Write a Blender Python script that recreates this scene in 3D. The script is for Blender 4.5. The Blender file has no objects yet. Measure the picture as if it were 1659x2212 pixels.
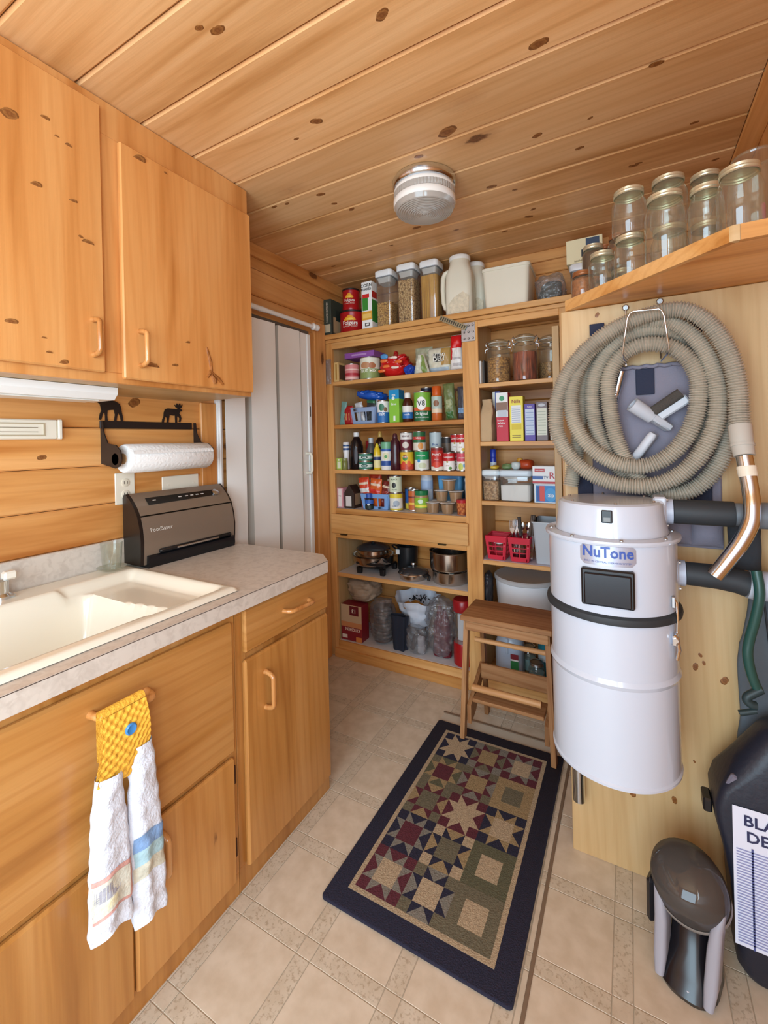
import bpy, bmesh, math, random
from mathutils import Vector, Matrix, Euler, noise
S = bpy.context.scene
C = S.collection
PI = math.pi
R = math.radians
random.seed(7)

# ------------------------------------------------------------------ camera
FPX, YAW, ROLL, EYE = 955.5, 0.5077, 0.0232, 1.35
cam = bpy.data.objects.new('camera', bpy.data.cameras.new('camera'))
C.objects.link(cam)
cam.data.sensor_fit = 'HORIZONTAL'
cam.data.sensor_width = 36.0
cam.data.lens = FPX / 1659 * 36.0
cam.data.shift_y = -(1106 - 951.3) / 1659
cam.data.clip_start = 0.02
_f = Vector((-math.sin(YAW), math.cos(YAW), 0)); _r = Vector((math.cos(YAW), math.sin(YAW), 0)); _d = Vector((0, 0, -1))
_r3 = _r * math.cos(ROLL) + _d * math.sin(ROLL); _d3 = _d * math.cos(ROLL) - _r * math.sin(ROLL)
cam.matrix_world = Matrix(((_r3.x, -_d3.x, -_f.x, 0), (_r3.y, -_d3.y, -_f.y, 0), (_r3.z, -_d3.z, -_f.z, EYE), (0, 0, 0, 1)))
S.camera = cam

# ------------------------------------------------------------------ light
w = bpy.data.worlds.new('daylight'); S.world = w; w.use_nodes = True
w.node_tree.nodes['Background'].inputs[0].default_value = (0.86, 0.93, 1.0, 1)
w.node_tree.nodes['Background'].inputs[1].default_value = 1.0
def area(name, loc, rot, sx, sy, power, col):
    l = bpy.data.lights.new(name, 'AREA'); l.shape = 'RECTANGLE'; l.size = sx; l.size_y = sy
    l.energy = power; l.color = col
    o = bpy.data.objects.new(name, l); C.objects.link(o); o.location = loc; o.rotation_euler = rot
    return o
# daylight through the wide opening in the rear wall, behind the photographer
area('daylight_opening', (-0.45, -1.42, 1.30), (R(90), 0, 0), 1.5, 1.9, 46, (0.62, 0.84, 1.0))
# daylight through the window in the right wall, beside and behind the photographer
area('daylight_window', (0.47, -0.62, 1.50), (0, R(90), 0), 1.0, 0.9, 30, (0.64, 0.85, 1.0))
S.view_settings.view_transform = 'Standard'
S.view_settings.look = 'None'
S.view_settings.gamma = 1.0
S.view_settings.use_curve_mapping = False
S.view_settings.exposure = 0.56

# ------------------------------------------------------------------ materials
def hexc(h):
    h = h.lstrip('#')
    c = [int(h[i:i + 2], 16) / 255 for i in (0, 2, 4)]
    return tuple((x / 12.92 if x <= .04045 else ((x + .055) / 1.055) ** 2.4) for x in c) + (1,)
MATS = {}
def newmat(name):
    m = bpy.data.materials.new(name); m.use_nodes = True
    nt = m.node_tree
    return m, nt, nt.nodes['Principled BSDF'], nt.nodes, nt.links
def plain(col, rough=.5, metal=0.0, bump=0.0, bscale=60, name=None, spec=.5, var=0.0, vscale=8, trans=0, coat=0, sss=0):
    key = (col, rough, metal, bump, bscale, spec, var, vscale, trans, coat, sss)
    if key in MATS: return MATS[key]
    m, nt, b, N, L = newmat(name or 'surface_' + col.lstrip('#'))
    b.inputs['Base Color'].default_value = hexc(col)
    b.inputs['Roughness'].default_value = rough
    b.inputs['Metallic'].default_value = metal
    b.inputs['Specular IOR Level'].default_value = spec
    if trans: b.inputs['Transmission Weight'].default_value = trans
    if coat: b.inputs['Coat Weight'].default_value = coat
    if sss:
        b.inputs['Subsurface Weight'].default_value = sss; b.inputs['Subsurface Radius'].default_value = (.01, .01, .01)
    if bump or var:
        tc = N.new('ShaderNodeTexCoord'); n = N.new('ShaderNodeTexNoise'); n.inputs['Detail'].default_value = 4
        L.new(tc.outputs['Object'], n.inputs['Vector'])
        if bump:
            n.inputs['Scale'].default_value = bscale
            bp = N.new('ShaderNodeBump'); bp.inputs['Strength'].default_value = bump; bp.inputs['Distance'].default_value = .004
            L.new(n.outputs['Fac'], bp.inputs['Height']); L.new(bp.outputs[0], b.inputs['Normal'])
        if var:
            n2 = N.new('ShaderNodeTexNoise'); n2.inputs['Scale'].default_value = vscale; n2.inputs['Detail'].default_value = 5
            L.new(tc.outputs['Object'], n2.inputs['Vector'])
            hs = N.new('ShaderNodeHueSaturation'); hs.inputs['Color'].default_value = hexc(col)
            mr = N.new('ShaderNodeMapRange'); mr.inputs['From Min'].default_value = .3; mr.inputs['From Max'].default_value = .7
            mr.inputs['To Min'].default_value = 1 - var; mr.inputs['To Max'].default_value = 1 + var
            L.new(n2.outputs['Fac'], mr.inputs['Value']); L.new(mr.outputs[0], hs.inputs['Value']); L.new(hs.outputs[0], b.inputs['Base Color'])
    MATS[key] = m
    return m

def wood(name, light, mid, dark, axis='x', knots=1.0, rough=.42, coat=.12, contrast=1.0, grain=1.0):
    """varnished pine or alder: long soft streaks, fine grain and scattered knots along one axis"""
    m, nt, b, N, L = newmat(name)
    tc = N.new('ShaderNodeTexCoord'); oi = N.new('ShaderNodeObjectInfo')
    off = N.new('ShaderNodeVectorMath'); off.operation = 'MULTIPLY'; off.inputs[1].default_value = (37, 23, 51)
    cmb = N.new('ShaderNodeCombineXYZ')
    for i in range(3): L.new(oi.outputs['Random'], cmb.inputs[i])
    L.new(cmb.outputs[0], off.inputs[0])
    add = N.new('ShaderNodeVectorMath'); add.operation = 'ADD'
    L.new(tc.outputs['Object'], add.inputs[0]); L.new(off.outputs[0], add.inputs[1])
    def scaled(along, across):
        mp = N.new('ShaderNodeVectorMath'); mp.operation = 'MULTIPLY'
        s = [across] * 3; s['xyz'.index(axis)] = along
        mp.inputs[1].default_value = s; L.new(add.outputs[0], mp.inputs[0]); return mp.outputs[0]
    def nz(vec, scale, detail=3, dist=0.0):
        n = N.new('ShaderNodeTexNoise'); n.inputs['Scale'].default_value = scale; n.inputs['Detail'].default_value = detail
        n.inputs['Distortion'].default_value = dist; L.new(vec, n.inputs['Vector']); return n.outputs['Fac']
    def ramp(fac, stops):
        r = N.new('ShaderNodeValToRGB'); e = r.color_ramp.elements
        e[0].position, e[0].color = stops[0]; e[1].position, e[1].color = stops[-1]
        for p, c in stops[1:-1]:
            x = e.new(p); x.color = c
        L.new(fac, r.inputs[0]); return r.outputs[0]
    def mix(fac, a, bb, mode='MIX'):
        x = N.new('ShaderNodeMix'); x.data_type = 'RGBA'; x.blend_type = mode
        if hasattr(fac, 'default_value') or hasattr(fac, 'is_linked'): L.new(fac, x.inputs['Factor'])
        else: x.inputs['Factor'].default_value = fac
        for s, v in (('A', a), ('B', bb)):
            sock = [i for i in x.inputs if i.name == s and i.type == 'RGBA'][0]
            if isinstance(v, tuple): sock.default_value = v
            else: L.new(v, sock)
        return [o for o in x.outputs if o.type == 'RGBA'][0]
    broad = nz(scaled(.9, 9), 1.0, 3, .6)
    col = ramp(broad, [(.5 - .2 / contrast, hexc(dark)), (.47, hexc(mid)), (.5 + .2 / contrast, hexc(light))])
    # growth bands
    wv = N.new('ShaderNodeTexWave'); wv.wave_type = 'BANDS'; wv.bands_direction = 'DIAGONAL'
    wv.inputs['Scale'].default_value = 1.3; wv.inputs['Distortion'].default_value = 7; wv.inputs['Detail'].default_value = 2.5; wv.inputs['Detail Scale'].default_value = .8
    L.new(scaled(.75, 15), wv.inputs['Vector'])
    band = ramp(wv.outputs['Fac'], [(0, (.74, .60, .46, 1)), (.45, (1, 1, 1, 1)), (1, (1, 1, 1, 1))])
    col = mix(.42 * grain, col, band, 'MULTIPLY')
    fine = ramp(nz(scaled(6, 210), 1.0, 2), [(.35, (.82, .73, .62, 1)), (.6, (1, 1, 1, 1))])
    col = mix(.35 * grain, col, fine, 'MULTIPLY')
    if knots:
        vo = N.new('ShaderNodeTexVoronoi'); vo.inputs['Scale'].default_value = 1.0
        kv = scaled(2.7, 6.2)
        wob = N.new('ShaderNodeTexNoise'); wob.inputs['Scale'].default_value = 9; L.new(kv, wob.inputs['Vector'])
        ad2 = N.new('ShaderNodeVectorMath'); ad2.operation = 'MULTIPLY_ADD'; ad2.inputs[1].default_value = (.12, .12, .12)
        L.new(wob.outputs['Color'], ad2.inputs[0]); L.new(kv, ad2.inputs[2])
        L.new(ad2.outputs[0], vo.inputs['Vector'])
        sep = N.new('ShaderNodeSeparateColor'); L.new(vo.outputs['Color'], sep.inputs[0])
        gate = N.new('ShaderNodeMath'); gate.operation = 'LESS_THAN'; gate.inputs[1].default_value = .62 * knots; L.new(sep.outputs[0], gate.inputs[0])
        halo = ramp(vo.outputs['Distance'], [(.05, (1, 1, 1, 1)), (.27, (0, 0, 0, 1))])
        core = ramp(vo.outputs['Distance'], [(.085, (1, 1, 1, 1)), (.105, (.55, .55, .55, 1)), (.125, (0, 0, 0, 1))])
        def gated(x, k):
            a = N.new('ShaderNodeMath'); a.operation = 'MULTIPLY'; L.new(x, a.inputs[0]); L.new(gate.outputs[0], a.inputs[1])
            c = N.new('ShaderNodeMath'); c.operation = 'MULTIPLY'; L.new(a.outputs[0], c.inputs[0]); c.inputs[1].default_value = k; return c.outputs[0]
        col = mix(gated(halo, .38), col, hexc('#9c5a22'))
        ring = ramp(nz(kv, 30, 2, 2.0), [(.35, hexc('#3f1c0b')), (.65, hexc('#7a4420'))])
        col = mix(gated(core, .86), col, ring)
    hv_ = N.new('ShaderNodeHueSaturation'); mrv = N.new('ShaderNodeMapRange'); mrv.inputs['To Min'].default_value = .92; mrv.inputs['To Max'].default_value = 1.07
    L.new(oi.outputs['Random'], mrv.inputs['Value']); L.new(mrv.outputs[0], hv_.inputs['Value']); L.new(col, hv_.inputs['Color'])
    L.new(hv_.outputs[0], b.inputs['Base Color'])
    b.inputs['Roughness'].default_value = rough
    b.inputs['Specular IOR Level'].default_value = .4
    b.inputs['Coat Weight'].default_value = coat; b.inputs['Coat Roughness'].default_value = .22
    bp = N.new('ShaderNodeBump'); bp.inputs['Strength'].default_value = .06; bp.inputs['Distance'].default_value = .003
    L.new(nz(scaled(8, 240), 1.0, 2), bp.inputs['Height']); L.new(bp.outputs[0], b.inputs['Normal'])
    return m
def wood3(name, *a, **k): return {ax: wood(name + '_' + ax, *a, axis=ax, **k) for ax in 'xyz'}
PINE = wood3('varnished_pine', '#e8ad6e', '#dd9c58', '#bd7636', knots=.45, grain=.5)                 # ceiling and wall boards
CEI = wood('ceiling_pine', '#ecbd88', '#e2ad74', '#c48b50', axis='x', knots=.25, grain=.5)
CABW = wood3('honey_pine_cabinet', '#e2a564', '#d89452', '#c07a3a', knots=0, rough=.36, coat=.25, grain=.45)
ALD = wood3('satin_fir_cabinet', '#d0995a', '#c18644', '#a0672e', knots=.12, rough=.3, coat=.35, grain=.7, contrast=.8)
FRM = wood3('pantry_fir', '#e4b274', '#d99f5c', '#bc7d3c', knots=.2, rough=.45, grain=.7)
PLY = wood3('pale_plywood', '#d9bb8e', '#cfac7a', '#bd955f', knots=0, rough=.5, grain=.4, contrast=.7)
STO = wood3('dark_oak_stool', '#b98a5e', '#a2734a', '#835835', knots=.0, rough=.55, coat=0, grain=1.4)
DOW = wood3('pale_dowel', '#d9a877', '#c8935f', '#b07b49', knots=.0, rough=.5, coat=0)

def thin(name, tint='#ffffff', refl=.10, rough=.02, veil=0.0, veilcol='#ffffff', edge=.55, bump=0.0):
    """thin clear wall: mostly see-through, mirror-like at grazing angles, optional milky veil"""
    key = ('thin', name)
    if key in MATS: return MATS[key]
    m, nt, b, N, L = newmat(name)
    N.remove(b); out = N['Material Output']
    tr = N.new('ShaderNodeBsdfTransparent'); tr.inputs[0].default_value = hexc(tint)
    gl = N.new('ShaderNodeBsdfGlossy'); gl.inputs['Roughness'].default_value = rough; gl.inputs[0].default_value = (.95, .97, 1, 1)
    lw = N.new('ShaderNodeLayerWeight'); lw.inputs[0].default_value = .35
    mr = N.new('ShaderNodeMapRange'); mr.inputs['To Min'].default_value = refl; mr.inputs['To Max'].default_value = edge
    L.new(lw.outputs['Facing'], mr.inputs['Value'])
    if bump:
        tc = N.new('ShaderNodeTexCoord'); n = N.new('ShaderNodeTexNoise'); n.inputs['Scale'].default_value = 38; n.inputs['Detail'].default_value = 3; n.inputs['Distortion'].default_value = 1.5; L.new(tc.outputs['Object'], n.inputs['Vector'])
        bp = N.new('ShaderNodeBump'); bp.inputs['Strength'].default_value = bump; bp.inputs['Distance'].default_value = .012; L.new(n.outputs['Fac'], bp.inputs['Height']); L.new(bp.outputs[0], gl.inputs['Normal']); L.new(bp.outputs[0], lw.inputs['Normal'])
    mr.inputs['From Min'].default_value = .25
    mx = N.new('ShaderNodeMixShader'); L.new(mr.outputs[0], mx.inputs[0]); L.new(tr.outputs[0], mx.inputs[1]); L.new(gl.outputs[0], mx.inputs[2])
    last = mx
    if veil:
        df = N.new('ShaderNodeBsdfDiffuse'); df.inputs[0].default_value = hexc(veilcol)
        m2 = N.new('ShaderNodeMixShader'); m2.inputs[0].default_value = veil; L.new(mx.outputs[0], m2.inputs[1]); L.new(df.outputs[0], m2.inputs[2]); last = m2
    L.new(last.outputs[0], out.inputs[0])
    MATS[key] = m
    return m
GLASS = thin('clear_glass', '#f2f4ee', .07, .01, veil=.07, veilcol='#cfc9b8', edge=.6)
CLEARP = thin('clear_plastic', '#f4f4f2', .08, .04, veil=.06, veilcol='#e8e4dc', edge=.4)
BAGP = thin('clear_plastic_bag', '#eceef0', .10, .12, veil=.10, veilcol='#c9ccd2', edge=.55, bump=1.0)
HAZEP = thin('milky_plastic_bag', '#eceef0', .10, .20, veil=.55, veilcol='#cbb8a2', edge=.35, bump=1.0)
SMOKE = thin('smoked_plastic', '#4a4744', .10, .05, veil=.62, veilcol='#5e5753', edge=.45)
CHROME = plain('#dbe2ea', .16, 1.0, name='chrome')
STEEL = plain('#c4bcb4', .2, 1.0, name='polished_steel')
ZINC = plain('#b5b7b8', .35, 1.0, name='zinc_plated_steel')
TIN = plain('#c9c9c6', .3, 1.0, name='tinplate')
GOLD = plain('#d3cdb0', .3, .65, name='gold_lacquered_tin')
BLACK = plain('#17171a', .35, name='black_plastic')
BLKM = plain('#2a211e', .45, .2, name='black_iron')
WHITE = plain('#f2f1ee', .35, name='white_plastic')
CREAM = plain('#ece3d0', .4, name='cream_plastic')
GREYP = plain('#b9bfc9', .4, name='grey_plastic')

# ------------------------------------------------------------------ mesh helpers
class MB:
    def __init__(s): s.v = []; s.f = []; s.T = None
    def add(s, vs, fs):
        n = len(s.v)
        s.v += [tuple(s.T @ Vector(p)) for p in vs] if s.T is not None else [tuple(p) for p in vs]
        s.f += [[i + n for i in q] for q in fs]
        return s
    def tf(s, m): s.T = m; return s
    def box(s, x0, x1, y0, y1, z0, z1, b=0.0):
        if b <= 0:
            vs = [(x, y, z) for x in (x0, x1) for y in (y0, y1) for z in (z0, z1)]
            return s.add(vs, [(0, 1, 3, 2), (4, 6, 7, 5), (0, 4, 5, 1), (2, 3, 7, 6), (0, 2, 6, 4), (1, 5, 7, 3)])
        b = min(b, (x1 - x0) * .45, (y1 - y0) * .45, (z1 - z0) * .45)
        lo = (x0, y0, z0); hi = (x1, y1, z1); vs = []; idx = {}
        for cx in (0, 1):
            for cy in (0, 1):
                for cz in (0, 1):
                    c = (cx, cy, cz)
                    for ax in range(3):
                        p = []
                        for k in range(3):
                            base = hi[k] if c[k] else lo[k]
                            p.append(base if k == ax else base + (-b if c[k] else b))
                        idx[c, ax] = len(vs); vs.append(p)
        fs = []
        for ax in range(3):
            o = [k for k in range(3) if k != ax]
            for sd in (0, 1):
                q = []
                for a, bb in ((0, 0), (1, 0), (1, 1), (0, 1)):
                    c = [0, 0, 0]; c[ax] = sd; c[o[0]] = a; c[o[1]] = bb; q.append(idx[tuple(c), ax])
                fs.append(q)
            for a in (0, 1):
                for bb in (0, 1):
                    c0 = [0, 0, 0]; c0[o[0]] = a; c0[o[1]] = bb; c1 = list(c0); c1[ax] = 1
                    fs.append([idx[tuple(c0), o[0]], idx[tuple(c1), o[0]], idx[tuple(c1), o[1]], idx[tuple(c0), o[1]]])
        for cx in (0, 1):
            for cy in (0, 1):
                for cz in (0, 1):
                    fs.append([idx[(cx, cy, cz), k] for k in range(3)])
        return s.add(vs, fs)
    def lathe(s, prof, n=24, c=(0, 0, 0), capb=True, capt=True, ax='z', sq=None):
        vs = []; fs = []
        for r, z in prof:
            for i in range(n):
                a = 2 * PI * i / n; x = r * math.cos(a); y = r * math.sin(a)
                if sq: x *= sq[0]; y *= sq[1]
                vs.append((x, y, z))
        for k in range(len(prof) - 1):
            for i in range(n):
                j = (i + 1) % n; fs.append((k * n + i, k * n + j, (k + 1) * n + j, (k + 1) * n + i))
        if capb and prof[0][0] > 1e-5: fs.append(list(range(n))[::-1])
        if capt and prof[-1][0] > 1e-5: fs.append([(len(prof) - 1) * n + i for i in range(n)])
        if ax == 'x': vs = [(z, x, y) for x, y, z in vs]
        if ax == 'y': vs = [(x, z, y) for x, y, z in vs]
        return s.add([(x + c[0], y + c[1], z + c[2]) for x, y, z in vs], fs)
    def loft(s, loops, capb=True, capt=True, closed=True):
        n = len(loops[0]); vs = [p for l in loops for p in l]; fs = []
        for k in range(len(loops) - 1):
            for i in range(n if closed else n - 1):
                j = (i + 1) % n; fs.append((k * n + i, k * n + j, (k + 1) * n + j, (k + 1) * n + i))
        if capb: fs.append(list(range(n))[::-1])
        if capt: fs.append([(len(loops) - 1) * n + i for i in range(n)])
        return s.add(vs, fs)
    def tube(s, pts, r, n=10, cap=True, closed=False, rf=None):
        pts = [Vector(p) for p in pts]; m = len(pts); loops = []
        up = None
        for i in range(m):
            a = pts[i - 1] if (i or closed) else pts[0]; b = pts[(i + 1) % m] if (i < m - 1 or closed) else pts[-1]
            t = (b - a).normalized()
            if up is None: up = Vector((0, 0, 1)) if abs(t.z) < .9 else Vector((1, 0, 0))
            u = (up - t * up.dot(t))
            if u.length < 1e-6: u = t.orthogonal()
            u.normalize(); w_ = t.cross(u); up = u
            rr = rf(i) if rf else (r[i] if isinstance(r, (list, tuple)) else r)
            loops.append([tuple(pts[i] + (u * math.cos(2 * PI * k / n) + w_ * math.sin(2 * PI * k / n)) * rr) for k in range(n)])
        if closed: loops.append(loops[0]); cap = False
        return s.loft(loops, cap, cap)
    def prism(s, poly, t0, t1, ax='y'):
        def P3(a, b, t): return {'y': (a, t, b), 'x': (t, a, b), 'z': (a, b, t)}[ax]
        n = len(poly); vs = [P3(a, b, t0) for a, b in poly] + [P3(a, b, t1) for a, b in poly]
        fs = [list(range(n))[::-1], [n + i for i in range(n)]] + [(i, (i + 1) % n, n + (i + 1) % n, n + i) for i in range(n)]
        return s.add(vs, fs)
    def grid(s, fn, nu, nv):
        vs = [fn(i / nu, j / nv) for j in range(nv + 1) for i in range(nu + 1)]
        fs = [(j * (nu + 1) + i, j * (nu + 1) + i + 1, (j + 1) * (nu + 1) + i + 1, (j + 1) * (nu + 1) + i) for j in range(nv) for i in range(nu)]
        return s.add(vs, fs)
    def mesh(s, name, mat, sharp=35, off=None, flip=True):
        me = bpy.data.meshes.new(name)
        vs = s.v if off is None else [(x - off[0], y - off[1], z - off[2]) for x, y, z in s.v]
        me.from_pydata(vs, [], s.f); me.validate()
        bm = bmesh.new(); bm.from_mesh(me)
        bmesh.ops.remove_doubles(bm, verts=bm.verts, dist=1e-6)
        if flip: bmesh.ops.recalc_face_normals(bm, faces=bm.faces)
        bm.to_mesh(me); bm.free()
        if sharp:
            me.polygons.foreach_set('use_smooth', [True] * len(me.polygons))
            me.set_sharp_from_angle(angle=R(sharp))
        if mat is not None: me.materials.append(mat)
        me.update()
        return me
    def build(s, name, mat, parent=None, sharp=35, world=False, label=None, loc=None):
        off = None
        if world and parent is not None: off = parent.matrix_basis.translation
        o = bpy.data.objects.new(name, s.mesh(name, mat, sharp, off))
        C.objects.link(o)
        if parent is not None: o.parent = parent
        if loc: o.location = loc
        if label: o['label'] = label
        return o
def tag(o, label, cat, group=None):
    o['label'] = label; o['category'] = cat
    if group: o['group'] = group
    return o
def struct(o): o['kind'] = 'structure'; return o
def thing(name, label, cat, loc=(0, 0, 0), rz=0.0, group=None, rx=0.0, ry=0.0):
    o = bpy.data.objects.new(name, None); C.objects.link(o); o.empty_display_size = .03
    o.location = loc; o.rotation_euler = (rx, ry, rz)
    return tag(o, label, cat, group)
def instance(name, me, parent=None, loc=(0, 0, 0), rot=(0, 0, 0), scale=None):
    o = bpy.data.objects.new(name, me); C.objects.link(o); o.parent = parent; o.location = loc; o.rotation_euler = rot
    if scale: o.scale = scale
    return o
def copy_tree(o, parent=None):
    c = o.copy(); C.objects.link(c); c.parent = parent
    for ch in list(o.children): copy_tree(ch, c)
    return c
def rrect(w_, d, r, z, n=5, cx=0, cy=0):
    """rounded rectangle loop in the xy plane"""
    r = min(r, w_ / 2 - 1e-4, d / 2 - 1e-4); out = []
    for (sx, sy, a0) in ((1, 1, 0), (-1, 1, 90), (-1, -1, 180), (1, -1, 270)):
        for k in range(n + 1):
            a = R(a0 + 90 * k / n)
            out.append((cx + sx * (w_ / 2 - r) + r * math.cos(a), cy + sy * (d / 2 - r) + r * math.sin(a), z))
    return out
def nz3(x, y, z): return noise.noise(Vector((x, y, z)))
def smooth(pts, n=6):
    p = [Vector(q) for q in pts]; out = []
    for i in range(len(p) - 1):
        a, b_, c, d = p[max(0, i - 1)], p[i], p[i + 1], p[min(len(p) - 1, i + 2)]
        for k in range(n):
            t = k / n; out.append(.5 * ((2 * b_) + (c - a) * t + (2 * a - 5 * b_ + 4 * c - d) * t * t + (3 * b_ - a - 3 * c + d) * t ** 3))
    return out + [p[-1]]
# flat text as mesh data: returns vertices (2d) and faces
_txt = {}
def textgeo(s, size, bold=0.0, align='CENTER', italic=0.0, lines=1.0):
    k = (s, size, bold, align, italic, lines)
    if k in _txt: return _txt[k]
    cu = bpy.data.curves.new('t', 'FONT'); cu.body = s; cu.size = size; cu.align_x = align; cu.align_y = 'CENTER'
    cu.offset = bold * size; cu.shear = italic; cu.space_line = lines; cu.resolution_u = 2
    ob = bpy.data.objects.new('t', cu)
    me = bpy.data.meshes.new_from_object(ob)
    r = ([(v.co.x, v.co.y) for v in me.vertices], [list(p.vertices) for p in me.polygons])
    bpy.data.objects.remove(ob); bpy.data.curves.remove(cu); bpy.data.meshes.remove(me)
    _txt[k] = r
    return r
def flat_text(s, size, mat, parent, fn, bold=.012, align='CENTER', italic=0.0, name='lettering', lines=1.0, sx=1.0):
    """fn maps (s,t) on the lettering plane to a local 3d point"""
    vs, fs = textgeo(s, size, bold, align, italic, lines)
    b = MB(); b.add([fn(x * sx, y) for x, y in vs], fs)
    me = b.mesh(name, mat, 0, flip=False)
    o = bpy.data.objects.new(name, me); C.objects.link(o); o.parent = parent
    return o
def subdiv_patch(u0, u1, v0, v1, n): return [(u0 + (u1 - u0) * i / n, v) for v in (v0, v1) for i in range(n + 1)], [(i, i + 1, n + 2 + i, n + 1 + i) for i in range(n)]
def on_front(y=0.0): return lambda s, t: (s, y, t)              # plane facing -y
def on_side(x=0.0): return lambda s, t: (x, s, t)               # plane facing +x
def on_cyl(r, a0=-PI / 2): return lambda s, t: (r * math.cos(a0 + s / r), r * math.sin(a0 + s / r), t)
def patch(fn, poly, mat, parent, name='print_panel', n=8):
    """printed area; poly = (u0,u1,v0,v1) rectangle, or a list of (u,v) points"""
    b = MB()
    if isinstance(poly, tuple):
        vs, fs = subdiv_patch(*poly, n); b.add([fn(*p) for p in vs], fs)
    else:
        m = len(poly); cu = sum(p[0] for p in poly) / m; cv_ = sum(p[1] for p in poly) / m
        vs = [fn(cu + (p[0] - cu) * k, cv_ + (p[1] - cv_) * k) for k in (1, .7, .4) for p in poly] + [fn(cu, cv_)]
        fs = [(k * m + i, k * m + (i + 1) % m, (k + 1) * m + (i + 1) % m, (k + 1) * m + i) for k in (0, 1) for i in range(m)] + [(2 * m + i, 2 * m + (i + 1) % m, 3 * m) for i in range(m)]
        b.add(vs, fs)
    me = b.mesh(name, mat, 30, flip=False)
    o = bpy.data.objects.new(name, me); C.objects.link(o); o.parent = parent
    return o
def oval(u, v, a, b_, n=20): return [(u + a * math.cos(2 * PI * i / n), v + b_ * math.sin(2 * PI * i / n)) for i in range(n)]

# ================================================================== room shell
CEIL, WX, BY = 2.38, -1.69, 2.60
# ---- floor: embossed tile sheet, every tile, border strip and corner square a piece of its own
fb = MB(); fb.box(-1.80, .48, -1.5, 2.70, -.06, -.0015)
floor = struct(fb.build('floor', plain('#b9a994', .55, name='vinyl_joint_line')))
def vinyl(name, c0, c1, speck=0.0):
    m, nt, b, N, L = newmat(name)
    tc = N.new('ShaderNodeTexCoord'); oi = N.new('ShaderNodeObjectInfo')
    va = N.new('ShaderNodeVectorMath'); va.operation = 'ADD'
    sc = N.new('ShaderNodeVectorMath'); sc.operation = 'SCALE'; sc.inputs['Scale'].default_value = 1.0
    L.new(oi.outputs['Location'], sc.inputs[0])
    L.new(tc.outputs['Object'], va.inputs[0]); L.new(sc.outputs[0], va.inputs[1])
    n = N.new('ShaderNodeTexNoise'); n.inputs['Scale'].default_value = 22; n.inputs['Detail'].default_value = 5; L.new(va.outputs[0], n.inputs['Vector'])
    r = N.new('ShaderNodeValToRGB'); r.color_ramp.elements[0].position = .35; r.color_ramp.elements[0].color = hexc(c1); r.color_ramp.elements[1].position = .65; r.color_ramp.elements[1].color = hexc(c0)
    L.new(n.outputs['Fac'], r.inputs[0]); last = r.outputs[0]
    if speck:
        n2 = N.new('ShaderNodeTexNoise'); n2.inputs['Scale'].default_value = 95; n2.inputs['Detail'].default_value = 2; n2.inputs['Roughness'].default_value = .7
        L.new(va.outputs[0], n2.inputs['Vector'])
        r2 = N.new('ShaderNodeValToRGB'); r2.color_ramp.elements[0].position = .52; r2.color_ramp.elements[0].color = (0, 0, 0, 1); r2.color_ramp.elements[1].position = .66; r2.color_ramp.elements[1].color = (speck,) * 3 + (1,)
        L.new(n2.outputs['Fac'], r2.inputs[0])
        mx = N.new('ShaderNodeMix'); mx.data_type = 'RGBA'
        L.new(r2.outputs[0], mx.inputs['Factor']); L.new(last, [i for i in mx.inputs if i.name == 'A' and i.type == 'RGBA'][0])
        [i for i in mx.inputs if i.name == 'B' and i.type == 'RGBA'][0].default_value = hexc('#a08a70')
        last = [o for o in mx.outputs if o.type == 'RGBA'][0]
    L.new(last, b.inputs['Base Color']); b.inputs['Roughness'].default_value = .42; b.inputs['Specular IOR Level'].default_value = .35
    return m
VT = vinyl('cream_vinyl_tile', '#dccbb5', '#cfbca4'); VS = vinyl('speckled_vinyl_border', '#d6c7b2', '#cbbaa3', .6); VC = vinyl('vinyl_corner_square', '#d8c7b1', '#ccbaa3', .15)
G = .0022
def tilemesh(n, w_, d, m): b = MB(); b.box(G / 2, w_ - G / 2, G / 2, d - G / 2, -.0015, .0, .0008); return b.mesh(n, m, 0)
PX, PY, SW = .245, .245, .0455
t_t = tilemesh('floor_tile', PX - SW, PY - SW, VT); t_y = tilemesh('border_strip', SW, PY - SW, VS); t_x = tilemesh('border_strip', PX - SW, SW, VS); t_c = tilemesh('corner_square', SW, SW, VC)
for i in range(-3, 6):
    for j in range(-2, 7):
        x = -1.0 + PX * i; y = .940 + PY * j
        instance('floor_tile', t_t, floor, (x, y, 0)); instance('border_strip', t_y, floor, (x - SW, y, 0))
        instance('border_strip', t_x, floor, (x, y - SW, 0)); instance('corner_square', t_c, floor, (x - SW, y - SW, 0))
# ---- ceiling boards run from the left wall to the right wall
cb = MB(); cb.box(-1.80, .48, -1.5, 2.70, CEIL + .016, CEIL + .06)
ceiling = struct(cb.build('ceiling', plain('#8a5a2c', .6, name='ceiling_backing')))
BP = .1915
b = MB(); b.box(-1.70, .36, .0012, BP - .0012, 0, .016, .0065); bm_ = b.mesh('ceiling_board', CEI, 0)
for k in range(-12, 10):
    y = .874 + BP * k
    if y + BP > 2.70: break
    instance('ceiling_board', bm_, ceiling, (0, y, CEIL))
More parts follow.
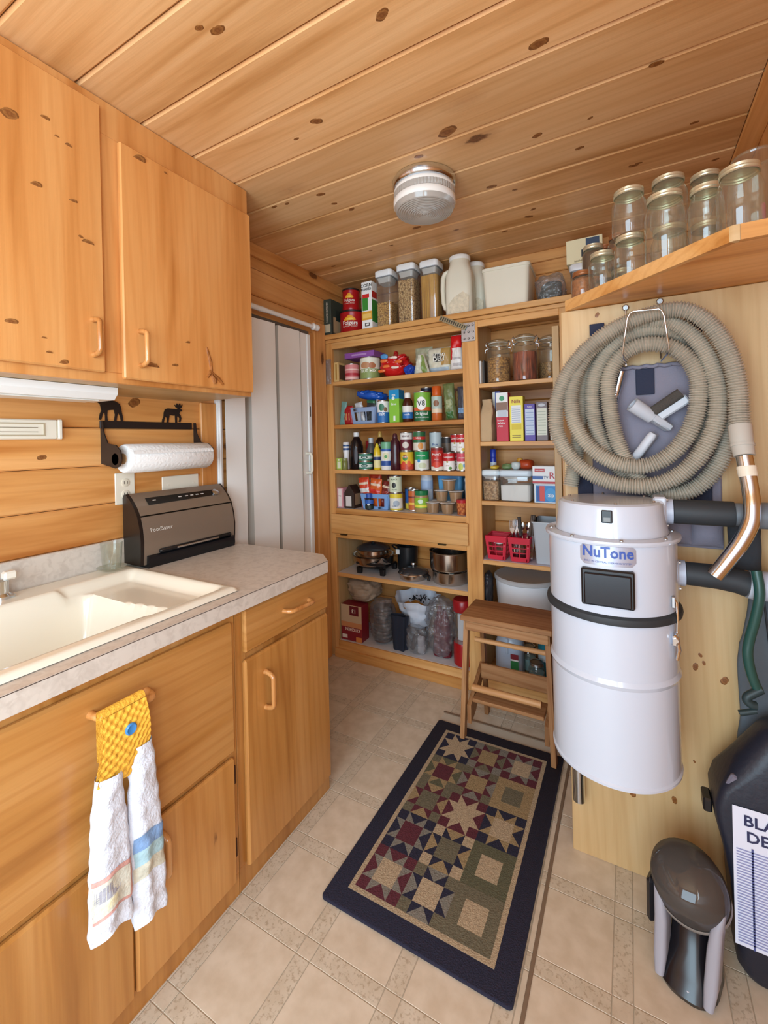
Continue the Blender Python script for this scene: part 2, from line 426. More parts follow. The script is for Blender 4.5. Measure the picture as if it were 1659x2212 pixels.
# ---- walls of pine boards
def boardwall(name, base, axis, a0, a1, face, back, pitch, z0, z1):
    wb = MB()
    if axis == 'y': wb.box(min(back, face), max(back, face) - .0 if back > face else face - .018, a0, a1, 0, CEIL + .02)
    else: wb.box(a0, a1, face + .018, back, 0, CEIL + .02)
    wobj = struct(wb.build(name, plain('#7d5026', .7, name='wall_backing')))
    bb = MB()
    if axis == 'y': bb.box(face - .018, face, a0, a1, .001, pitch - .001, .005)
    else: bb.box(a0, a1, face, face + .018, .001, pitch - .001, .005)
    me = bb.mesh('wall_board', PINE[axis], 0)
    z = z0
    while z < z1:
        instance('wall_board', me, wobj, (0, 0, z)); z += pitch
    return wobj
wall_left = boardwall('wall_left', None, 'y', -1.4, BY + .02, WX, WX - .10, .14, -.12, CEIL - .01)
wall_back = boardwall('wall_back', None, 'x', WX, .42, BY, BY + .10, .14, -.12, CEIL - .01)
b = MB()
b.box(.42, .50, -.17, BY + .1, 0, CEIL + .02); b.box(.42, .50, -1.4, -1.07, 0, CEIL + .02); b.box(.42, .50, -1.07, -.17, 0, 1.0); b.box(.42, .50, -1.07, -.17, 2.0, CEIL + .02)
struct(b.build('wall_right', PINE['z']))
b = MB()
for y0, y1, z0, z1 in ((-1.13, -1.07, .94, 2.06), (-.17, -.11, .94, 2.06), (-1.07, -.17, .94, 1.0), (-1.07, -.17, 2.0, 2.06)): b.box(.405, .42, y0, y1, z0, z1, .002)
b.box(.44, .455, -.64, -.60, 1.0, 2.0)
struct(b.build('window_1', PINE['z']))
b = MB()
b.box(-1.79, -1.25, -1.44, -1.38, 0, CEIL + .02); b.box(.35, .50, -1.44, -1.38, 0, CEIL + .02); b.box(-1.25, .35, -1.44, -1.38, 2.28, CEIL + .02); b.box(-1.25, .35, -1.44, -1.38, 0, .32)
struct(b.build('wall_rear', PINE['z']))
# plywood partition that carries the vacuum, and its top trim
b = MB(); b.box(-.19, .42, 1.55, 1.572, .0, 1.755, .002)
partition = struct(b.build('wall_partition', PLY['z']))
# ---- trims
def trim(n, x0, x1, y0, y1, z0, z1, m, bev=.003):
    b = MB(); b.box(x0, x1, y0, y1, z0, z1, bev); return struct(b.build(n, m))
trim('trim_1', .355, .42, -1.38, BY, CEIL - .012, CEIL, PINE['y'])
trim('trim_2', WX, WX + .022, 1.318, BY - .02, CEIL - .065, CEIL, PINE['y'])
trim('trim_3', WX + .022, .42, BY - .02, BY, CEIL - .055, CEIL, PINE['x'])
trim('trim_4', WX, WX + .016, 1.332, 1.415, .0, 1.539, PINE['z'])
trim('trim_5', WX, WX + .018, 2.088, 2.150, 0, 2.012, PINE['z'])
trim('trim_6', WX, WX + .026, 2.152, 2.262, 0, 2.085, PINE['z'])
b = MB(); b.box(WX, WX + .02, 1.417, 1.447, 0, 2.0, .002); b.box(WX + .02, WX + .032, 1.421, 1.430, 0, 2.0, .002)
struct(b.build('trim_7', WHITE))

# ================================================================== pantry unit
PY0 = 2.28
pan = thing('pantry_unit', 'open pine pantry shelving unit with face frame, filling the back wall', 'shelving', (-.98, PY0, 0))
def pbox(n, x0, x1, y0, y1, z0, z1, ax='x', m=FRM, bev=.002, parent=None, label=None):
    b = MB(); b.box(x0, x1, y0, y1, z0, z1, bev); o = b.build(n, m[ax] if isinstance(m, dict) else m, pan, world=True, label=label)
    if parent:
        o.parent = parent; o.location = Vector(pan.location) - Vector(pan.location)
    return o
pbox('stile', -1.685, -1.630, PY0, PY0 + .02, .0, 1.99, 'z')
pbox('stile', -.777, -.690, PY0, PY0 + .02, .0, 1.99, 'z')
pbox('stile', -.288, -.243, PY0, PY0 + .02, .0, 1.99, 'z')
pbox('batten', -.322, -.290, PY0 - .006, PY0 + .018, .02, 1.885, 'z', PLY)
pbox('top_rail', -1.630, -.777, PY0, PY0 + .02, 1.93, 1.99); pbox('top_rail', -.690, -.288, PY0, PY0 + .02, 1.935, 1.99)
pbox('cornice_strip', -1.685, -.243, PY0 - .012, PY0, 1.968, 1.988)
pbox('top_board', -1.685, .415, PY0 - .022, BY - .002, 1.990, 2.020)
pbox('side_panel', -1.648, -1.632, PY0 + .02, BY - .002, .0, 1.989, 'z', PLY)
pbox('side_panel', -.765, -.705, PY0 + .02, BY - .002, .0, 1.989, 'z', PLY)
pbox('side_panel', -.285, -.270, PY0 + .02, BY - .002, .0, 1.989, 'z', PLY)
LINER = plain('#d9d5d6', .45, name='pale_shelf_liner', var=.05, vscale=20)
for z, liner in ((1.725, 0), (1.453, 0), (1.172, 0), (.931, 1), (.526, 1), (.100, 1)):
    s_ = pbox('shelf', -1.631, -.766, PY0 + .004 if z > .2 else PY0 + .02, BY - .003, z - .024, z, 'x')
    if liner:
        b = MB(); b.box(-1.628, -.769, PY0 + .012, BY - .004, z, z + .0008); o = b.build('shelf_liner', LINER, s_); o.data.transform(Matrix.Translation(-Vector(pan.location)))
for z, liner in ((1.637, 0), (1.330, 0), (1.020, 0), (.709, 1), (.405, 0), (.088, 0)):
    s_ = pbox('shelf', -.704, -.286, PY0 + .004 if z > .2 else PY0 + .02, BY - .003, z - .022, z, 'x')
    if liner:
        b = MB(); b.box(-.702, -.287, PY0 + .012, BY - .004, z, z + .0008); o = b.build('shelf_liner', plain('#d3cfdd', .45), s_); o.data.transform(Matrix.Translation(-Vector(pan.location)))
pbox('rail', -1.630, -.777, PY0, PY0 + .02, .897, .931)
pbox('rail', -1.630, -.777, PY0, PY0 + .02, .746, .777)
pbox('base_rail', -1.630, -.777, PY0, PY0 + .02, 0, .100); pbox('base_rail', -.690, -.288, PY0, PY0 + .02, 0, .088)
pbox('shoe_strip', -1.648, -.785, PY0 - .016, PY0 - .0005, 0, .055)
fl = pbox('flap_panel', -1.654, -.762, PY0 - .017, PY0 - .001, .777, .897, 'x', FRM, .003, label='wide plain drop-down pine flap')
for x in (-1.565, -.915):
    b = MB(); b.box(x - .024, x + .024, PY0 - .014, PY0 - .002, .767, .777, .002); o = b.build('hinge', plain('#5b4a2e', .4, .8), fl); o.data.transform(Matrix.Translation(-Vector(pan.location)))
# slotted shelf-standard bracket hung across the cornice
sb = thing('slotted_bracket', 'slotted zinc bracket arm and plate on the pantry middle stile', 'bracket', (-.738, PY0, 1.915))
b = MB(); b.box(-.040, .036, -.004, -.001, -.05, .05, .001)
for i in range(3):
    for k in range(3): b.lathe([(.006, -.007), (.004, -.009)], 8, (-.024 + .024 * i, 0, -.034 + .034 * k), ax='y')
b.build('plate', ZINC, sb)
a0 = Vector((-.150, -.030, .092)); a1 = Vector((-.012, -.012, .022)); dr = (a1 - a0)
b = MB(); T = Matrix.Translation(a0) @ dr.to_track_quat('X', 'Z').to_matrix().to_4x4(); b.tf(T); Ln = dr.length
b.box(0, Ln, -.002, .002, -.014, -.009); b.box(0, Ln, -.002, .002, .009, .014)
for i in range(13): b.box(i * (Ln - .004) / 12, i * (Ln - .004) / 12 + .005, -.002, .002, -.009, .009)
b.build('slotted_arm', plain('#8b7a5c', .4, .7), sb)
b = MB(); b.tf(T); b.box(0, Ln, .0021, .004, -.012, .012); b.build('arm_back', plain('#4a3b28', .6), sb)

# ================================================================== left side: wall cabinet
def dhandle(parent, p0, p1, out, m, r=.0075, bow=.034):
    p0 = Vector(p0); p1 = Vector(p1); out = Vector(out) * bow; d = (p1 - p0)
    pts = []
    for k in range(6):
        a = PI / 2 * k / 5; pts.append(p0 + out * (.0 + math.sin(a) * 1.0) + d * (.13 * (1 - math.cos(a))))
    for k in range(6):
        a = PI / 2 * (1 - k / 5); pts.append(p1 + out * math.sin(a) - d * (.13 * (1 - math.cos(a))))
    pts[0] = p0; pts[-1] = p1
    b = MB(); n = len(pts); b.tube(pts, [r * (1.15 if i in (0, n - 1) else 1.0) for i in range(n)], 12)
    return b.build('handle', m, parent, 50)
HNDL = wood('turned_wood_handle', '#e0a86c', '#cf8f50', '#b06f36', axis='z', knots=0, rough=.22, coat=.6)
def door(n, parent, x0, x1, y0, y1, z0, z1, m, off, bev=.004):
    b = MB(); b.box(x0, x1, y0, y1, z0, z1, bev); o = b.build(n, m); o.parent = parent; o.data.transform(Matrix.Translation(-Vector(off))); return o
O = (-1.52, .36, 1.54)
uc = thing('wall_cabinet', 'honey pine wall cabinet with two knotty slab doors above the sink', 'cabinet', O)
b = MB()
b.box(-1.69, -1.358, -.60, 1.314, 1.540, 1.556); b.box(-1.69, -1.358, 1.298, 1.314, 1.556, 2.378); b.box(-1.69, -1.358, -.60, -.584, 1.556, 2.378); b.box(-1.69, -1.358, -.584, 1.298, 2.362, 2.378); b.box(-1.69, -1.682, -.584, 1.298, 1.556, 2.362)
b.build('carcass', PLY['y'], uc, world=True)
b = MB(); b.box(-1.358, -1.344, -.60, 1.314, 1.540, 1.572, .002); b.box(-1.358, -1.344, -.60, 1.314, 2.275, 2.378, .002)
for y0, y1 in ((-.60, -.55), (.10, .155), (.724, .795), (1.27, 1.314)): b.box(-1.358, -1.344, y0, y1, 1.572, 2.275, .001)
b.build('face_frame', CABW['z'], uc, world=True)
d1 = door('door', uc, -1.3435, -1.325, .148, .733, 1.566, 2.345, CABW['z'], O); d2 = door('door', uc, -1.3435, -1.325, .787, 1.310, 1.555, 2.272, CABW['z'], O)
o3 = Vector(O)
dhandle(d1, Vector((-1.325, .700, 1.612)) - o3, Vector((-1.325, .700, 1.712)) - o3, (1, 0, 0), HNDL)
dhandle(d2, Vector((-1.325, .838, 1.600)) - o3, Vector((-1.325, .838, 1.706)) - o3, (1, 0, 0), HNDL)
b = MB(); b.box(-1.352, -1.334, 1.3125, 1.317, 1.615, 1.665, .001); o = b.build('hinge', plain('#c9ae74', .35, .8)); o.parent = d2; o.data.transform(Matrix.Translation(-o3))
b = MB()   # open bark seam in the lower corner of the right door
for p, q, r0 in (((1.085, 1.70), (1.105, 1.60), .006), ((1.105, 1.60), (1.118, 1.572), .008), ((1.105, 1.612), (1.155, 1.572), .006), ((1.098, 1.62), (1.085, 1.592), .006)):
    b.tube([(-1.3262, p[0], p[1]), (-1.3262, (p[0] + q[0]) / 2 + .004, (p[1] + q[1]) / 2), (-1.3262, q[0], q[1])], [r0 * .7, r0 * 1.25, r0 * .9], 8)
o = b.build('bark_seam', plain('#9c5e28', .5, bump=.8, bscale=70, var=.3, vscale=60)); o.parent = d2; o.data.transform(Matrix.Translation(-o3))
# under-cabinet light
ul = thing('under_cabinet_light', 'white slim under-cabinet light fixture below the wall cabinet', 'light fixture', (-1.50, .34, 1.50))
b = MB(); b.prism([(-.075, .0385), (.065, .0385), (.065, .018), (.045, 0), (-.075, 0)], -.48, .488, 'y'); b.build('housing', WHITE, ul)
b = MB(); b.box(-.055, .030, -.44, .45, -.004, .0005, .002); b.build('diffuser', plain('#e8e6df', .3), ul)

# ================================================================== base cabinets and counter
def cabinet_base(n, label, y0, y1, O):
    r = thing(n, label, 'cabinet', O)
    b = MB(); b.box(-1.68, -1.068, y0, y0 + .016, .0, .855); b.box(-1.68, -1.068, y1 - .016, y1, .0, .855); b.box(-1.68, -1.068, y0 + .016, y1 - .016, .062, .078)
    b.build('carcass', ALD['z'], r, world=True)
    return r
O1 = (-1.36, .17, 0); O2 = (-1.36, 1.16, 0)
sc1 = cabinet_base('sink_cabinet', 'fir sink cabinet with a wide top panel and two lower doors', -.60, .934, O1)
sc2 = cabinet_base('drawer_cabinet', 'narrow fir base cabinet with one drawer over one door, at the counter end', .936, 1.388, O2)
b = MB(); b.box(-1.068, -1.050, -.60, .934, 0, .066, .001); b.box(-1.068, -1.050, -.60, .934, .815, .855, .001); b.box(-1.068, -1.050, .895, .934, .066, .815, .001); b.box(-1.068, -1.050, -.60, .02, .066, .815, .001); b.box(-1.068, -1.050, .02, .895, .40, .47, .001)
b.build('face_frame', ALD['z'], sc1, world=True)
b = MB(); b.box(-1.068, -1.050, .936, 1.388, 0, .072, .001); b.box(-1.068, -1.050, .936, 1.388, .83, .855, .001); b.box(-1.068, -1.050, .936, .972, .072, .83, .001); b.box(-1.068, -1.050, 1.360, 1.388, .072, .83, .001); b.box(-1.068, -1.050, .972, 1.360, .675, .730, .001)
b.build('face_frame', ALD['z'], sc2, world=True)
fp = door('front_panel', sc1, -1.0495, -1.031, .012, .914, .446, .826, ALD['y'], O1, .006)
o1 = Vector(O1); o2 = Vector(O2)
dhandle(fp, Vector((-1.031, .520, .772)) - o1, Vector((-1.031, .646, .760)) - o1, (1, 0, 0), HNDL, .008, .042)
for y0, y1, hy in ((.10, .606, .515), (.610, .912, .672)):
    dd = door('door', sc1, -1.0495, -1.031, y0, y1, .064, .430, ALD['z'], O1, .006)
    dhandle(dd, Vector((-1.031, hy, .300)) - o1, Vector((-1.031, hy, .400)) - o1, (1, 0, 0), HNDL)
    if y0 > .5:
        for z in (.13, .345):
            b = MB(); b.box(-1.0498, -1.038, .9125, .921, z, z + .055, .003); o = b.build('hinge', plain('#4a2a14', .5, .4)); o.parent = dd; o.data.transform(Matrix.Translation(-o1))
dr = door('drawer', sc2, -1.0495, -1.031, .960, 1.380, .712, .843, ALD['y'], O2, .005)
dhandle(dr, Vector((-1.031, 1.130, .784)) - o2, Vector((-1.031, 1.262, .778)) - o2, (1, 0, 0), HNDL, .007, .03)
dd = door('door', sc2, -1.0495, -1.031, .958, 1.378, .066, .690, ALD['z'], O2, .006)
dhandle(dd, Vector((-1.031, 1.040, .510)) - o2, Vector((-1.031, 1.040, .622)) - o2, (1, 0, 0), HNDL)
for z in (.18, .58):
    b = MB(); b.box(-1.049, -1.040, 1.3785, 1.386, z, z + .05, .002); o = b.build('hinge', plain('#4a2a14', .5, .4)); o.parent = dd; o.data.transform(Matrix.Translation(-o2))
def laminate(name, c0, c1, rough):
    m, nt, bb, N, L = newmat(name)
    tc = N.new('ShaderNodeTexCoord'); n = N.new('ShaderNodeTexNoise'); n.inputs['Scale'].default_value = 42; n.inputs['Detail'].default_value = 6; n.inputs['Distortion'].default_value = .8
    L.new(tc.outputs['Object'], n.inputs['Vector']); r = N.new('ShaderNodeValToRGB'); e = r.color_ramp.elements
    e[0].position = .36; e[0].color = hexc(c1); e[1].position = .56; e[1].color = hexc(c0); L.new(n.outputs['Fac'], r.inputs[0])
    L.new(r.outputs[0], bb.inputs['Base Color']); bb.inputs['Roughness'].default_value = rough; return m
LAM = laminate('marbled_laminate', '#d3c8bc', '#c5b9ad', .36)
ct = thing('countertop', 'beige marbled laminate countertop with clipped corner and low backsplash', 'countertop', (-1.35, .5, .856))
b = MB(); b.prism([(-1.688, .945), (-1.010, .945), (-1.010, 1.355), (-1.084, 1.425), (-1.688, 1.425)], .856, .90, 'z')
b.box(-1.078, -1.010, -.60, .945, .856, .90); b.box(-1.688, -1.630, -.60, .945, .856, .90); b.box(-1.630, -1.078, -.60, .03, .856, .90)
b.build('worktop', LAM, ct, world=True)
b = MB(); b.box(-1.688, -1.670, -.60, 1.330, .90, 1.004, .003); b.build('backsplash', LAM, ct, world=True)
b = MB(); b.box(-1.0755, -1.0095, -.60, 1.352, .8975, .8992); b.build('edge_seam', plain('#4b3a30', .6), ct, world=True)
# sink: one moulded basin with a shallow ledge
def sst(a, bb, x): t = max(0, min(1, (x - a) / (bb - a))); return t * t * (3 - 2 * t)
def sinkz(x, y):
    rim = .914
    edge = min(sst(-1.664, -1.652, x), 1 - sst(-1.066, -1.056, x), 1 - sst(.952, .962, y), sst(.04, .052, y))
    def bowl(x0, x1, y0, y1, s): return sst(x0 - s, x0 + s, x) * (1 - sst(x1 - s, x1 + s, x)) * sst(y0 - s, y0 + s, y) * (1 - sst(y1 - s, y1 + s, y))
    cut = .04 * max(0, x + 1.34) / .25
    d = .175 * bowl(-1.515, -1.125, .10, .765 + cut, .028)
    l = .034 * bowl(-1.545, -1.105, .70, .925, .018)
    return rim - .012 * (1 - edge) - max(d, l)
sk = thing('kitchen_sink', 'off-white drop-in kitchen sink with rounded basin and shallow side ledge', 'sink', (-1.35, .5, .9))
b = MB(); b.grid(lambda u, v: (-1.664 + .608 * u, .04 + .922 * v, sinkz(-1.664 + .608 * u, .04 + .922 * v)), 90, 130)
b.build('basin', plain('#ece4d2', .22, name='bone_enamel', coat=.3), sk, 60, world=True)
b = MB(); b.lathe([(.045, .7395), (.043, .742), (.03, .740), (0, .738)], 20, (-1.32, .42, 0)); b.build('drain_ring', CHROME, sk, world=True)
fc = thing('faucet', 'chrome faucet with pale square knob at the sink edge', 'faucet', (-1.615, .58, .914))
b = MB(); b.lathe([(.026, 0), (.026, .008), (.019, .016), (.019, .052), (.012, .058)], 20); b.build('valve_body', CHROME, fc)
b = MB(); b.box(-.012, .016, .004, .036, .052, .076, .005); b.build('knob', plain('#ebe4d6', .15), fc)
b = MB(); b.box(-.02, .02, -.22, .03, -.0005, .010, .004); b.build('escutcheon', CHROME, fc)
b = MB(); b.tube([(0, -.10, .01), (0, -.10, .16), (.02, -.10, .20), (.10, -.10, .21), (.17, -.10, .19), (.18, -.10, .16)], .011, 12); b.build('spout', CHROME, fc, 60)

# ---- knots that show in the boards, doors and panel
CK = [ (-0.504, 0.945, 0.016), (-0.189, 1.222, 0.020), (0.085, 1.456, 0.014), (-0.860, 1.148, 0.017), (-0.515, 1.412, 0.028), (-1.337, 1.466, 0.012), (-1.105, 1.493, 0.015), (-1.099, 1.581, 0.011), (-1.060, 1.659, 0.013), (-0.886, 1.968, 0.017), (-0.475, 1.811, 0.016), (-0.398, 1.885, 0.009), (-0.257, 1.588, 0.014), (-0.137, 1.736, 0.012), (0.032, 1.957, 0.013), (-0.393, 2.148, 0.016), (-0.362, 2.089, 0.011), (-0.730, 2.093, 0.011), (-0.876, 0.772, 0.016), (-0.651, 1.480, 0.014), (-1.272, 1.475, 0.010), (-1.503, 2.138, 0.012), (-1.083, 2.074, 0.009), (-1.211, 2.074, 0.009), (-0.092, 1.591, 0.007), (0.208, 1.795, 0.010), (0.050, 1.949, 0.009), (-0.910, 0.745, 0.010), (0.302, 2.078, 0.010), (-0.527, 2.237, 0.012), (-0.969, 1.179, 0.008) ]
DK = [ (0.515, 2.180, 0.017), (0.592, 2.217, 0.009), (0.619, 2.184, 0.005), (0.647, 2.175, 0.008), (0.568, 2.029, 0.012), (0.655, 2.027, 0.009), (0.691, 1.926, 0.013), (0.673, 1.936, 0.006), (0.847, 2.246, 0.018), (0.930, 2.329, 0.009), (0.966, 2.272, 0.006), (0.938, 2.250, 0.006), (1.006, 1.702, 0.008), (0.509, 1.663, 0.012), (0.579, 1.637, 0.005), (0.590, 1.600, 0.007), (0.623, 1.579, 0.010), (0.956, 1.616, 0.010), (0.874, 1.602, 0.020), (0.743, 1.722, 0.004) ]
PK = [ (0.164, 0.710, 0.006), (0.172, 0.689, 0.006), (0.152, 0.674, 0.010), (0.219, 0.650, 0.012), (-0.017, 0.248, 0.013), (0.093, 0.266, 0.010), (0.088, 0.116, 0.011), (-0.083, 1.730, 0.008), (0.144, 0.397, 0.004) ]
WK = [ (1.038, 1.520, 0.022), (2.130, 1.409, 0.008), (0.723, 1.320, 0.012), (2.264, 1.494, 0.006) ]
SK = [ (-0.729, 1.514, 0.016), (-0.699, 0.958, 0.018), (-0.709, 0.980, 0.008), (-1.726, 1.037, 0.006) ]
def knotmat():
    m, nt, b, N, L = newmat('pine_knot'); tc = N.new('ShaderNodeTexCoord'); n = N.new('ShaderNodeTexNoise'); n.inputs['Scale'].default_value = 2.2; L.new(tc.outputs['Object'], n.inputs['Vector'])
    ln = N.new('ShaderNodeVectorMath'); ln.operation = 'LENGTH'; L.new(tc.outputs['Object'], ln.inputs[0])
    ad = N.new('ShaderNodeMath'); ad.operation = 'MULTIPLY_ADD'; ad.inputs[1].default_value = .5; L.new(n.outputs['Fac'], ad.inputs[0]); L.new(ln.outputs['Value'], ad.inputs[2])
    r = N.new('ShaderNodeValToRGB'); e = r.color_ramp.elements; e[0].position = .25; e[0].color = hexc('#7a4a24'); e[1].position = 1.25; e[1].color = hexc('#7d4c22')
    for p, c in ((.5, '#9c6433'), (.72, '#7c4820'), (.95, '#a06a36')): k = e.new(p); k.color = hexc(c)
    mu = N.new('ShaderNodeMath'); mu.operation = 'MULTIPLY'; mu.inputs[1].default_value = .8; L.new(ad.outputs[0], mu.inputs[0])
    L.new(mu.outputs[0], r.inputs[0]); L.new(r.outputs[0], b.inputs['Base Color']); b.inputs['Roughness'].default_value = .45; return m
KM = knotmat(); kms = []
for sd in range(4):
    rnd = random.Random(sd + 20); b = MB(); m_ = 20; rad = [1 + .18 * math.sin(2 * PI * i / m_ * 2 + sd) + rnd.uniform(-.07, .07) for i in range(m_)]
    b.loft([[(rad[i] * k * math.cos(2 * PI * i / m_), rad[i] * k * math.sin(2 * PI * i / m_), z) for i in range(m_)] for k, z in ((1, 0), (.9, .4), (.5, .6))]); kms.append(b.mesh('knot', KM, 60))
def knot(parent, loc, rot, s, st, i):
    p = Vector(loc) - (Vector(parent.location) if parent.parent is None else Vector(parent.parent.location)); instance('knot', kms[i % 4], parent, p, rot, (s * st, s, .0008))
for i, (x, y, s_) in enumerate(CK): knot(ceiling, (x, y, CEIL), (PI, 0, R(i * 7 % 11 - 5)), s_ * .78, 1.5, i)
for i, (y, z, s_) in enumerate(DK): 
    dd_ = d1 if y < .734 else (d2 if .79 < y < 1.30 and z < 2.265 else None)
    if dd_: knot(dd_, (-1.325, y, z), (R(90) + R(i * 13 % 40), 0, R(90)), s_ * .8, 1.35, i)
for i, (x, z, s_) in enumerate(PK): knot(partition, (x, 1.55, z), (R(90), R(90), 0), s_ * .8, 1.2, i)
for i, (y, z, s_) in enumerate(WK[:1] + WK[2:3]): knot(wall_left, (WX, y, z), (R(90), 0, R(90)), s_ * .8, 1.3, i)

# ================================================================== accordion door and rod
dr_ = thing('accordion_door', 'white vinyl accordion folding door on the left wall', 'door', (-1.665, 1.76, 0))
VIN = plain('#f2efea', .38, name='white_vinyl_panel', var=.03, vscale=3)
b = MB()
def fold(b, pts, z0=.012, z1=1.985, t=.004):
    for (x0, y0), (x1, y1) in zip(pts, pts[1:]):
        n = Vector((y1 - y0, -(x1 - x0), 0)).normalized() * t
        b.prism([(x0, y0), (x1, y1), (x1 - n.x, y1 - n.y), (x0 - n.x, y0 - n.y)], z0, z1, 'z')
for p, q in (((-1.650, 1.449), (-1.640, 1.560)), ((-1.648, 1.612), (-1.636, 1.778)), ((-1.648, 1.814), (-1.638, 1.980)), ((-1.650, 2.000), (-1.648, 2.050))):
    b = MB(); fold(b, [p, q]); b.build('panel', VIN, dr_, 20, world=True)
for p, q in (((-1.640, 1.5605), (-1.683, 1.572)), ((-1.683, 1.572), (-1.683, 1.602)), ((-1.683, 1.602), (-1.648, 1.6115)), ((-1.636, 1.7785), (-1.683, 1.788)), ((-1.683, 1.788), (-1.683, 1.806)), ((-1.683, 1.806), (-1.648, 1.8135)), ((-1.638, 1.9805), (-1.676, 1.987)), ((-1.676, 1.987), (-1.650, 1.9995))):
    b = MB(); fold(b, [p, q]); b.build('shaded_hinge_strip', plain('#b9b2a8', .45), dr_, 20, world=True)  # recess shade between the panels is put into this darker grey
b = MB(); b.box(-1.684, -1.642, 2.052, 2.085, .012, 1.985, .004); post = b.build('lead_post', WHITE, dr_, world=True)
b = MB(); b.tube([(-1.648, 2.030, 1.285), (-1.616, 2.030, 1.283), (-1.608, 2.030, 1.270), (-1.608, 2.030, 1.185), (-1.616, 2.030, 1.172), (-1.648, 2.030, 1.170)], .008, 10); o = b.build('handle', CREAM, dr_, 50, world=True)
b = MB(); b.box(-1.6422, -1.6405, 2.064, 2.070, 1.50, 1.56); b.build('latch_slot', plain('#3a332c', .6), dr_, world=True)
b = MB(); b.box(-1.684, -1.655, 1.449, 2.086, 1.987, 2.006, .002); b.build('head_track', plain('#5a5048', .6), dr_, world=True)
rd = thing('curtain_rod', 'white tension rod across the top of the accordion door', 'rod', (-1.635, 1.78, 2.037))
b = MB(); b.tube([(-1.635, 1.322, 2.037), (-1.635, 1.70, 2.037)], .014, 14); b.tube([(-1.635, 1.70, 2.037), (-1.635, 2.10, 2.037)], .012, 14); b.build('tube', WHITE, rd, world=True)
b = MB(); b.lathe([(.013, 0), (.020, .006), (.020, .020), (.013, .026)], 16, (-1.635, 2.095, 2.037), ax='y'); b.lathe([(.017, 0), (.019, .004), (.019, .024), (.014, .03)], 16, (-1.635, 2.121, 2.037), ax='y'); b.build('end_cap', WHITE, rd, world=True)

# ================================================================== wall things over the counter
pt = thing('paper_towel_holder', 'black iron paper towel holder with two moose cutouts on the wall', 'towel holder', (WX, 1.10, 1.30))
b = MB(); b.box(WX + .001, WX + .006, .905, 1.292, 1.418, 1.446, .001); b.build('top_bar', BLKM, pt, world=True)
arm = [(WX + .001, 1.288), (WX + .001, 1.446), (WX + .014, 1.446), (WX + .022, 1.40), (WX + .045, 1.362), (WX + .095, 1.355), (WX + .122, 1.335), (WX + .128, 1.305), (WX + .115, 1.280), (WX + .09, 1.272), (WX + .03, 1.284)]
for y in (.908, 1.302):
    b = MB(); b.prism([(a, c) for a, c in arm], y, y + .004, 'y'); b.build('side_arm', BLKM, pt, world=True)
    b = MB(); b.lathe([(.021, -.004), (.021, .008)], 16, (WX + .09, y + (.004 if y < 1 else -.008), 1.305), ax='y'); b.build('end_disc', BLKM, pt, world=True)
cow = [(.02, .86), (0, .95), (.12, 1), (.28, .97), (.40, .93), (.55, .95), (.70, .92), (.88, .80), (.93, .62), (.95, .45), (.99, .2), (1, 0), (.92, 0), (.89, .22), (.84, .40), (.78, .28), (.74, 0), (.65, 0), (.70, .30), (.66, .52), (.50, .50), (.42, .48), (.40, .25), (.42, 0), (.33, 0), (.33, .25), (.31, .42), (.24, .30), (.20, .12), (.17, .04), (.10, .06), (.14, .30), (.20, .46), (.18, .62), (.15, .75), (.10, .80)]
bull = [(.98, .60), (.93, .70), (.86, .72), (.95, .80), (.99, .95), (.91, .88), (.86, 1), (.80, .89), (.72, .99), (.70, .87), (.60, .91), (.67, .79), (.76, .75), (.70, .69), (.50, .70), (.28, .71), (.16, .66), (.10, .5), (.08, .3), (.02, .14), (0, 0), (.08, 0), (.12, .18), (.18, .34), (.24, .2), (.22, 0), (.30, 0), (.33, .22), (.36, .38), (.55, .36), (.62, .38), (.63, 0), (.71, 0), (.71, .30), (.78, .36), (.84, .22), (.80, .06), (.87, .04), (.92, .24), (.88, .40), (.82, .48), (.86, .58)]
for nme, pl, y0, wd, z0, h in (('moose_cutout', cow, .892, .098, 1.445, .082), ('antlered_moose_cutout', bull, 1.150, .098, 1.445, .084)):
    b = MB(); b.prism([(y0 + a * wd, z0 + c * h) for a, c in pl], WX + .002, WX + .006, 'x'); b.build(nme, BLKM, pt, 0, world=True)
def papermat():
    m, nt, bb, N, L = newmat('quilted_paper'); bb.inputs['Base Color'].default_value = hexc('#f3f1ee'); bb.inputs['Roughness'].default_value = .9
    tc = N.new('ShaderNodeTexCoord'); v = N.new('ShaderNodeTexVoronoi'); v.feature = 'DISTANCE_TO_EDGE'; v.inputs['Scale'].default_value = 55; L.new(tc.outputs['Object'], v.inputs['Vector'])
    bp = N.new('ShaderNodeBump'); bp.inputs['Strength'].default_value = .5; bp.inputs['Distance'].default_value = .004; L.new(v.outputs['Distance'], bp.inputs['Height']); L.new(bp.outputs[0], bb.inputs['Normal']); return m
rl = thing('paper_towel_roll', 'white quilted paper towel roll on the black moose holder', 'paper towel', (WX + .09, 1.11, 1.305))
PAPER = papermat()
b = MB(); b.lathe([(.02, -.172), (.050, -.172), (.0535, -.166), (.0535, .178), (.050, .184), (.02, .184)], 32, ax='y'); b.lathe([(.0205, .183), (.0205, -.171)], 20, ax='y', capb=False, capt=False); b.build('paper', PAPER, rl, 50)
b = MB(); b.grid(lambda u, v: (.0535 * math.cos(.55 - u * .28) + .0035, -.166 + .344 * v, .0535 * math.sin(.55 - u * .28) + .002), 4, 6); b.build('loose_sheet', PAPER, rl)
b = MB(); b.lathe([(.0195, -.175), (.0195, .187)], 18, ax='y'); b.build('core', plain('#a8835a', .8), rl)
ol = thing('wall_outlet', 'cream duplex outlet plate on the pine wall behind the vacuum sealer', 'outlet', (WX, .992, 1.19))
b = MB(); b.box(.0005, .006, -.038, .038, -.06, .06, .003); b.build('plate', CREAM, ol)
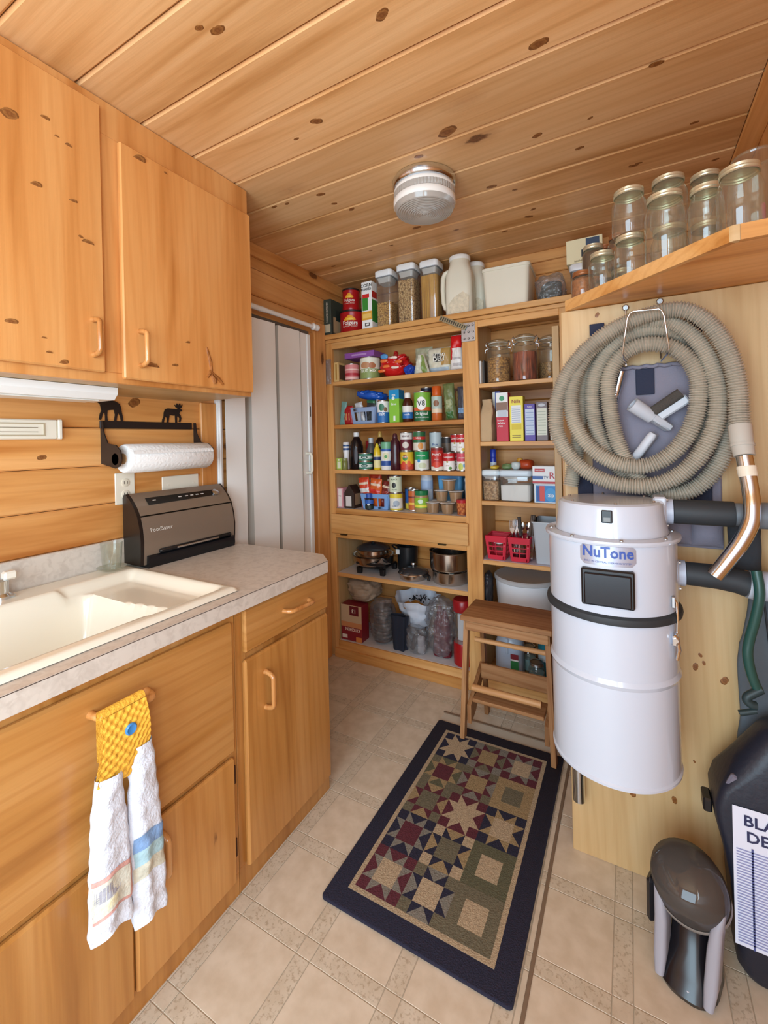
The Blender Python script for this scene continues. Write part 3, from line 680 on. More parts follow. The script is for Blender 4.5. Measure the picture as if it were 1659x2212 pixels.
for z in (-.022, .022):
    b = MB(); b.lathe([(.016, .006), (.016, .008), (.014, .009)], 16, (0, 0, z), ax='x'); r_ = b.build('receptacle', plain('#e3d9c4', .4), ol)
    b = MB(); b.box(.0088, .0094, -.007, -.005, z - .005, z + .006); b.box(.0088, .0094, .005, .007, z - .005, z + .006); b.build('slot', plain('#3a322a', .6), r_)
bp_ = thing('blank_wall_plate', 'cream blank wall plate lying sideways above the vacuum sealer', 'wall plate', (WX, 1.232, 1.185))
b = MB(); b.box(.0005, .006, -.088, .088, -.032, .036, .003); b.build('plate', CREAM, bp_)
for y in (-.06, .06):
    b = MB(); b.lathe([(.003, .006), (.002, .0075)], 8, (0, y, 0), ax='x'); b.build('screw', CREAM, bp_)
wp = thing('wall_vent_cover', 'cream plastic louvred cover strip on the pine wall over the sink', 'vent cover', (WX, .50, 1.412))
b = MB(); b.box(.0005, .020, -.28, .262, -.032, .032, .004); b.build('body', CREAM, wp)
b = MB(); b.box(.0005, .024, .263, .276, -.033, .033, .003); b.build('end_cap', CREAM, wp)
for x0, x1, z0, z1, y0, y1 in ((.020, .0225, .016, .020, -.27, .225), (.020, .0225, -.022, -.018, -.27, .225), (.020, .0225, -.018, .016, .221, .225)):
    b = MB(); b.box(x0, x1, y0, y1, z0, z1); b.build('ridge', plain('#b8a88c', .5), wp)
for z in (-.010, .004):
    b = MB(); b.box(.020, .0215, -.27, .205, z, z + .002); b.build('louvre', plain('#8f8067', .5), wp)

# vacuum sealer
vs_ = thing('vacuum_sealer', 'taupe countertop vacuum sealer with black base and ends', 'vacuum sealer', (-1.61, 1.19, .9), R(-1.5))
TAU = plain('#8f7d6c', .28, .35, name='taupe_metallic', coat=.3); BLK2 = plain('#1f1815', .3, name='glossy_black')
prof = [(-.058, .012), (-.058, .255), (-.050, .268), (-.038, .270), (-.012, .250), (.015, .222), (.036, .190), (.050, .145), (.056, .100), (.054, .050), (.050, .012)]
lid = prof[1:6] + [(.0352, .1915), (-.058, .1915)]; fro = [(-.05, .186), (.0372, .186)] + prof[7:] + [(-.05, .012)]
b = MB(); b.prism(lid, -.205, .205, 'y'); ld = b.build('lid', TAU, vs_, 40)
b = MB(); b.prism(fro, -.205, .205, 'y'); fr_ = b.build('front_panel', TAU, vs_, 40)
b = MB(); b.prism([(a * .985, z) for a, z in prof], -.2052, -.218, 'y'); b.build('end_cap', BLK2, vs_, 40)
b = MB(); b.prism([(a * .985, z) for a, z in prof], .2052, .212, 'y'); b.build('end_cap', BLK2, vs_, 40)
b = MB(); b.prism([(-.058, 0), (.062, 0), (.066, .018), (.064, .040), (.058, .045), (-.058, .045)], -.195, .200, 'y'); b.box(.050, .066, -.15, .185, .045, .062, .006); base = b.build('base', plain('#121317', .25), vs_, 40)
b = MB(); b.box(.0655, .068, -.08, .115, .050, .057, .001); b.build('chrome_bar', CHROME, base)
cp = lambda s, t: (.016 - .029 * t + .0011, s, .221 + .030 * t + .0011)
b = MB(); b.add([cp(-.160, .10), cp(.160, .22), cp(.160, .95), cp(-.160, .95)], [(0, 1, 2, 3)]); pn = b.build('control_panel', plain('#191716', .2), ld)
cp2 = lambda s, t: (.004 - t * 20 * .001 + .0016, s, .2555 + t * 20 * .001 + .0016)
for i, y in enumerate((-.13, -.02, .01, .035, .06, .085)):
    q = [cp(y - .007, .52), cp(y + .007, .52), cp(y + .007, .64), cp(y - .007, .64)]; b = MB(); b.add([(a + .0006, c, d + .0006) for a, c, d in q], [(0, 1, 2, 3)]); b.build('button', plain('#cfc9c2', .4), pn)
b = MB(); b.lathe([(.016, 0), (.016, .004), (.012, .006), (0, .006)], 20); o = b.build('dial', CHROME, ld); o.location = (.003, .150, .238); o.rotation_euler = (0, R(44), 0)
flat_text('FoodSaver', .021, plain('#d8cfc4', .4), fr_, lambda s, t: (.0535 - t * .28, s - .135, .136 + t), .004)
# tumbler standing on a saucer
gl = thing('glass_tumbler', 'clear ribbed glass tumbler on a glass saucer between backsplash and vacuum sealer', 'glass', (-1.612, .895, .9143))
b = MB()
vs2 = []
def ribbed(b, prof, n=48, amp=.0012):
    loops = []
    for r_, z in prof: loops.append([((r_ + (amp if i % 2 else 0)) * math.cos(2 * PI * i / n), (r_ + (amp if i % 2 else 0)) * math.sin(2 * PI * i / n), z) for i in range(n)])
    b.loft(loops, True, False)
ribbed(b, [(.027, .008), (.029, .03), (.032, .075), (.034, .098)]); b.build('tumbler', GLASS, gl, 50)
b = MB(); b.lathe([(.022, 0), (.030, .003), (.043, .007), (.047, .012), (.043, .009), (.02, .006)], 32); b.build('saucer', GLASS, gl, 50)

# towel on the sink panel handle
tw = thing('kitchen_towel', 'white terry hand towel with yellow crochet top buttoned over the sink panel handle', 'towel', (-.99, .56, .766))
YEL = plain('#f0b53c', .85, bump=1.0, bscale=120, name='yellow_crochet'); TER = plain('#dfe4f0', .95, bump=.8, bscale=150, name='white_terry')
def cro(u, v):   # yellow flap, front of the bar
    y = -.048 + .094 * u; top = .018
    bot = -.118 - .018 * math.sin(u * PI * .6) + (.045 * max(0, u - .55) / .45) ** 1.0
    z = top + (bot - top) * v; w_ = 1 + .22 * v
    bump = .0022 * math.sin(u * 34) * math.sin(v * 46)
    return (.022 + .010 * math.sin(v * PI) + bump, (y - .0) * w_ - .004 * v, z)
b = MB(); b.grid(cro, 60, 60); b.grid(lambda u, v: (cro(u, v)[0] - .010, cro(u, v)[1], cro(u, v)[2]), 20, 20)
b.grid(lambda u, v: (.012 * math.cos(PI * v) + .008, -.048 + .094 * u, .018 + .012 * math.sin(PI * v)), 30, 10)
b.grid(lambda u, v: (-.004, -.048 + .094 * u, .018 - .10 * v), 10, 10)
b.build('crochet_top', YEL, tw, 60)
b = MB(); b.lathe([(.0125, 0), (.0125, .003), (.010, .005), (.007, .0035), (0, .003)], 20, (.0315, .004, -.028), ax='x'); b.build('button', plain('#3f86c8', .3), tw)
def lobe(yc, hw, z0, z1, seed, bow, flare):
    def f(u, v):
        a = 2 * PI * u; z = z0 + (z1 - z0) * v
        w_ = hw * (.62 + .38 * math.sin(min(1, v * 1.6 + .12) * PI / 2)) * (1 + flare * v)
        y = yc + bow * v + w_ * math.cos(a); x = .016 + .017 * (1 + .3 * v) * math.sin(a)
        k = nz3(y * 40 + seed, z * 22, seed) * .0045 + .0016 * math.sin(z * 150) * math.cos(a * 2)
        k += .004 * math.cos(a * 5 + seed) * v
        return (x + k, y + k * .4, z + .006 * math.sin(a * 3 + seed) * v)
    return f
l1 = lobe(-.036, .036, -.105, -.422, 3, -.002, .22); l2 = lobe(.034, .036, -.080, -.470, 9, .012, .12)
for k, l in enumerate((l1, l2)):
    b = MB(); b.grid(l, 48, 70); b.build('terry_half', TER, tw, 60)
def onl(l, u0, u1, v0, v1): return lambda u, v: (lambda p: (p[0] + .0016, p[1], p[2]))(l(u0 + (u1 - u0) * u, v0 + (v1 - v0) * v))
for l, u0, u1, v0, v1, c, n in ((l1, .05, .46, .60, .86, '#d7a49a', 'printed_border'), (l1, .12, .46, .63, .84, '#d9d7c8', 'printed_picture'), (l1, .20, .42, .66, .75, '#a9a7b0', 'printed_picture'), (l2, .08, .40, .50, .58, '#7f9fc9', 'printed_picture'), (l2, .08, .40, .58, .66, '#a9c9d2', 'printed_picture'), (l2, .10, .42, .66, .74, '#cfccba', 'printed_picture'), (l1, .24, .36, .76, .82, '#efe9c4', 'printed_picture')):
    ks = .0016 if c != '#a9a7b0' and c != '#efe9c4' and c != '#d9d7c8' else .0022
    b = MB(); f_ = onl(l, u0, u1, v0, v1); b.grid(lambda u, v: (f_(u, v)[0] + (ks - .0016), f_(u, v)[1], f_(u, v)[2]), 16, 16); b.build(n, plain(c, .95, bump=.5, bscale=150, var=.12, vscale=60), tw, 60)

# ================================================================== ceiling lamp
cl = thing('ceiling_lamp', 'round chrome and ribbed glass drum ceiling lamp', 'lamp', (-.695, 1.625, CEIL))
b = MB(); b.lathe([(.112, -.0005), (.121, -.002), (.126, -.010), (.125, -.028), (.119, -.036), (.110, -.038)], 48, capt=False); b.build('canopy', CHROME, cl, 50)
FRO = plain('#f3efe8', .35, name='frosted_glass_band', sss=.1); RIB = plain('#cfc6bb', .12, name='ribbed_glass', trans=.35)
b = MB(); b.lathe([(.106, -.036), (.118, -.041), (.121, -.050), (.120, -.056)], 48, capb=False, capt=False); b.build('glass_shade', FRO, cl, 50)
b = MB(); n = 120
loops = [[((r_ + (.0014 if i % 2 else 0)) * math.cos(2 * PI * i / n), (r_ + (.0014 if i % 2 else 0)) * math.sin(2 * PI * i / n), z) for i in range(n)] for r_, z in ((.1195, -.056), (.1195, -.080))]
b.loft(loops, False, False); b.build('ribbed_band', RIB, cl, 10)
b = MB(); b.lathe([(.1195, -.080), (.1225, -.083), (.1225, -.103), (.1195, -.107)], 48, capb=False, capt=False); b.build('frosted_band', FRO, cl, 50)
pr = [(.1195, -.107), (.117, -.116)]
for i in range(26):
    r_ = .113 * (1 - i / 26); pr.append((r_, -.124 - .012 * (1 - (r_ / .113) ** 2) - (.0018 if i % 2 else 0)))
pr.append((0, -.138))
b = MB(); b.lathe(pr, 64, capb=False); b.build('ribbed_lens', RIB, cl, 12)

# ================================================================== rug, hatch trim, step stool
ht = thing('floor_hatch_trim', 'thin taupe metal edging of a floor hatch around the patchwork rug', 'floor trim', (-.525, 1.54, 0))
TR = plain('#8d7864', .45, .3, name='taupe_edging')
for x0, x1, y0, y1 in ((-.832, -.240, 2.034, 2.048), (-.250, -.240, 1.02, 2.034)):
    b = MB(); b.box(x0, x1, y0, y1, .0002, .0035, .001); b.build('edging', TR, ht, world=True)
b = MB(); b.box(-.826, -.251, 1.975, 2.033, .0002, .0015); b.build('hatch_board', plain('#cfc4b2', .5), ht, world=True)
rg = thing('patchwork_rug', 'navy-bordered woven rug with star patchwork on the floor', 'rug', (-.546, 1.50, .0036))
RC = {k: plain(c, .95, bump=.9, bscale=260, name='rug_' + k, var=.16, vscale=120) for k, c in dict(navy='#232338', tan='#b29d80', olive='#6b6450', maroon='#5a2530', grey='#7f7a70', green='#5c5a44', gold='#9c8560').items()}
X0, X1, Y0, Y1 = -.825 + .546, -.268 + .546, 1.035 - 1.5, 1.962 - 1.5
b = MB(); b.loft([rrect(X1 - X0, Y1 - Y0, .012, z, 4, (X0 + X1) / 2, (Y0 + Y1) / 2) for z in (0, .006)] + [rrect(X1 - X0 - .004, Y1 - Y0 - .004, .012, .0078, 4, (X0 + X1) / 2, (Y0 + Y1) / 2)]); b.build('border', RC['navy'], rg)
e = .058
b = MB(); b.box(X0 + e, X1 - e, Y0 + e, Y1 - e, .006, .0084); b.build('inner_stripe', RC['tan'], rg)
e += .015
fx0, fx1, fy0, fy1 = X0 + e, X1 - e, Y0 + e, Y1 - e
bw, bh = (fx1 - fx0) / 3, (fy1 - fy0) / 5
def block(cx, cy, bg, star, cen, cor, frame=False):
    mats = [bg, star, cen, cor]; b = MB(); mi = []
    def q(pts, m): b.add([(cx + (x - 2) * bw / 4, cy + (y - 2) * bh / 4, .0092) for x, y in pts], [list(range(len(pts)))]); mi.append(m)
    if frame:
        for r_ in (((0, 0), (4, 0), (4, 1), (0, 1)), ((0, 3), (4, 3), (4, 4), (0, 4)), ((0, 1), (1, 1), (1, 3), (0, 3)), ((3, 1), (4, 1), (4, 3), (3, 3))): q(r_, 0)
        q(((1, 1), (3, 1), (3, 3), (1, 3)), 2)
    else:
        for a, c in ((0, 0), (3, 0), (0, 3), (3, 3)): q(((a, c), (a + 1, c), (a + 1, c + 1), (a, c + 1)), 3)
        q(((1, 1), (3, 1), (3, 3), (1, 3)), 2)
        for k in range(4):
            def rot(p):
                x, y = p[0] - 2, p[1] - 2
                for _ in range(k): x, y = -y, x
                return (x + 2, y + 2)
            q([rot(p) for p in ((1, 0), (2, 1), (1, 1))], 1); q([rot(p) for p in ((3, 0), (3, 1), (2, 1))], 1); q([rot(p) for p in ((1, 0), (3, 0), (2, 1))], 0)
    me = bpy.data.meshes.new('star_block'); me.from_pydata(b.v, [], b.f)
    for m in mats: me.materials.append(RC[m])
    me.polygons.foreach_set('material_index', mi); me.update()
    o = bpy.data.objects.new('star_block', me); C.objects.link(o); o.parent = rg
rows = [[('navy', 'tan', 'tan', 'navy'), ('olive', 'maroon', 'gold', 'grey'), ('maroon', 'grey', 'tan', 'maroon')],
        [('green', 'gold', 'maroon', 'olive'), ('grey', 'maroon', 'gold', 'olive'), ('gold', 'tan', 'olive', 'tan', True)],
        [('gold', 'maroon', 'olive', 'olive'), ('maroon', 'tan', 'tan', 'maroon'), ('navy', 'gold', 'tan', 'navy')],
        [('navy', 'grey', 'maroon', 'navy'), ('gold', 'navy', 'olive', 'tan'), ('green', 'olive', 'tan', 'olive', True)],
        [('maroon', 'grey', 'tan', 'maroon'), ('grey', 'navy', 'tan', 'olive'), ('olive', 'green', 'tan', 'olive', True)]]
for j, rw in enumerate(rows):
    for i, cfg in enumerate(rw): block(fx0 + bw * (i + .5), fy1 - bh * (j + .5), *cfg)
st = thing('step_stool', 'worn oak folding step stool with pale dowels standing on the rug end', 'stool', (-.485, 1.99, .0))
def sbox(n, x0, x1, y0, y1, z0, z1, m): b = MB(); b.box(x0, x1, y0, y1, z0, z1, .003); return b.build(n, m, st, world=True)
sbox('seat', -.675, -.290, 1.868, 2.095, .545, .568, STO['x'])
sbox('apron', -.655, -.305, 1.878, 1.896, .502, .545, STO['x'])
def bar(n, p, q, wx, wy, m):
    p = Vector(p); q = Vector(q); b = MB(); loops = []
    for c in (p, q): loops.append([(c.x + sx * wx / 2, c.y + sy * wy / 2, c.z) for sx, sy in ((1, 1), (-1, 1), (-1, -1), (1, -1))])
    b.loft(loops); return b.build(n, m, st, world=True)
bar('leg', (-.655, 1.905, .545), (-.681, 1.893, .0135), .020, .034, STO['z']); bar('leg', (-.312, 1.905, .545), (-.296, 1.893, .0135), .020, .034, STO['z'])
bar('leg', (-.633, 2.05, .545), (-.640, 2.13, .0006), .018, .032, STO['z']); bar('leg', (-.330, 2.05, .545), (-.325, 2.13, .0006), .018, .032, STO['z'])
for s, x in ((1, -.652), (-1, -.322)):
    b = MB(); b.prism([(1.895, .08), (1.895, .16), (2.10, .265), (2.125, .235), (1.96, .10)], x - .009, x + .009, 'x'); b.build('side_brace', STO['z'], st, world=True)
sbox('step_tread', -.640, -.334, 1.905, 2.02, .172, .188, STO['x'])
sbox('step_riser', -.640, -.334, 2.040, 2.055, .215, .285, STO['x'])
for p0, p1, r_ in (((-.640, 1.912, .236), (-.345, 1.912, .236), .0145), ((-.628, 1.93, .447), (-.318, 1.93, .447), .0105)):
    b = MB(); b.tube([p0, p1], r_, 14); b.build('dowel', DOW['x'], st, world=True)

# ================================================================== central vacuum on the partition
ENA = plain('#c6cedc', .22, name='white_enamel', coat=.4); RUB = plain('#2b3035', .6, name='black_rubber'); PVC = plain('#6d757d', .4, name='grey_pvc'); LPVC = plain('#b9c3d6', .35, name='pale_grey_pvc')
cv = thing('central_vacuum', 'white canister central vacuum unit mounted on the plywood partition', 'vacuum cleaner', (-.055, 1.37, .48))
b = MB(); b.lathe([(0, .010), (.146, .006), (.153, 0), (.158, .002), (.1585, .008), (.155, .012), (.1555, .245), (.1575, .249), (.1605, .256), (.1575, .263), (.1555, .267), (.156, .402)], 72, capb=False, capt=False); b.build('tank', ENA, cv, 25)
b = MB(); b.lathe([(.156, .402), (.165, .406), (.1665, .414), (.165, .422), (.1565, .427)], 72, capb=False, capt=False); b.build('gasket_band', RUB, cv, 40)
b = MB(); b.lathe([(.1565, .427), (.1565, .596), (.165, .599), (.1665, .604), (.165, .609), (.140, .612)], 72, capb=False, capt=False); b.build('upper_body', ENA, cv, 25)
b = MB(); b.lathe([(.139, .612), (.1345, .640), (.130, .682), (.127, .690), (.118, .6945), (.0, .697)], 72, capb=False); hd = b.build('motor_head', ENA, cv, 25)
b = MB(); b.box(-.0125, .0125, -.1365, -.129, .650, .682, .002); sw = b.build('switch_frame', BLACK, hd)
b = MB(); b.prism([(-.138, .654), (-.1345, .678), (-.131, .678), (-.131, .654)], -.0075, .0075, 'x'); b.build('rocker', plain('#6c6a66', .3), sw)
for k in range(8):
    a = R(45 * k + 12); b = MB(); b.lathe([(.005, .609), (.005, .612), (.003, .614), (0, .614)], 10, (.1505 * math.cos(a), .1505 * math.sin(a), 0)); b.build('screw', ZINC, cv)
for k in range(7):
    a = R(60 * k + 100); b = MB(); b.lathe([(.004, .695), (.003, .698), (0, .698)], 8, (.112 * math.cos(a), .112 * math.sin(a), 0)); b.build('screw', ZINC, cv)
# name badge
rb = .1571
fn = on_cyl(rb); b = MB(); loop = rrect(.128, .052, .010, 0, 4)
b.add([fn(0, .574)] + [fn(p[0], .574 + p[1]) for p in loop], [(0, i + 1, (i + 1) % len(loop) + 1) for i in range(len(loop))])
nb = MB(); nn = 16
for s0 in (0,):
    vs, fs = [], []
    for j, t in enumerate((-.026, -.016, 0, .016, .026)):
        wd = .054 if abs(t) > .02 else .064
        for i in range(nn + 1): vs.append(fn(-wd + 2 * wd * i / nn, .574 + t))
    for j in range(4):
        for i in range(nn): fs.append((j * (nn + 1) + i, j * (nn + 1) + i + 1, (j + 1) * (nn + 1) + i + 1, (j + 1) * (nn + 1) + i))
    nb.add(vs, fs)
bd = nb.build('badge', plain('#aeb4c6', .3, .5, name='brushed_badge'), cv, 40)
flat_text('NuTone', .037, plain('#3a57a6', .35), bd, lambda s, t: on_cyl(rb + .0012)(s, .580 + t), .025, sx=.93)
flat_text('BUILT-IN CENTRAL CLEANING SYSTEM', .0062, plain('#5a64a0', .4), bd, lambda s, t: on_cyl(rb + .0012)(s, .5565 + t), .0)
# bag-window door
b = MB(); b.box(-.060, .058, -.163, -.140, .448, .540, .004); dw = b.build('inlet_frame', BLACK, cv)
b = MB(); b.box(-.053, .051, -.169, -.163, .452, .530, .003); b.build('inlet_flap', plain('#0d1019', .25, name='black_gloss_flap'), dw)
# latch on the right flank
a = R(-28); cx, cy = .1585 * math.cos(a), .1585 * math.sin(a)
lt = MB(); lt.tube([(cx + .002, cy, .46), (cx + .007, cy - .004, .455), (cx + .008, cy - .008, .42), (cx + .007, cy - .006, .385), (cx + .004, cy, .375)], .003, 8); lt.box(cx - .006, cx + .006, cy - .014, cy + .006, .350, .378, .003); lt.tube([(cx + .006, cy - .004, .372), (cx + .010, cy - .006, .34), (cx + .005, cy - .004, .315)], .004, 8); lt.lathe([(.006, -.012), (.006, .012)], 10, (cx + .002, cy - .004, .365), ax='y')
lt.build('latch', CHROME, cv, 40)
b = MB(); b.box(cx - .004, cx + .003, cy - .010, cy + .004, .443, .470, .001); b.build('latch_hook', ZINC, cv)
b = MB(); b.box(-.05, .05, .150, .178, .30, .58, .003); b.build('wall_bracket', ZINC, cv)
# flanged outlets
for z, x0, y in ((.661, .105, .045), (.497, .130, .050)):
    b = MB(); b.box(x0, x0 + .030, y - .040, y + .040, z - .042, z + .042, .004); fl_ = b.build('outlet_flange', ENA if z > .6 else GREYP, cv)
    b = MB()
    for sz in (-.034, .034): b.lathe([(.004, x0 + .030), (.004, x0 + .034), (0, x0 + .035)], 8, (0, y - .034, z + sz), ax='x')
    b.build('bolt', ZINC, fl_)
    b = MB(); b.lathe([(.034, x0 + .0302), (.034, x0 + .046)], 24, (0, y, z), ax='x'); b.build('outlet_ring', LPVC, fl_)
up = thing('exhaust_pipe', 'straight grey exhaust pipe with black rubber sleeve running from vacuum head to right wall', 'pipe', (.114, 1.416, 1.141))
b = MB(); b.lathe([(.0315, .0), (.0325, .004), (.0325, .126), (.0315, .130)], 28, (-.0165, 0, 0), ax='x'); b.build('rubber_sleeve', RUB, up)
b = MB(); b.lathe([(.029, .0), (.029, .050)], 28, (.1138, 0, 0), ax='x'); b.build('pipe', PVC, up)
b = MB(); b.lathe([(.033, .0), (.033, .050)], 28, (.151, 0, 0), ax='x'); b.build('coupling', PVC, up)
b = MB(); b.lathe([(.031, .0), (.031, .099)], 28, (.2015, 0, 0), ax='x'); b.build('pipe_end', LPVC, up)
lp = thing('intake_pipe', 'black rubber intake pipe with pale elbow below the exhaust pipe', 'pipe', (.16, 1.42, .977))
b = MB(); b.tube([(-.0375, 0, 0), (.03, 0, -.001), (.07, 0, -.006), (.092, 0, -.012)], [.030, .031, .031, .032], 24); b.build('rubber_pipe', RUB, lp)
b = MB(); b.tube([(.0925, 0, -.012), (.106, 0, -.014)], .0345, 24); b.build('clamp', GREYP, lp)
b = MB(); b.tube([(.107, 0, -.013), (.150, 0, -.012)], .036, 24); b.build('coupling', LPVC, lp)
b = MB(); b.tube([(.1505, 0, -.012), (.170, 0, -.014), (.186, 0, -.024), (.193, 0, -.042), (.194, 0, -.085)], .0335, 24); b.build('elbow', LPVC, lp)
b = MB(); b.lathe([(.018, .36), (.018, .012), (.0155, .012), (.0155, .36)], 20); ch = b.build('chrome_tube', CHROME); ch.location = (-.165, 1.517, .182); tag(ch, 'short chrome vacuum tube hanging low on the partition behind the white canister', 'tube')

# ================================================================== coiled hose on its hook
def quarter(p, q, kind, n=14):
    p = Vector(p); q = Vector(q); out = []
    for i in range(n):
        t = PI / 2 * i / n; s = math.sin(t); c = 1 - math.cos(t); yy = p.y + (q.y - p.y) * (i / n)
        if kind == 'v': out.append(Vector((p.x + (q.x - p.x) * c, yy, p.z + (q.z - p.z) * s)))
        else: out.append(Vector((p.x + (q.x - p.x) * s, yy, p.z + (q.z - p.z) * c)))
    return out
LP = [[(-.133, 1.502, 1.446), (.053, 1.504, 1.655), (.195, 1.502, 1.446), (.062, 1.500, 1.202)],
      [(-.099, 1.482, 1.463), (.052, 1.480, 1.648), (.238, 1.494, 1.404), (.094, 1.478, 1.178)],
      [(-.054, 1.470, 1.492), (.047, 1.462, 1.606), (.166, 1.462, 1.474), (.016, 1.447, 1.259)],
      [(-.155, 1.447, 1.455), (.052, 1.470, 1.672), (.206, 1.455, 1.441), (.015, 1.440, 1.203)]]
path = [Vector((-.166, 1.500, 1.195)), Vector((-.162, 1.500, 1.22)), Vector((-.149, 1.502, 1.28)), Vector((-.140, 1.502, 1.36))]
seq = [p for l in LP for p in l] + [(-.198, 1.440, 1.402), (.104, 1.440, 1.688), (.244, 1.425, 1.43)]
for i in range(len(seq) - 1): path += quarter(seq[i], seq[i + 1], 'v' if i % 2 == 0 else 'h')
path += [Vector((.244, 1.425, 1.43)), Vector((.2435, 1.421, 1.395)), Vector((.2435, 1.415, 1.366))]
STEP = .0023; res = [path[0]]; acc = 0.0
for a_, b_ in zip(path, path[1:]):
    seg = (b_ - a_).length; t = STEP - acc
    while t <= seg and seg > 0: res.append(a_ + (b_ - a_) * (t / seg)); t += STEP
    acc = seg - (t - STEP)
hs = thing('vacuum_hose', 'long ribbed grey vacuum hose coiled on a wire hook above the white canister', 'hose', (.05, 1.55, 1.43))
HOSE = plain('#bbb3a4', .36, .2, name='ribbed_hose', var=.12, vscale=14)
b = MB(); b.tube(res, .0215, 14, rf=lambda i: (.0238, .0218, .0178)[i % 3]); b.build('ribbed_tube', HOSE, hs, 0, world=True)
b = MB(); b.tube([(.2434, 1.416, 1.368), (.2436, 1.415, 1.364), (.244, 1.405, 1.327), (.247, 1.395, 1.291)], [.0235, .0246, .0243, .0222], 24); b.tube([(.2445, 1.403, 1.320), (.2449, 1.4015, 1.314)], .0256, 24); b.build('cuff', plain('#bdb9b0', .6), hs, 40, world=True)
wd = thing('chrome_wand', 'bent chrome vacuum wand hanging from the hose cuff', 'wand', (.265, 1.45, 1.2))
b = MB(); b.tube(smooth([(.247, 1.3945, 1.290), (.2515, 1.386, 1.245), (.255, 1.376, 1.20), (.2545, 1.366, 1.172), (.249, 1.358, 1.130), (.229, 1.354, 1.083), (.203, 1.352, 1.038), (.176, 1.35, .996)]), .0178, 24); b.build('tube', CHROME, wd, 50, world=True)
b = MB(); b.tube([(.2495, 1.390, 1.265), (.2520, 1.385, 1.240)], .0198, 24); b.tube([(.2497, 1.3895, 1.262), (.25, 1.389, 1.259)], .0204, 24); b.tube([(.2509, 1.3875, 1.251), (.2512, 1.387, 1.248)], .0204, 24); b.build('collar', CREAM, wd, 40, world=True)
hk = thing('hose_hook', 'bent wire hose hook screwed to the partition under the corner shelf', 'hook', (.04, 1.549, 1.74))
b = MB()
for x, z in ((-.004, 1.735), (.085, 1.739)):
    b.tube([(x, 1.543, z), (x - .001, 1.5425, z - .06), (x - .001, 1.5425, z - .165), (x - .002, 1.5, z - .178)], .0024, 8)
b.tube([(-.006, 1.50, 1.560), (-.012, 1.43, 1.568), (-.014, 1.412, 1.58), (.000, 1.400, 1.672), (.006, 1.400, 1.684), (.014, 1.400, 1.689), (.074, 1.400, 1.686), (.081, 1.400, 1.680), (.086, 1.400, 1.665), (.096, 1.412, 1.58), (.093, 1.43, 1.568), (.083, 1.50, 1.560)], .0026, 8)
b.build('wire', CHROME, hk, 60, world=True)
for x, z in ((-.004, 1.738), (.085, 1.742)):
    b = MB(); b.lathe([(.0095, 1.549), (.0095, 1.543), (.007, 1.541), (0, 1.541)], 12, (x, 0, z), ax='y'); b.lathe([(.004, 1.541), (.004, 1.5385)], 6, (x, 0, z), ax='y'); b.build('screw', ZINC, hk, world=True)
for x, z in ((.118, .795), (.16, .62)):
    pass
# ================================================================== fabric organiser with tools
GRY = plain('#85818f', .9, bump=.35, bscale=220, name='grey_canvas'); NAV = plain('#2b3044', .9, bump=.3, bscale=220, name='navy_webbing')
og = thing('tool_organiser', 'grey canvas tool organiser with navy straps behind the hose coil', 'organiser', (.05, 1.549, 1.3))
def cloth(x0, x1, z0, z1, y, bulge, seed, crk=.004):
    def f(u, v):
        x = x0 + (x1 - x0) * u; z = z0 + (z1 - z0) * v
        k = math.sin(u * PI) ** .6 * math.sin(v * PI) ** .6
        return (x, y - bulge * k - crk * (nz3(x * 14 + seed, z * 9, seed) + .6 * nz3(x * 40, z * 12, seed)), z)
    return f
b = MB(); b.box(-.105, .222, 1.541, 1.549, 1.07, 1.552, .003); b.box(.062, .222, 1.541, 1.549, 1.022, 1.0695); b.build('backing', GRY, og, world=True)
b = MB(); b.grid(cloth(-.10, .175, 1.14, 1.548, 1.5385, .003, 2, .002), 40, 40); b.build('pocket', GRY, og, 60, world=True)
b = MB(); b.grid(cloth(-.06, .20, 1.10, 1.405, 1.536, .007, 5, .0025), 40, 40); b.build('pocket', GRY, og, 60, world=True)
b = MB(); b.grid(cloth(.06, .150, 1.030, 1.125, 1.536, .022, 8, .004), 24, 24); b.build('pocket', GRY, og, 60, world=True)
b = MB(); b.grid(cloth(.148, .222, 1.028, 1.12, 1.536, .020, 11, .004), 24, 24); b.build('pocket', GRY, og, 60, world=True)
b = MB(); b.tube([(-.10 + .275 * i / 30, 1.533 - .004 * math.sin(i * 2.4), 1.552 + .002 * math.sin(i * 1.7)) for i in range(31)], .006, 8); b.build('elastic_hem', GRY, og, 60, world=True)
for x in (-.085, .165):
    b = MB(); b.box(x - .020, x + .022, 1.536, 1.540, 1.553, 1.70, .001); b.build('strap', NAV, og, world=True)
b = MB(); b.box(.018, .066, 1.529, 1.533, 1.468, 1.545, .002); b.build('velcro_tab', NAV, og, world=True)
b = MB(); b.box(-.150, -.105, 1.541, 1.549, 1.115, 1.24, .003); b.build('side_flap', NAV, og, world=True)
b = MB(); b.box(.06, .20, 1.533, 1.5395, 1.125, 1.225, .003); b.build('lower_band', NAV, og, world=True)
def tooldir(p, q): return Matrix.Translation(p) @ (Vector(q) - Vector(p)).to_track_quat('Z', 'Y').to_matrix().to_4x4()
nz_ = thing('crevice_nozzle', 'grey plastic crevice nozzle tucked open end up in the organiser pocket', 'nozzle', (.005, 1.49, 1.44))
b = MB(); T = tooldir((.010, 1.475, 1.436), (.090, 1.505, 1.372)); b.tf(T)
b.lathe([(.0155, -.004), (.021, -.004), (.0215, 0), (.0205, .035), (.019, .062)], 24, capb=False, capt=False); b.lathe([(.0155, -.004), (.0150, .06)], 24, capb=False); b.box(-.018, .018, -.010, .010, .060, .120, .004); b.build('tube', GREYP, nz_, 40).location = (-.005, -1.49, -1.44)
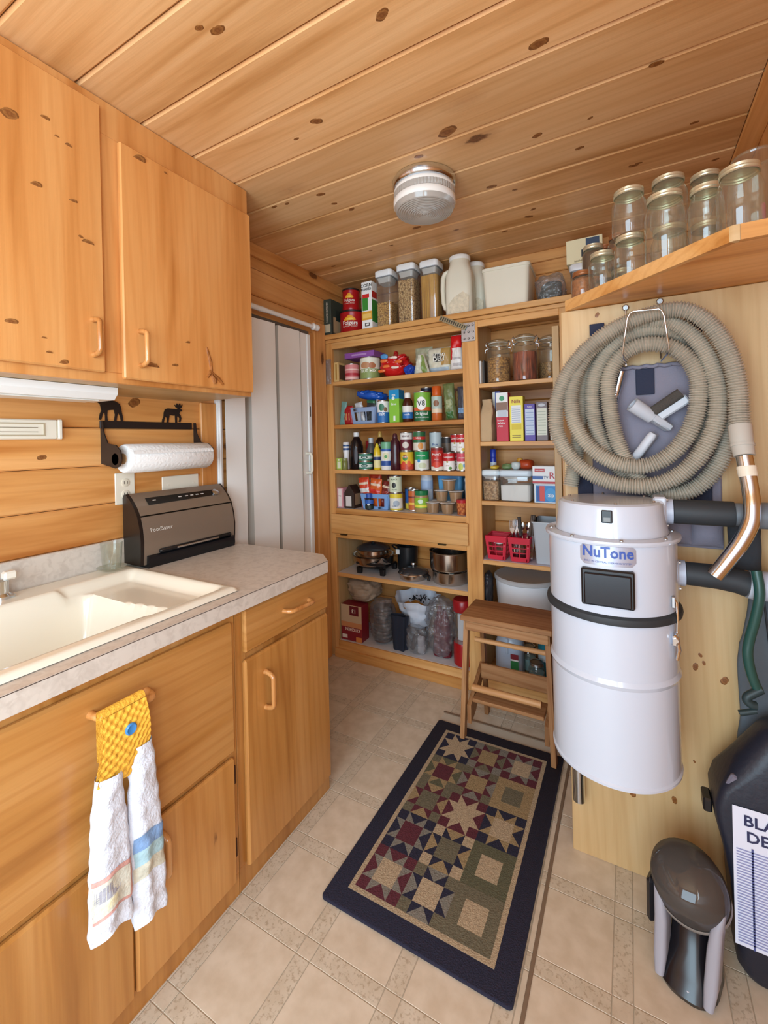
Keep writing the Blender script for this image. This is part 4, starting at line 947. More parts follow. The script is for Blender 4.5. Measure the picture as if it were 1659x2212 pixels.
db = thing('dusting_brush', 'grey dusting brush head with dark bristles in the organiser pocket', 'brush', (.09, 1.5, 1.43))
b = MB(); b.tf(tooldir((.065, 1.495, 1.395), (.142, 1.490, 1.448))); b.box(-.010, .006, -.014, .014, -.01, .095, .004); o = b.build('head', GREYP, db); o.location = -Vector((.09, 1.5, 1.43))
b = MB(); b.tf(tooldir((.055, 1.490, 1.412), (.130, 1.485, 1.466)))
rnd = random.Random(5)
b.loft([[(x + rnd.uniform(-.001, .001), y, z) for x, y, z in rrect(.030, .028, .009, zz, 4)] for zz in (0, .01, .03, .05, .07, .088)]); o = b.build('bristles', plain('#4a4642', .95, bump=1, bscale=300), db, 60); o.location = -Vector((.09, 1.5, 1.43))
ub = thing('upholstery_tool', 'flat grey upholstery tool in the lower organiser pocket', 'nozzle', (.03, 1.5, 1.34))
b = MB(); b.tf(tooldir((.062, 1.498, 1.352), (.010, 1.506, 1.275))); b.loft([rrect(.060, .020, .008, 0, 4), rrect(.066, .024, .008, .012, 4), rrect(.062, .024, .008, .07, 4), rrect(.04, .024, .01, .10, 4)]); o = b.build('head', GREYP, ub, 40); o.location = -Vector((.03, 1.5, 1.34))
b = MB(); b.lathe([(.012, 0), (.012, .16)], 18); et = b.build('extension_tube', CHROME); et.location = (-.058, 1.512, 1.385); et.rotation_euler = (R(4), R(14), 0); tag(et, 'slim chrome extension tube standing in the organiser', 'tube')

# ================================================================== corner shelf and preserving jars
SH0, SH1 = 1.7565, 1.788
csf = thing('corner_shelf', 'angled pine corner shelf above the hose, carrying glass preserving jars', 'shelf', (.12, 1.55, SH0))
b = MB(); b.prism([(-.165, 1.560), (.205, 1.200), (.418, 1.200), (.418, 1.90), (-.165, 1.90)], SH0, SH1 - .002, 'z'); b.build('board', PINE['x'], csf, world=True)
def edgestrip(p, q, n):
    p = Vector(p); q = Vector(q); d = (q - p).normalized(); nn_ = Vector((d.y, -d.x)) * .016; b = MB()
    b.prism([(p.x, p.y), (q.x, q.y), (q.x + nn_.x, q.y + nn_.y), (p.x + nn_.x, p.y + nn_.y)], SH0 - .001, SH1 + .001, 'z'); return b.build('edge_strip', n, csf, world=True)
edgestrip((-.165, 1.560), (.205, 1.200), FRM['x']); edgestrip((.212, 1.200), (.418, 1.200), FRM['x'])
b = MB(); b.prism([(.1935, 1.1885), (.205, 1.1992), (.2115, 1.1992), (.2115, 1.184), (.200, 1.184)], SH0 - .001, SH1 + .001, 'z'); b.build('corner_strip', PLY['x'], csf, world=True)
def mason(label, x, y, z, r, h, content=None, fill=.0, ringmat=GOLD, lid=True, group='glass preserving jars on the corner shelf'):
    t = thing('preserving_jar', label, 'jar', (x, y, z), random.uniform(0, 6), group)
    n = r * .80
    b = MB(); b.lathe([(0, .004), (r * .6, .003), (r * .9, 0), (r, .008), (r, h * .66), (r * .97, h * .72), (n * 1.06, max(h * .80, h - .026)), (n, max(h * .83, h - .021)), (n, h * .985)], 32, capb=False, capt=False); b.build('glass', GLASS, t, 50)
    b = MB(); b.lathe([(r * .93, .008), (r * .95, h * .64), (n * .95, h * .82)], 32, capb=False, capt=False)
    if lid:
        b = MB(); b.lathe([(n * 1.05, h - .0165), (n * 1.09, h - .0155), (n * 1.05, h - .0125), (n * 1.09, h - .0095), (n * 1.05, h - .0065), (n * 1.07, h - .0008), (n * 1.0, h), (n * .84, h)], 32, capb=False, capt=False); b.build('ring', ringmat, t, 30)
        b = MB(); b.lathe([(n * .9, h - .0030), (n * .88, h - .0022), (0, h - .0025)], 28); b.build('lid_disc', ringmat, t)
    else:
        b = MB(); b.lathe([(n, h * .97), (n * 1.04, h * .985), (n, h), (n * .95, h * .985)], 32, capb=False, capt=False); b.build('rim', GLASS, t, 50)
    if content:
        b = MB(); k = .93; zz = h * fill
        pr = [(0, .006), (r * k, .009), (r * k, min(zz, h * .66))]
        if zz > h * .66: pr += [(r * .9, h * .71), (n * .9, min(zz, h * .80))]
        pr += [(pr[-1][0] * .6, pr[-1][1] + .003), (0, pr[-1][1] + .001)]
        b.lathe(pr, 28); b.build('contents', content, t, 40)
    return t
AMB = plain('#a8622f', .7, var=.35, vscale=90, bump=.8, bscale=120); DKB = plain('#4a2c14', .5, var=.3, vscale=40); COP = plain('#9a6038', .35, .3)
mason('small jar of amber grains at the left end of the corner shelf', -.125, 1.597, SH1 + .0012, .037, .098, AMB, .78, COP)
mason('small empty jar with gold ring lid, just right of the amber jar', -.063, 1.502, SH1 + .0012, .039, .112)
mason('short empty wide jar with gold lid under a stacked jar', .010, 1.436, SH1 + .0012, .041, .119)
mason('clear pint jar with gold lid stacked on the short wide jar', .010, 1.438, SH1 + .1207, .044, .129)
mason('clear jar at the back carrying a dark brown jar', -.095, 1.690, SH1 + .0012, .038, .100, AMB, .7, COP)
mason('dark brown filled jar with gold lid, stacked at the back', -.098, 1.690, SH1 + .1017, .037, .112, DKB, .80)
mason('short jar beside the back stack under a copper-lidded jar', -.012, 1.655, SH1 + .0012, .038, .10)
mason('copper-toned jar on top of the short back jar', -.020, 1.650, SH1 + .1017, .034, .115, COP, .6, COP)
mason('dim little jar far back between the dark and the copper jars', -.066, 1.792, SH1 + .0012, .036, .24, DKB, .5, COP)
mason('large empty quart jar with gold lid at the front edge, beside the stacked pint', .090, 1.356, SH1 + .0012, .0465, .174)
mason('empty jar supporting another behind the front quart jar', .108, 1.492, SH1 + .0012, .046, .142)
mason('empty jar with gold lid stacked behind the front quart jar', .108, 1.492, SH1 + .1437, .046, .138)
mason('empty jar standing under another at the back near the right wall', .200, 1.545, SH1 + .0012, .042, .150)
mason('empty gold-lidded jar stacked at the back near the right wall', .200, 1.545, SH1 + .1517, .041, .140)
mason('empty quart jar squeezed between the front quart jar and the jar at the bend', .172, 1.322, SH1 + .0012, .037, .155)
mason('clear jar with thin gold ring at the front bend of the corner shelf', .224, 1.250, SH1 + .0012, .043, .146)
mason('big wide-mouthed clear jar against the right wall', .285, 1.425, SH1 + .0012, .056, .250, lid=False)
pk = thing('pink_bowl', 'bright pink plastic bowl at the right end of the corner shelf', 'bowl', (.336, 1.285, SH1 + .0012))
b = MB(); b.lathe([(.028, 0), (.030, .004), (.046, .030), (.052, .062), (.054, .064), (.050, .060), (.044, .030), (.02, .008), (0, .007)], 32, capb=False); b.build('shell', plain('#e0426e', .3), pk, 50)

# ================================================================== things on the right
GAR = plain('#5b646c', .9, bump=.3, bscale=180, name='slate_grey_fabric')
gb = thing('garment_bag', 'slate grey zipped garment bag hanging at the right wall', 'bag', (.33, 1.47, .42))
def gbag(u, v):
    a = 2 * PI * u; z = .30 + .66 * v; w_ = .086 * (1 - .55 * max(0, v - .72) / .28); d = .016
    x = .332 + w_ * math.copysign(abs(math.cos(a)) ** .6, math.cos(a)); y = 1.522 + d * math.copysign(abs(math.sin(a)) ** .7, math.sin(a))
    k = .007 * nz3(x * 12, z * 7, 4) + .004 * nz3(x * 30, z * 16, 9)
    return (x + k, y - k, z)
b = MB(); b.grid(gbag, 40, 50); b.build('body', GAR, gb, 60, world=True)
b = MB(); b.tube([(.300 + .035 * t, 1.5005 - .003 * math.sin(t * 3), .90 - .48 * t) for t in [i / 12 for i in range(13)]], .0022, 6); b.build('zip', plain('#23262c', .6), gb, world=True)
b = MB(); b.box(.312, .325, 1.494, 1.499, .76, .766, .001); b.build('zip_pull', CHROME, gb, world=True)
sl = thing('hanging_sleeve', 'dark charcoal cloth sleeve hanging behind the chrome wand', 'cloth', (.24, 1.50, .9))
b = MB()
def slv(u, v):
    a = 2 * PI * u; z = .985 + .15 * v; x = .262 + .035 * math.cos(a) + .006 * nz3(z * 14, a, 2); y = 1.505 + .025 * math.sin(a)
    return (x, y, z)
b.grid(slv, 24, 20); b.build('cloth', plain('#3b4047', .95, bump=.3, bscale=150), sl, 60, world=True)
gh = thing('green_cord', 'dark green coiled cord with a plug hanging beside the garment bag', 'cord', (.245, 1.40, .70))
b = MB(); b.tube(smooth([(.262, 1.378, 1.012), (.266, 1.371, .96), (.258, 1.374, .90), (.246, 1.380, .84), (.242, 1.38, .80), (.250, 1.382, .75), (.262, 1.385, .715)]), .0112, 14); b.build('cord', plain('#1f4a44', .35), gh, 60, world=True)
b = MB(); b.tube(smooth([(.268, 1.383, .722), (.252, 1.380, .710), (.240, 1.378, .700), (.238, 1.378, .690), (.246, 1.378, .682), (.256, 1.38, .68)]), .010, 12); b.tube([(.256, 1.38, .668), (.236, 1.378, .660), (.222, 1.376, .655)], .007, 10); b.build('plug', plain('#22363a', .5), gh, 60, world=True)
# tall dark cleaner body with a printed label, leaning in the corner
dk = thing('upright_cleaner', 'navy-black upright cleaner body with a big white printed label', 'cleaner', (.28, 1.44, .002))
def csec(xl, xr, y0, y1, z, r): return rrect(xr - xl, y1 - y0, r, z, 6, (xl + xr) / 2 - .28, (y0 + y1) / 2 - 1.44)
b = MB(); b.loft([csec(.22, .40, 1.37, 1.48, 0, .04), csec(.208, .412, 1.358, 1.49, .03, .03), csec(.202, .414, 1.352, 1.49, .14, .02), csec(.196, .414, 1.352, 1.49, .24, .02), csec(.182, .414, 1.352, 1.49, .32, .02), csec(.168, .414, 1.352, 1.49, .38, .02), csec(.166, .414, 1.352, 1.49, .42, .02), csec(.178, .414, 1.352, 1.49, .46, .02), csec(.215, .412, 1.36, 1.485, .53, .05), csec(.265, .410, 1.375, 1.475, .605, .04), csec(.31, .40, 1.40, 1.46, .64, .03)]); b.build('shell', plain('#1c2130', .45, bump=.2, bscale=80, name='navy_black_shell'), dk, 50)
lab = lambda s, t: (s - .010, -.0905, t)
patch(lab, (-.070, .135, .10, .438), plain('#dfe2f2', .7, name='label_paper'), dk, 'label', 8)
lab2 = lambda s, t: (lab(s, t)[0], -.0920, t)
INK = plain('#2b2f55', .7)
flat_text('BLACK &', .036, INK, dk, lambda s, t: lab2(s + .022, .408 + t), .02); flat_text('DECKER', .036, INK, dk, lambda s, t: lab2(s + .022, .370 + t), .02)
for i in range(34): patch(lab2, (-.064, .130, .110 + .0068 * i, .1125 + .0068 * i), plain('#8f95c2', .7), dk, 'print_line', 4)
for x in (-.035, .03): patch(lab2, (x, x + .004, .10, .345), plain('#4a5288', .7), dk, 'fold_line', 1)
b = MB(); b.tf(Matrix.Translation((-.090, -.072, .450)) @ Matrix.Rotation(R(24), 4, 'Y')); b.box(-.010, .010, -.006, .006, -.03, .055, .004); b.build('side_bracket', plain('#6f6d7d', .4), dk)
b = MB(); b.box(-.134, -.114, -.05, .0, .37, .405, .004); b.build('side_catch', BLACK, dk)
# cordless hand vacuum standing on its nose
hv = thing('hand_vacuum', 'black and grey cordless hand vacuum with smoked dust bowl standing on the floor', 'hand vacuum', (.108, 1.333, .0006), R(-18), rx=R(0))
b = MB(); b.loft([rrect(.118, .150, .05, 0, 6, 0, -.01), rrect(.128, .160, .055, .012, 6, 0, -.01), rrect(.120, .140, .05, .040, 6, 0, 0), rrect(.090, .100, .04, .075, 6, 0, .015), rrect(.080, .085, .035, .165, 6, 0, .03)]); b.build('foot', plain('#141318', .22, name='black_gloss'), hv, 50)
for s in (-1, 1):
    b = MB(); b.loft([rrect(.020, .050, .008, .016, 4, s * .050, -.060), rrect(.028, .060, .010, .05, 4, s * .052, -.042), rrect(.028, .050, .010, .12, 4, s * .055, -.024), rrect(.024, .055, .010, .17, 4, s * .060, -.012), rrect(.012, .045, .005, .205, 4, s * .070, 0)]); b.build('side_panel', plain('#a09ea8', .4), hv, 40)
BT = Matrix.Translation((-.004, .012, .205)) @ Matrix.Rotation(R(30), 4, 'X')
b = MB(); b.tf(BT)
b.lathe([(.0, -.092), (.048, -.088), (.072, -.068), (.083, -.03), (.083, .02), (.076, .052), (.055, .072), (0, .078)], 36, capb=False, sq=(1.0, .95)); b.build('dust_bowl', SMOKE, hv, 50)
b = MB(); b.tf(BT); b.lathe([(.0, -.074), (.042, -.070), (.060, -.03), (.060, .02), (.046, .045), (0, .05)], 28, capb=False); b.build('filter', plain('#3b3633', .8, bump=.5), hv, 50)
b = MB(); b.tf(BT); b.lathe([(.083, -.034), (.0855, -.030), (.0855, -.022), (.0840, -.018)], 48, capb=False, capt=False, sq=(1.0, .95)); b.build('bowl_seam', plain('#8d8680', .4), hv, 50)
b = MB(); b.box(-.092, -.074, -.03, .03, .075, .19, .008); b.build('battery_pack', plain('#1c1b20', .4), hv)
b = MB(); b.lathe([(.004, -.0), (.004, .003), (0, .004)], 10, (.01, -.078, .022), ax='z'); b.build('indicator', plain('#d8d8e6', .1), hv)

# ================================================================== pantry goods: builders
def face(x, y, k=.6): return math.atan2(-x, y) * k
def pm(c, rough=.45, **k): return plain(c, rough, **k)
def can(label, x, y, z, r, h, base, bands=(), ovals=(), texts=(), group=None, rz=None, cat='can', name='food_can', metal=TIN, sleeve=True, body=None):
    t = thing(name, label, cat, (x, y, z), face(x, y) if rz is None else rz, group)
    b = MB(); b.lathe([(r * .94, .0006), (r * .985, 0), (r, .0015), (r, .0035), (r * .97, .0055), (r * .97, h - .0055), (r, h - .0035), (r, h - .0012), (r * .975, h), (r * .93, h - .001), (r * .92, h - .0035), (0, h - .0035)], 28, capb=True); b.build('tin_body', metal, t, 40)
    b = MB(); b.lathe([(r * .978, .0058), (r * .978, h - .0058)], 28, capb=False, capt=False); b.build('paper_label', pm(base), t, 40)
    deco(t, r * .982, h, bands, ovals, texts); return t
def deco(t, r, h, bands, ovals, texts):
    for z0, z1, c in bands:
        b = MB(); b.lathe([(r, h * z0), (r, h * z1)], 28, capb=False, capt=False); b.build('label_band', pm(c), t, 40)
    for u, v, a, bb, c in ovals: patch(on_cyl(r + .0006), oval(u, v * h, a, bb), pm(c), t, 'label_spot')
    for s, u, v, sz, c in texts:
        flat_text(s, sz, pm(c), t, (lambda u, v: lambda s_, q: on_cyl(r + .0012)(s_ + u, v * h + q))(u, v), .015)
def carton(label, x0, x1, y0, d, z, h, base, panels=(), texts=(), ovals=(), side=None, group=None, cat='box', name='carton', rz=0.0, sidetexts=(), rough=.45):
    t = thing(name, label, cat, ((x0 + x1) / 2, y0 + d / 2, z), rz, group); w_ = x1 - x0
    b = MB(); b.box(-w_ / 2, w_ / 2, -d / 2, d / 2, 0, h, .0012); b.build('body', pm(base, rough), t)
    for i_, (u0, u1, v0, v1, c) in enumerate(panels): patch(on_front(-d / 2 - .0004 - .00025 * min(i_, 6)), ((u0 - .5) * w_, (u1 - .5) * w_, v0 * h, v1 * h), pm(c, rough), t, 'print_panel', 1)
    for u, v, a, bb, c in ovals: patch(on_front(-d / 2 - .0022), oval((u - .5) * w_, v * h, a, bb), pm(c, rough), t, 'print_spot')
    for s, u, v, sz, c in texts: flat_text(s, sz, pm(c, rough), t, (lambda u, v: lambda a, q: ((u - .5) * w_ + a, -d / 2 - .0026, v * h + q))(u, v), .015)
    if side: 
        for u0, u1, v0, v1, c in side: patch(on_side(w_ / 2 + .0004), ((u0 - .5) * d, (u1 - .5) * d, v0 * h, v1 * h), pm(c, rough), t, 'side_print', 1)
    for s, u, v, sz, c in sidetexts: flat_text(s, sz, pm(c, rough), t, (lambda u, v: lambda a, q: (w_ / 2 + .001, (u - .5) * d + a, v * h + q))(u, v), .015)
    return t
def bottle(label, x, y, z, prof, col, cap=None, capc='#f4f4f2', bands=(), ovals=(), texts=(), group=None, cat='bottle', name='bottle', rz=None, mat=None, sq=None):
    t = thing(name, label, cat, (x, y, z), face(x, y) if rz is None else rz, group)
    b = MB(); b.lathe(prof, 26, sq=sq); b.build('body', mat or pm(col, .25), t, 45)
    if cap: b = MB(); b.lathe(cap, 22); b.build('cap', pm(capc, .35), t, 40)
    H = prof[-1][1]
    for z0, z1, c, r in bands:
        b = MB(); b.lathe([(r, H * z0), (r, H * z1)], 26, capb=False, capt=False, sq=sq); b.build('label', pm(c), t, 45)
    for u, v, a, bb, c, r in ovals: patch(on_cyl(r), oval(u, v * H, a, bb), pm(c), t, 'label_spot')
    for s, u, v, sz, c, r in texts: flat_text(s, sz, pm(c), t, (lambda u, v, r: lambda a, q: on_cyl(r)(a + u, v * H + q))(u, v, r), .015)
    return t
def pillow(w_, h, th, seed, crk=.004, n=22, top=1.0, bot=1.0, lean=0.0, freq=18):
    """puffed pouch in the xz plane facing -y, standing on z=0"""
    b = MB()
    def f(side):
        def g(u, v):
            s = abs(2 * u - 1); q = abs(2 * v - 1)
            k = max(0, 1 - s ** 3) ** .5 * max(0, 1 - q ** 4) ** .5
            ww = w_ * (bot + (top - bot) * v)
            x = (u - .5) * ww; z = v * h
            nn = crk * (nz3(x * freq * 2 + seed, z * freq * 2, side + seed) + .5 * nz3(x * freq * 5, z * freq * 5, seed))
            return (x + nn * .4, side * (th / 2 * k) + nn * (.25 + .75 * k) + lean * z, z + nn * .5 * q * 0)
        return g
    b.grid(f(-1), n, n); b.grid(f(1), n, n); return b
def pouch(label, x, y, z, w_, h, th, col, seed=1, mat=None, rz=0.0, cat='bag', name='pouch', group=None, crk=.005, top=1.0, bot=1.0, lean=0.0, spots=(), texts=(), rough=.4, tilt=0.0, freq=18):
    t = thing(name, label, cat, (x, y, z), rz, group, ry=tilt)
    pillow(w_, h, th, seed, crk, 22, top, bot, lean, freq).build('wrapper', mat or pm(col, rough), t, 60)
    def fr(u, v):
        s = abs(2 * u - 1); q = abs(2 * v - 1); k = max(0, 1 - s ** 3) ** .5 * max(0, 1 - q ** 4) ** .5
        ww = w_ * (bot + (top - bot) * v); X = (u - .5) * ww; Z = v * h
        nn = crk * (nz3(X * freq * 2 + seed, Z * freq * 2, -1 + seed) + .5 * nz3(X * freq * 5, Z * freq * 5, seed))
        return (X + nn * .4, -(th / 2 * k) + nn * (.25 + .75 * k) + lean * Z, Z)
    for u0, u1, v0, v1, c in spots:
        b = MB(); b.grid(lambda a, q: (lambda p: (p[0], p[1] - .0014, p[2]))(fr(u0 + (u1 - u0) * a, v0 + (v1 - v0) * q)), 14, 14); b.build('print_panel', pm(c, rough), t, 60)
    for s, u, v, sz, c in texts: flat_text(s, sz, pm(c), t, (lambda u, v: lambda a, q: (lambda p: (p[0], p[1] - .0045, p[2]))(fr(min(.98, max(.02, u + a / w_)), min(.98, max(.02, v + q / h)))))(u, v), .02)
    return t
def blob(name, col, parent, w_, d, h, seed, crk=.01, flat=.0, mat=None, n=44, rough=.45, loc=(0, 0, 0), ex=.75, neck=0.0, freq=14):
    b = MB()
    def f(u, v):
        a = 2 * PI * u; e = PI * (v - .5)
        ce = math.copysign(abs(math.cos(e)) ** ex, math.cos(e)); se = math.copysign(abs(math.sin(e)) ** ex, math.sin(e))
        ca = math.copysign(abs(math.cos(a)) ** ex, math.cos(a)); sa = math.copysign(abs(math.sin(a)) ** ex, math.sin(a))
        k = 1 - neck * max(0, v - .6) / .4
        x = w_ / 2 * ce * ca * k; y = d / 2 * ce * sa * k; z = h / 2 * (1 + se)
        nn = crk * (nz3(x * freq + seed, y * freq, z * freq) + .7 - 1.6 * abs(nz3(x * freq * 1.7, y * freq * 1.7 + seed, z * freq * 2.2)) - .5 * abs(nz3(x * freq * 4, y * freq * 4, z * freq * 4 + seed)))
        q = min(1, max(0, z / h * 4))
        return (x + nn * (ca if abs(ce) > .01 else 0) * q, y + nn * sa * q, max(0, z + nn * .6 * q))
    b.grid(f, n, n); o = b.build(name, mat or pm(col, rough), parent, 60); o.location = loc; return o
def popbox(label, x, y, z, w_, d, h, content, fill, lidc='#f1f1f0', group=None, name='storage_container', rr=.018, rz=0.0, wavy=0.0, gask='#8e9296'):
    t = thing(name, label, 'container', (x, y, z), rz, group); hb = h * .88 if h > .2 else h * .80
    b = MB(); b.loft([rrect(w_ - .010, d - .010, rr, 0, 5), rrect(w_ - .004, d - .004, rr, .006, 5), rrect(w_, d, rr, hb, 5)], True, False); b.build('clear_wall', CLEARP, t, 40)
    b = MB(); b.loft([rrect(w_ + .004, d + .004, rr + .002, hb + .004, 5), rrect(w_ + .008, d + .008, rr + .004, hb + .009, 5), rrect(w_ + .008, d + .008, rr + .004, h - .006, 5), rrect(w_ - .002, d - .002, rr, h, 5)]); b.build('lid', pm(lidc, .35), t, 40)
    b = MB(); b.loft([rrect(w_ + .002, d + .002, rr, hb - .001, 5), rrect(w_ + .002, d + .002, rr, hb + .0038, 5)]); b.build('gasket', pm(gask, .5), t, 40)
    b = MB(); b.loft([rrect(w_ * .86, d * .86, rr * .7, hb - .001, 5), rrect(w_ * .72, d * .72, rr * .7, hb - h * .09, 5)]); b.build('lid_insert', pm('#cfcdca', .4), t, 40)
    if content is not None:
        zf = hb * fill; b = MB(); lo = [rrect(w_ - .014, d - .014, rr * .8, .004, 5), rrect(w_ - .010, d - .010, rr * .8, .010, 5)]
        top = rrect(w_ - .008, d - .008, rr * .8, zf, 5)
        if wavy: top = [(px, py, pz + wavy * math.sin(px * 26 + 1.2)) for px, py, pz in top]
        lo += [top, [(px * .5, py * .5, pz + .003) for px, py, pz in top]]
        b.loft(lo); b.build('contents', content, t, 40)
    return t
def grain(name, c0, c1, c2, scale, stretch=(1, 1, 1), bump=.9, rough=.7):
    m, nt, bb, N, L = newmat(name); tc = N.new('ShaderNodeTexCoord')
    mp = N.new('ShaderNodeVectorMath'); mp.operation = 'MULTIPLY'; mp.inputs[1].default_value = stretch; L.new(tc.outputs['Object'], mp.inputs[0])
    v = N.new('ShaderNodeTexVoronoi'); v.inputs['Scale'].default_value = scale; L.new(mp.outputs[0], v.inputs['Vector'])
    r = N.new('ShaderNodeValToRGB'); e = r.color_ramp.elements; e[0].position = .05; e[0].color = hexc(c0); e[1].position = .85; e[1].color = hexc(c2); k = e.new(.45); k.color = hexc(c1)
    L.new(v.outputs['Distance'], r.inputs[0]); L.new(r.outputs[0], bb.inputs['Base Color']); bb.inputs['Roughness'].default_value = rough
    bp = N.new('ShaderNodeBump'); bp.invert = True; bp.inputs['Strength'].default_value = bump; bp.inputs['Distance'].default_value = .004; L.new(v.outputs['Distance'], bp.inputs['Height']); L.new(bp.outputs[0], bb.inputs['Normal']); return m
MAC = grain('macaroni', '#eec878', '#cf9a45', '#7a4f1c', 95, (1, 1, 1.6)); CHE = grain('oat_rings', '#ecd2a0', '#d0a568', '#6e4a24', 120); SPG = grain('spaghetti', '#e9b850', '#d39a34', '#a06c1c', 160, (1, 1, .03)); FLK = grain('oat_flakes', '#e6dcc8', '#d6c8ae', '#b7a588', 80); RIC = grain('rolled_oats', '#d8bb92', '#bb9468', '#7d5c3a', 100); SUG = pm('#f3f5f6', .8); TRI = grain('twisted_pasta', '#dca85a', '#b98240', '#6a4520', 75, (1, 1, 1.5)); COL = grain('red_pasta', '#c8643a', '#a8472a', '#5e2414', 110, (1, 1, .15)); AMBN = grain('brown_lentils', '#c9985a', '#ab7a40', '#62401e', 130)

# ------------------------------------------------------------------ top of the unit
ZT = 2.0206
bk = thing('cookbook', 'dark green hardback cookbook standing at the left end of the pantry top', 'book', (-1.656, 2.352, ZT))
b = MB(); b.box(-.028, .028, -.075, .085, 0, .228, .002); b.build('cover', pm('#37443c', .5), bk)
b = MB(); b.box(-.024, .024, -.070, .0855, .004, .2285); b.build('pages', pm('#d9cfb8', .8), bk)
patch(on_side(.0284), (-.05, .06, .02, .12), pm('#b9a27a'), bk, 'cover_picture', 1); patch(on_side(.0288), (-.02, .05, .10, .17), pm('#25332f'), bk, 'cover_picture', 1)
patch(on_front(-.0754), (-.022, .022, .02, .07), pm('#c9bda0'), bk, 'spine_picture', 1)
flat_text('COUNTRY KITCHEN', .020, pm('#d8d2c0'), bk, lambda s, t: (-t * .9, -.0762, .145 + s * .72), .01)
RED = '#b0161c'
for lab_, x, y, z, r, h in (('large red plastic coffee can with black lid, lower of the two', -1.535, 2.384, ZT, .082, .150), ('small red plastic coffee can stacked on the large red one', -1.535, 2.372, ZT + .1508, .056, .138)):
    t = thing('coffee_can', lab_, 'can', (x, y, z), face(x, y))
    b = MB(); b.lathe([(r * .95, 0), (r, .004), (r, h * .16), (r * .97, h * .19), (r * .97, h * .84), (r, h * .88), (r * .98, h * .93)], 36); b.build('body', pm(RED, .3), t, 40)
    b = MB(); b.lathe([(r * 1.015, h * .91), (r * 1.02, h * .985), (r * .96, h), (0, h * .995)], 36); b.build('lid', pm('#221a1a', .4), t, 40)
    f_ = on_cyl(r * .985)
    patch(f_, [(-r * .55, h * .56), (-r * .3, h * .54), (0, h * .58), (r * .3, h * .54), (r * .5, h * .57), (r * .35, h * .66), (r * .1, h * .76), (-r * .1, h * .77), (-r * .4, h * .65)], pm('#f0a526'), t, 'label_picture')
    patch(on_cyl(r * .99), oval(0, h * .60, r * .30, h * .05), pm('#f6d04a'), t, 'label_picture')
    flat_text('Folgers', r * .42, pm('#f6efe6'), t, lambda s, q: on_cyl(r * .985 + .0014)(s, h * .44 + q), .02)
    flat_text('CLASSIC ROAST', r * .17, pm('#f2d9c8'), t, lambda s, q: on_cyl(r * .985 + .0014)(s, h * .30 + q), .0)
carton('tall white corn flakes cereal box with green stripe beside the coffee cans', -1.408, -1.336, 2.291, .072, ZT, .290, '#f3f1ec',
       [(.08, .62, .40, .68, '#3b8a34'), (0, 1, .20, .38, '#e0a33a'), (.1, .9, .24, .33, '#eec46a'), (.1, .75, .66, .74, '#cf2a24'), (.30, .75, .07, .14, '#3a3632'), (.38, .67, .085, .125, '#f3f1ec')],
       [('CORN', .5, .915, .027, '#2a2624'), ('FLAKES', .5, .835, .0215, '#2a2624')], side=[(0, 1, .16, .62, '#3b8a34'), (0, .9, .66, .80, '#c22a22')], name='cereal_box')
popbox('tall clear canister half full of macaroni, first of the three white-lidded canisters', -1.268, 2.362, ZT, .108, .108, .345, MAC, .50)
popbox('tall clear canister full of oat ring cereal, middle of the three white-lidded canisters', -1.122, 2.364, ZT, .110, .110, .352, CHE, .84)
popbox('tall clear canister of spaghetti, third of the three white-lidded canisters', -.978, 2.364, ZT, .106, .106, .342, SPG, .86)
MILK = plain('#e8e0cb', .35, name='milky_plastic', trans=.0, sss=.15)
def pitcher(label, x, y, rz):
    t = thing('storage_pitcher', label, 'pitcher', (x, y, ZT), rz)
    b = MB(); b.loft([rrect(.135, .115, .03, 0, 6), rrect(.150, .13, .035, .008, 6), rrect(.150, .13, .035, .15, 6), rrect(.146, .128, .04, .23, 6), rrect(.112, .108, .045, .285, 6), rrect(.108, .104, .05, .315, 6)]); b.build('body', MILK, t, 50)
    b = MB(); b.loft([rrect(.114, .110, .052, .312, 6), rrect(.116, .112, .053, .316, 6), rrect(.116, .112, .053, .332, 6), rrect(.108, .104, .05, .337, 6)]); b.build('lid', pm('#f3f1ec', .35), t, 40)
    b = MB(); b.tube([(-.060, -.02, .262), (-.080, -.02, .252), (-.092, -.02, .225), (-.095, -.02, .16), (-.092, -.02, .09), (-.080, -.02, .055), (-.066, -.02, .05)], [.010, .013, .014, .013, .012, .012, .010], 12); b.build('handle', MILK, t, 50)
    patch(on_front(-.0655), [(-.055, .012), (.060, .012), (.062, .10), (.03, .125), (-.02, .10), (-.055, .06)], plain('#ded0b4', .5, bump=.8, bscale=90, var=.12, vscale=70), t, 'contents_patch')  # darker bumpy patch on the pitcher front, standing in for its contents
    return t
pitcher('cream plastic pitcher with handle and white lid, holding oat flakes', -.808, 2.366, R(4))
pitcher('second cream plastic pitcher, half hidden behind the first one', -.770, 2.510, R(4))
bn = thing('square_bin', 'square milky white plastic bin with lid on the pantry top', 'bin', (-.548, 2.41, ZT), R(2))
b = MB(); b.loft([rrect(.215, .215, .018, 0, 4), rrect(.238, .232, .022, .198, 4)]); b.build('body', MILK, bn, 40)
b = MB(); b.loft([rrect(.246, .240, .024, .197, 4), rrect(.248, .242, .024, .212, 4), rrect(.238, .232, .02, .216, 4)]); b.build('lid', MILK, bn, 40)
t = thing('wrapped_bundle', 'bundle of grey green plastic wrap beside the square white bin', 'bundle', (-.338, 2.40, ZT))
blob('contents', '#4c554c', t, .10, .09, .115, 3, .012, rough=.4); blob('wrap', '', t, .132, .13, .152, 8, .014, mat=BAGP)
popbox('clear snack container with grey and white lid at the pantry corner', -.185, 2.46, ZT, .125, .11, .190, pm('#b9b2a8', .6, var=.3, vscale=30), .38, '#e9e9ea')
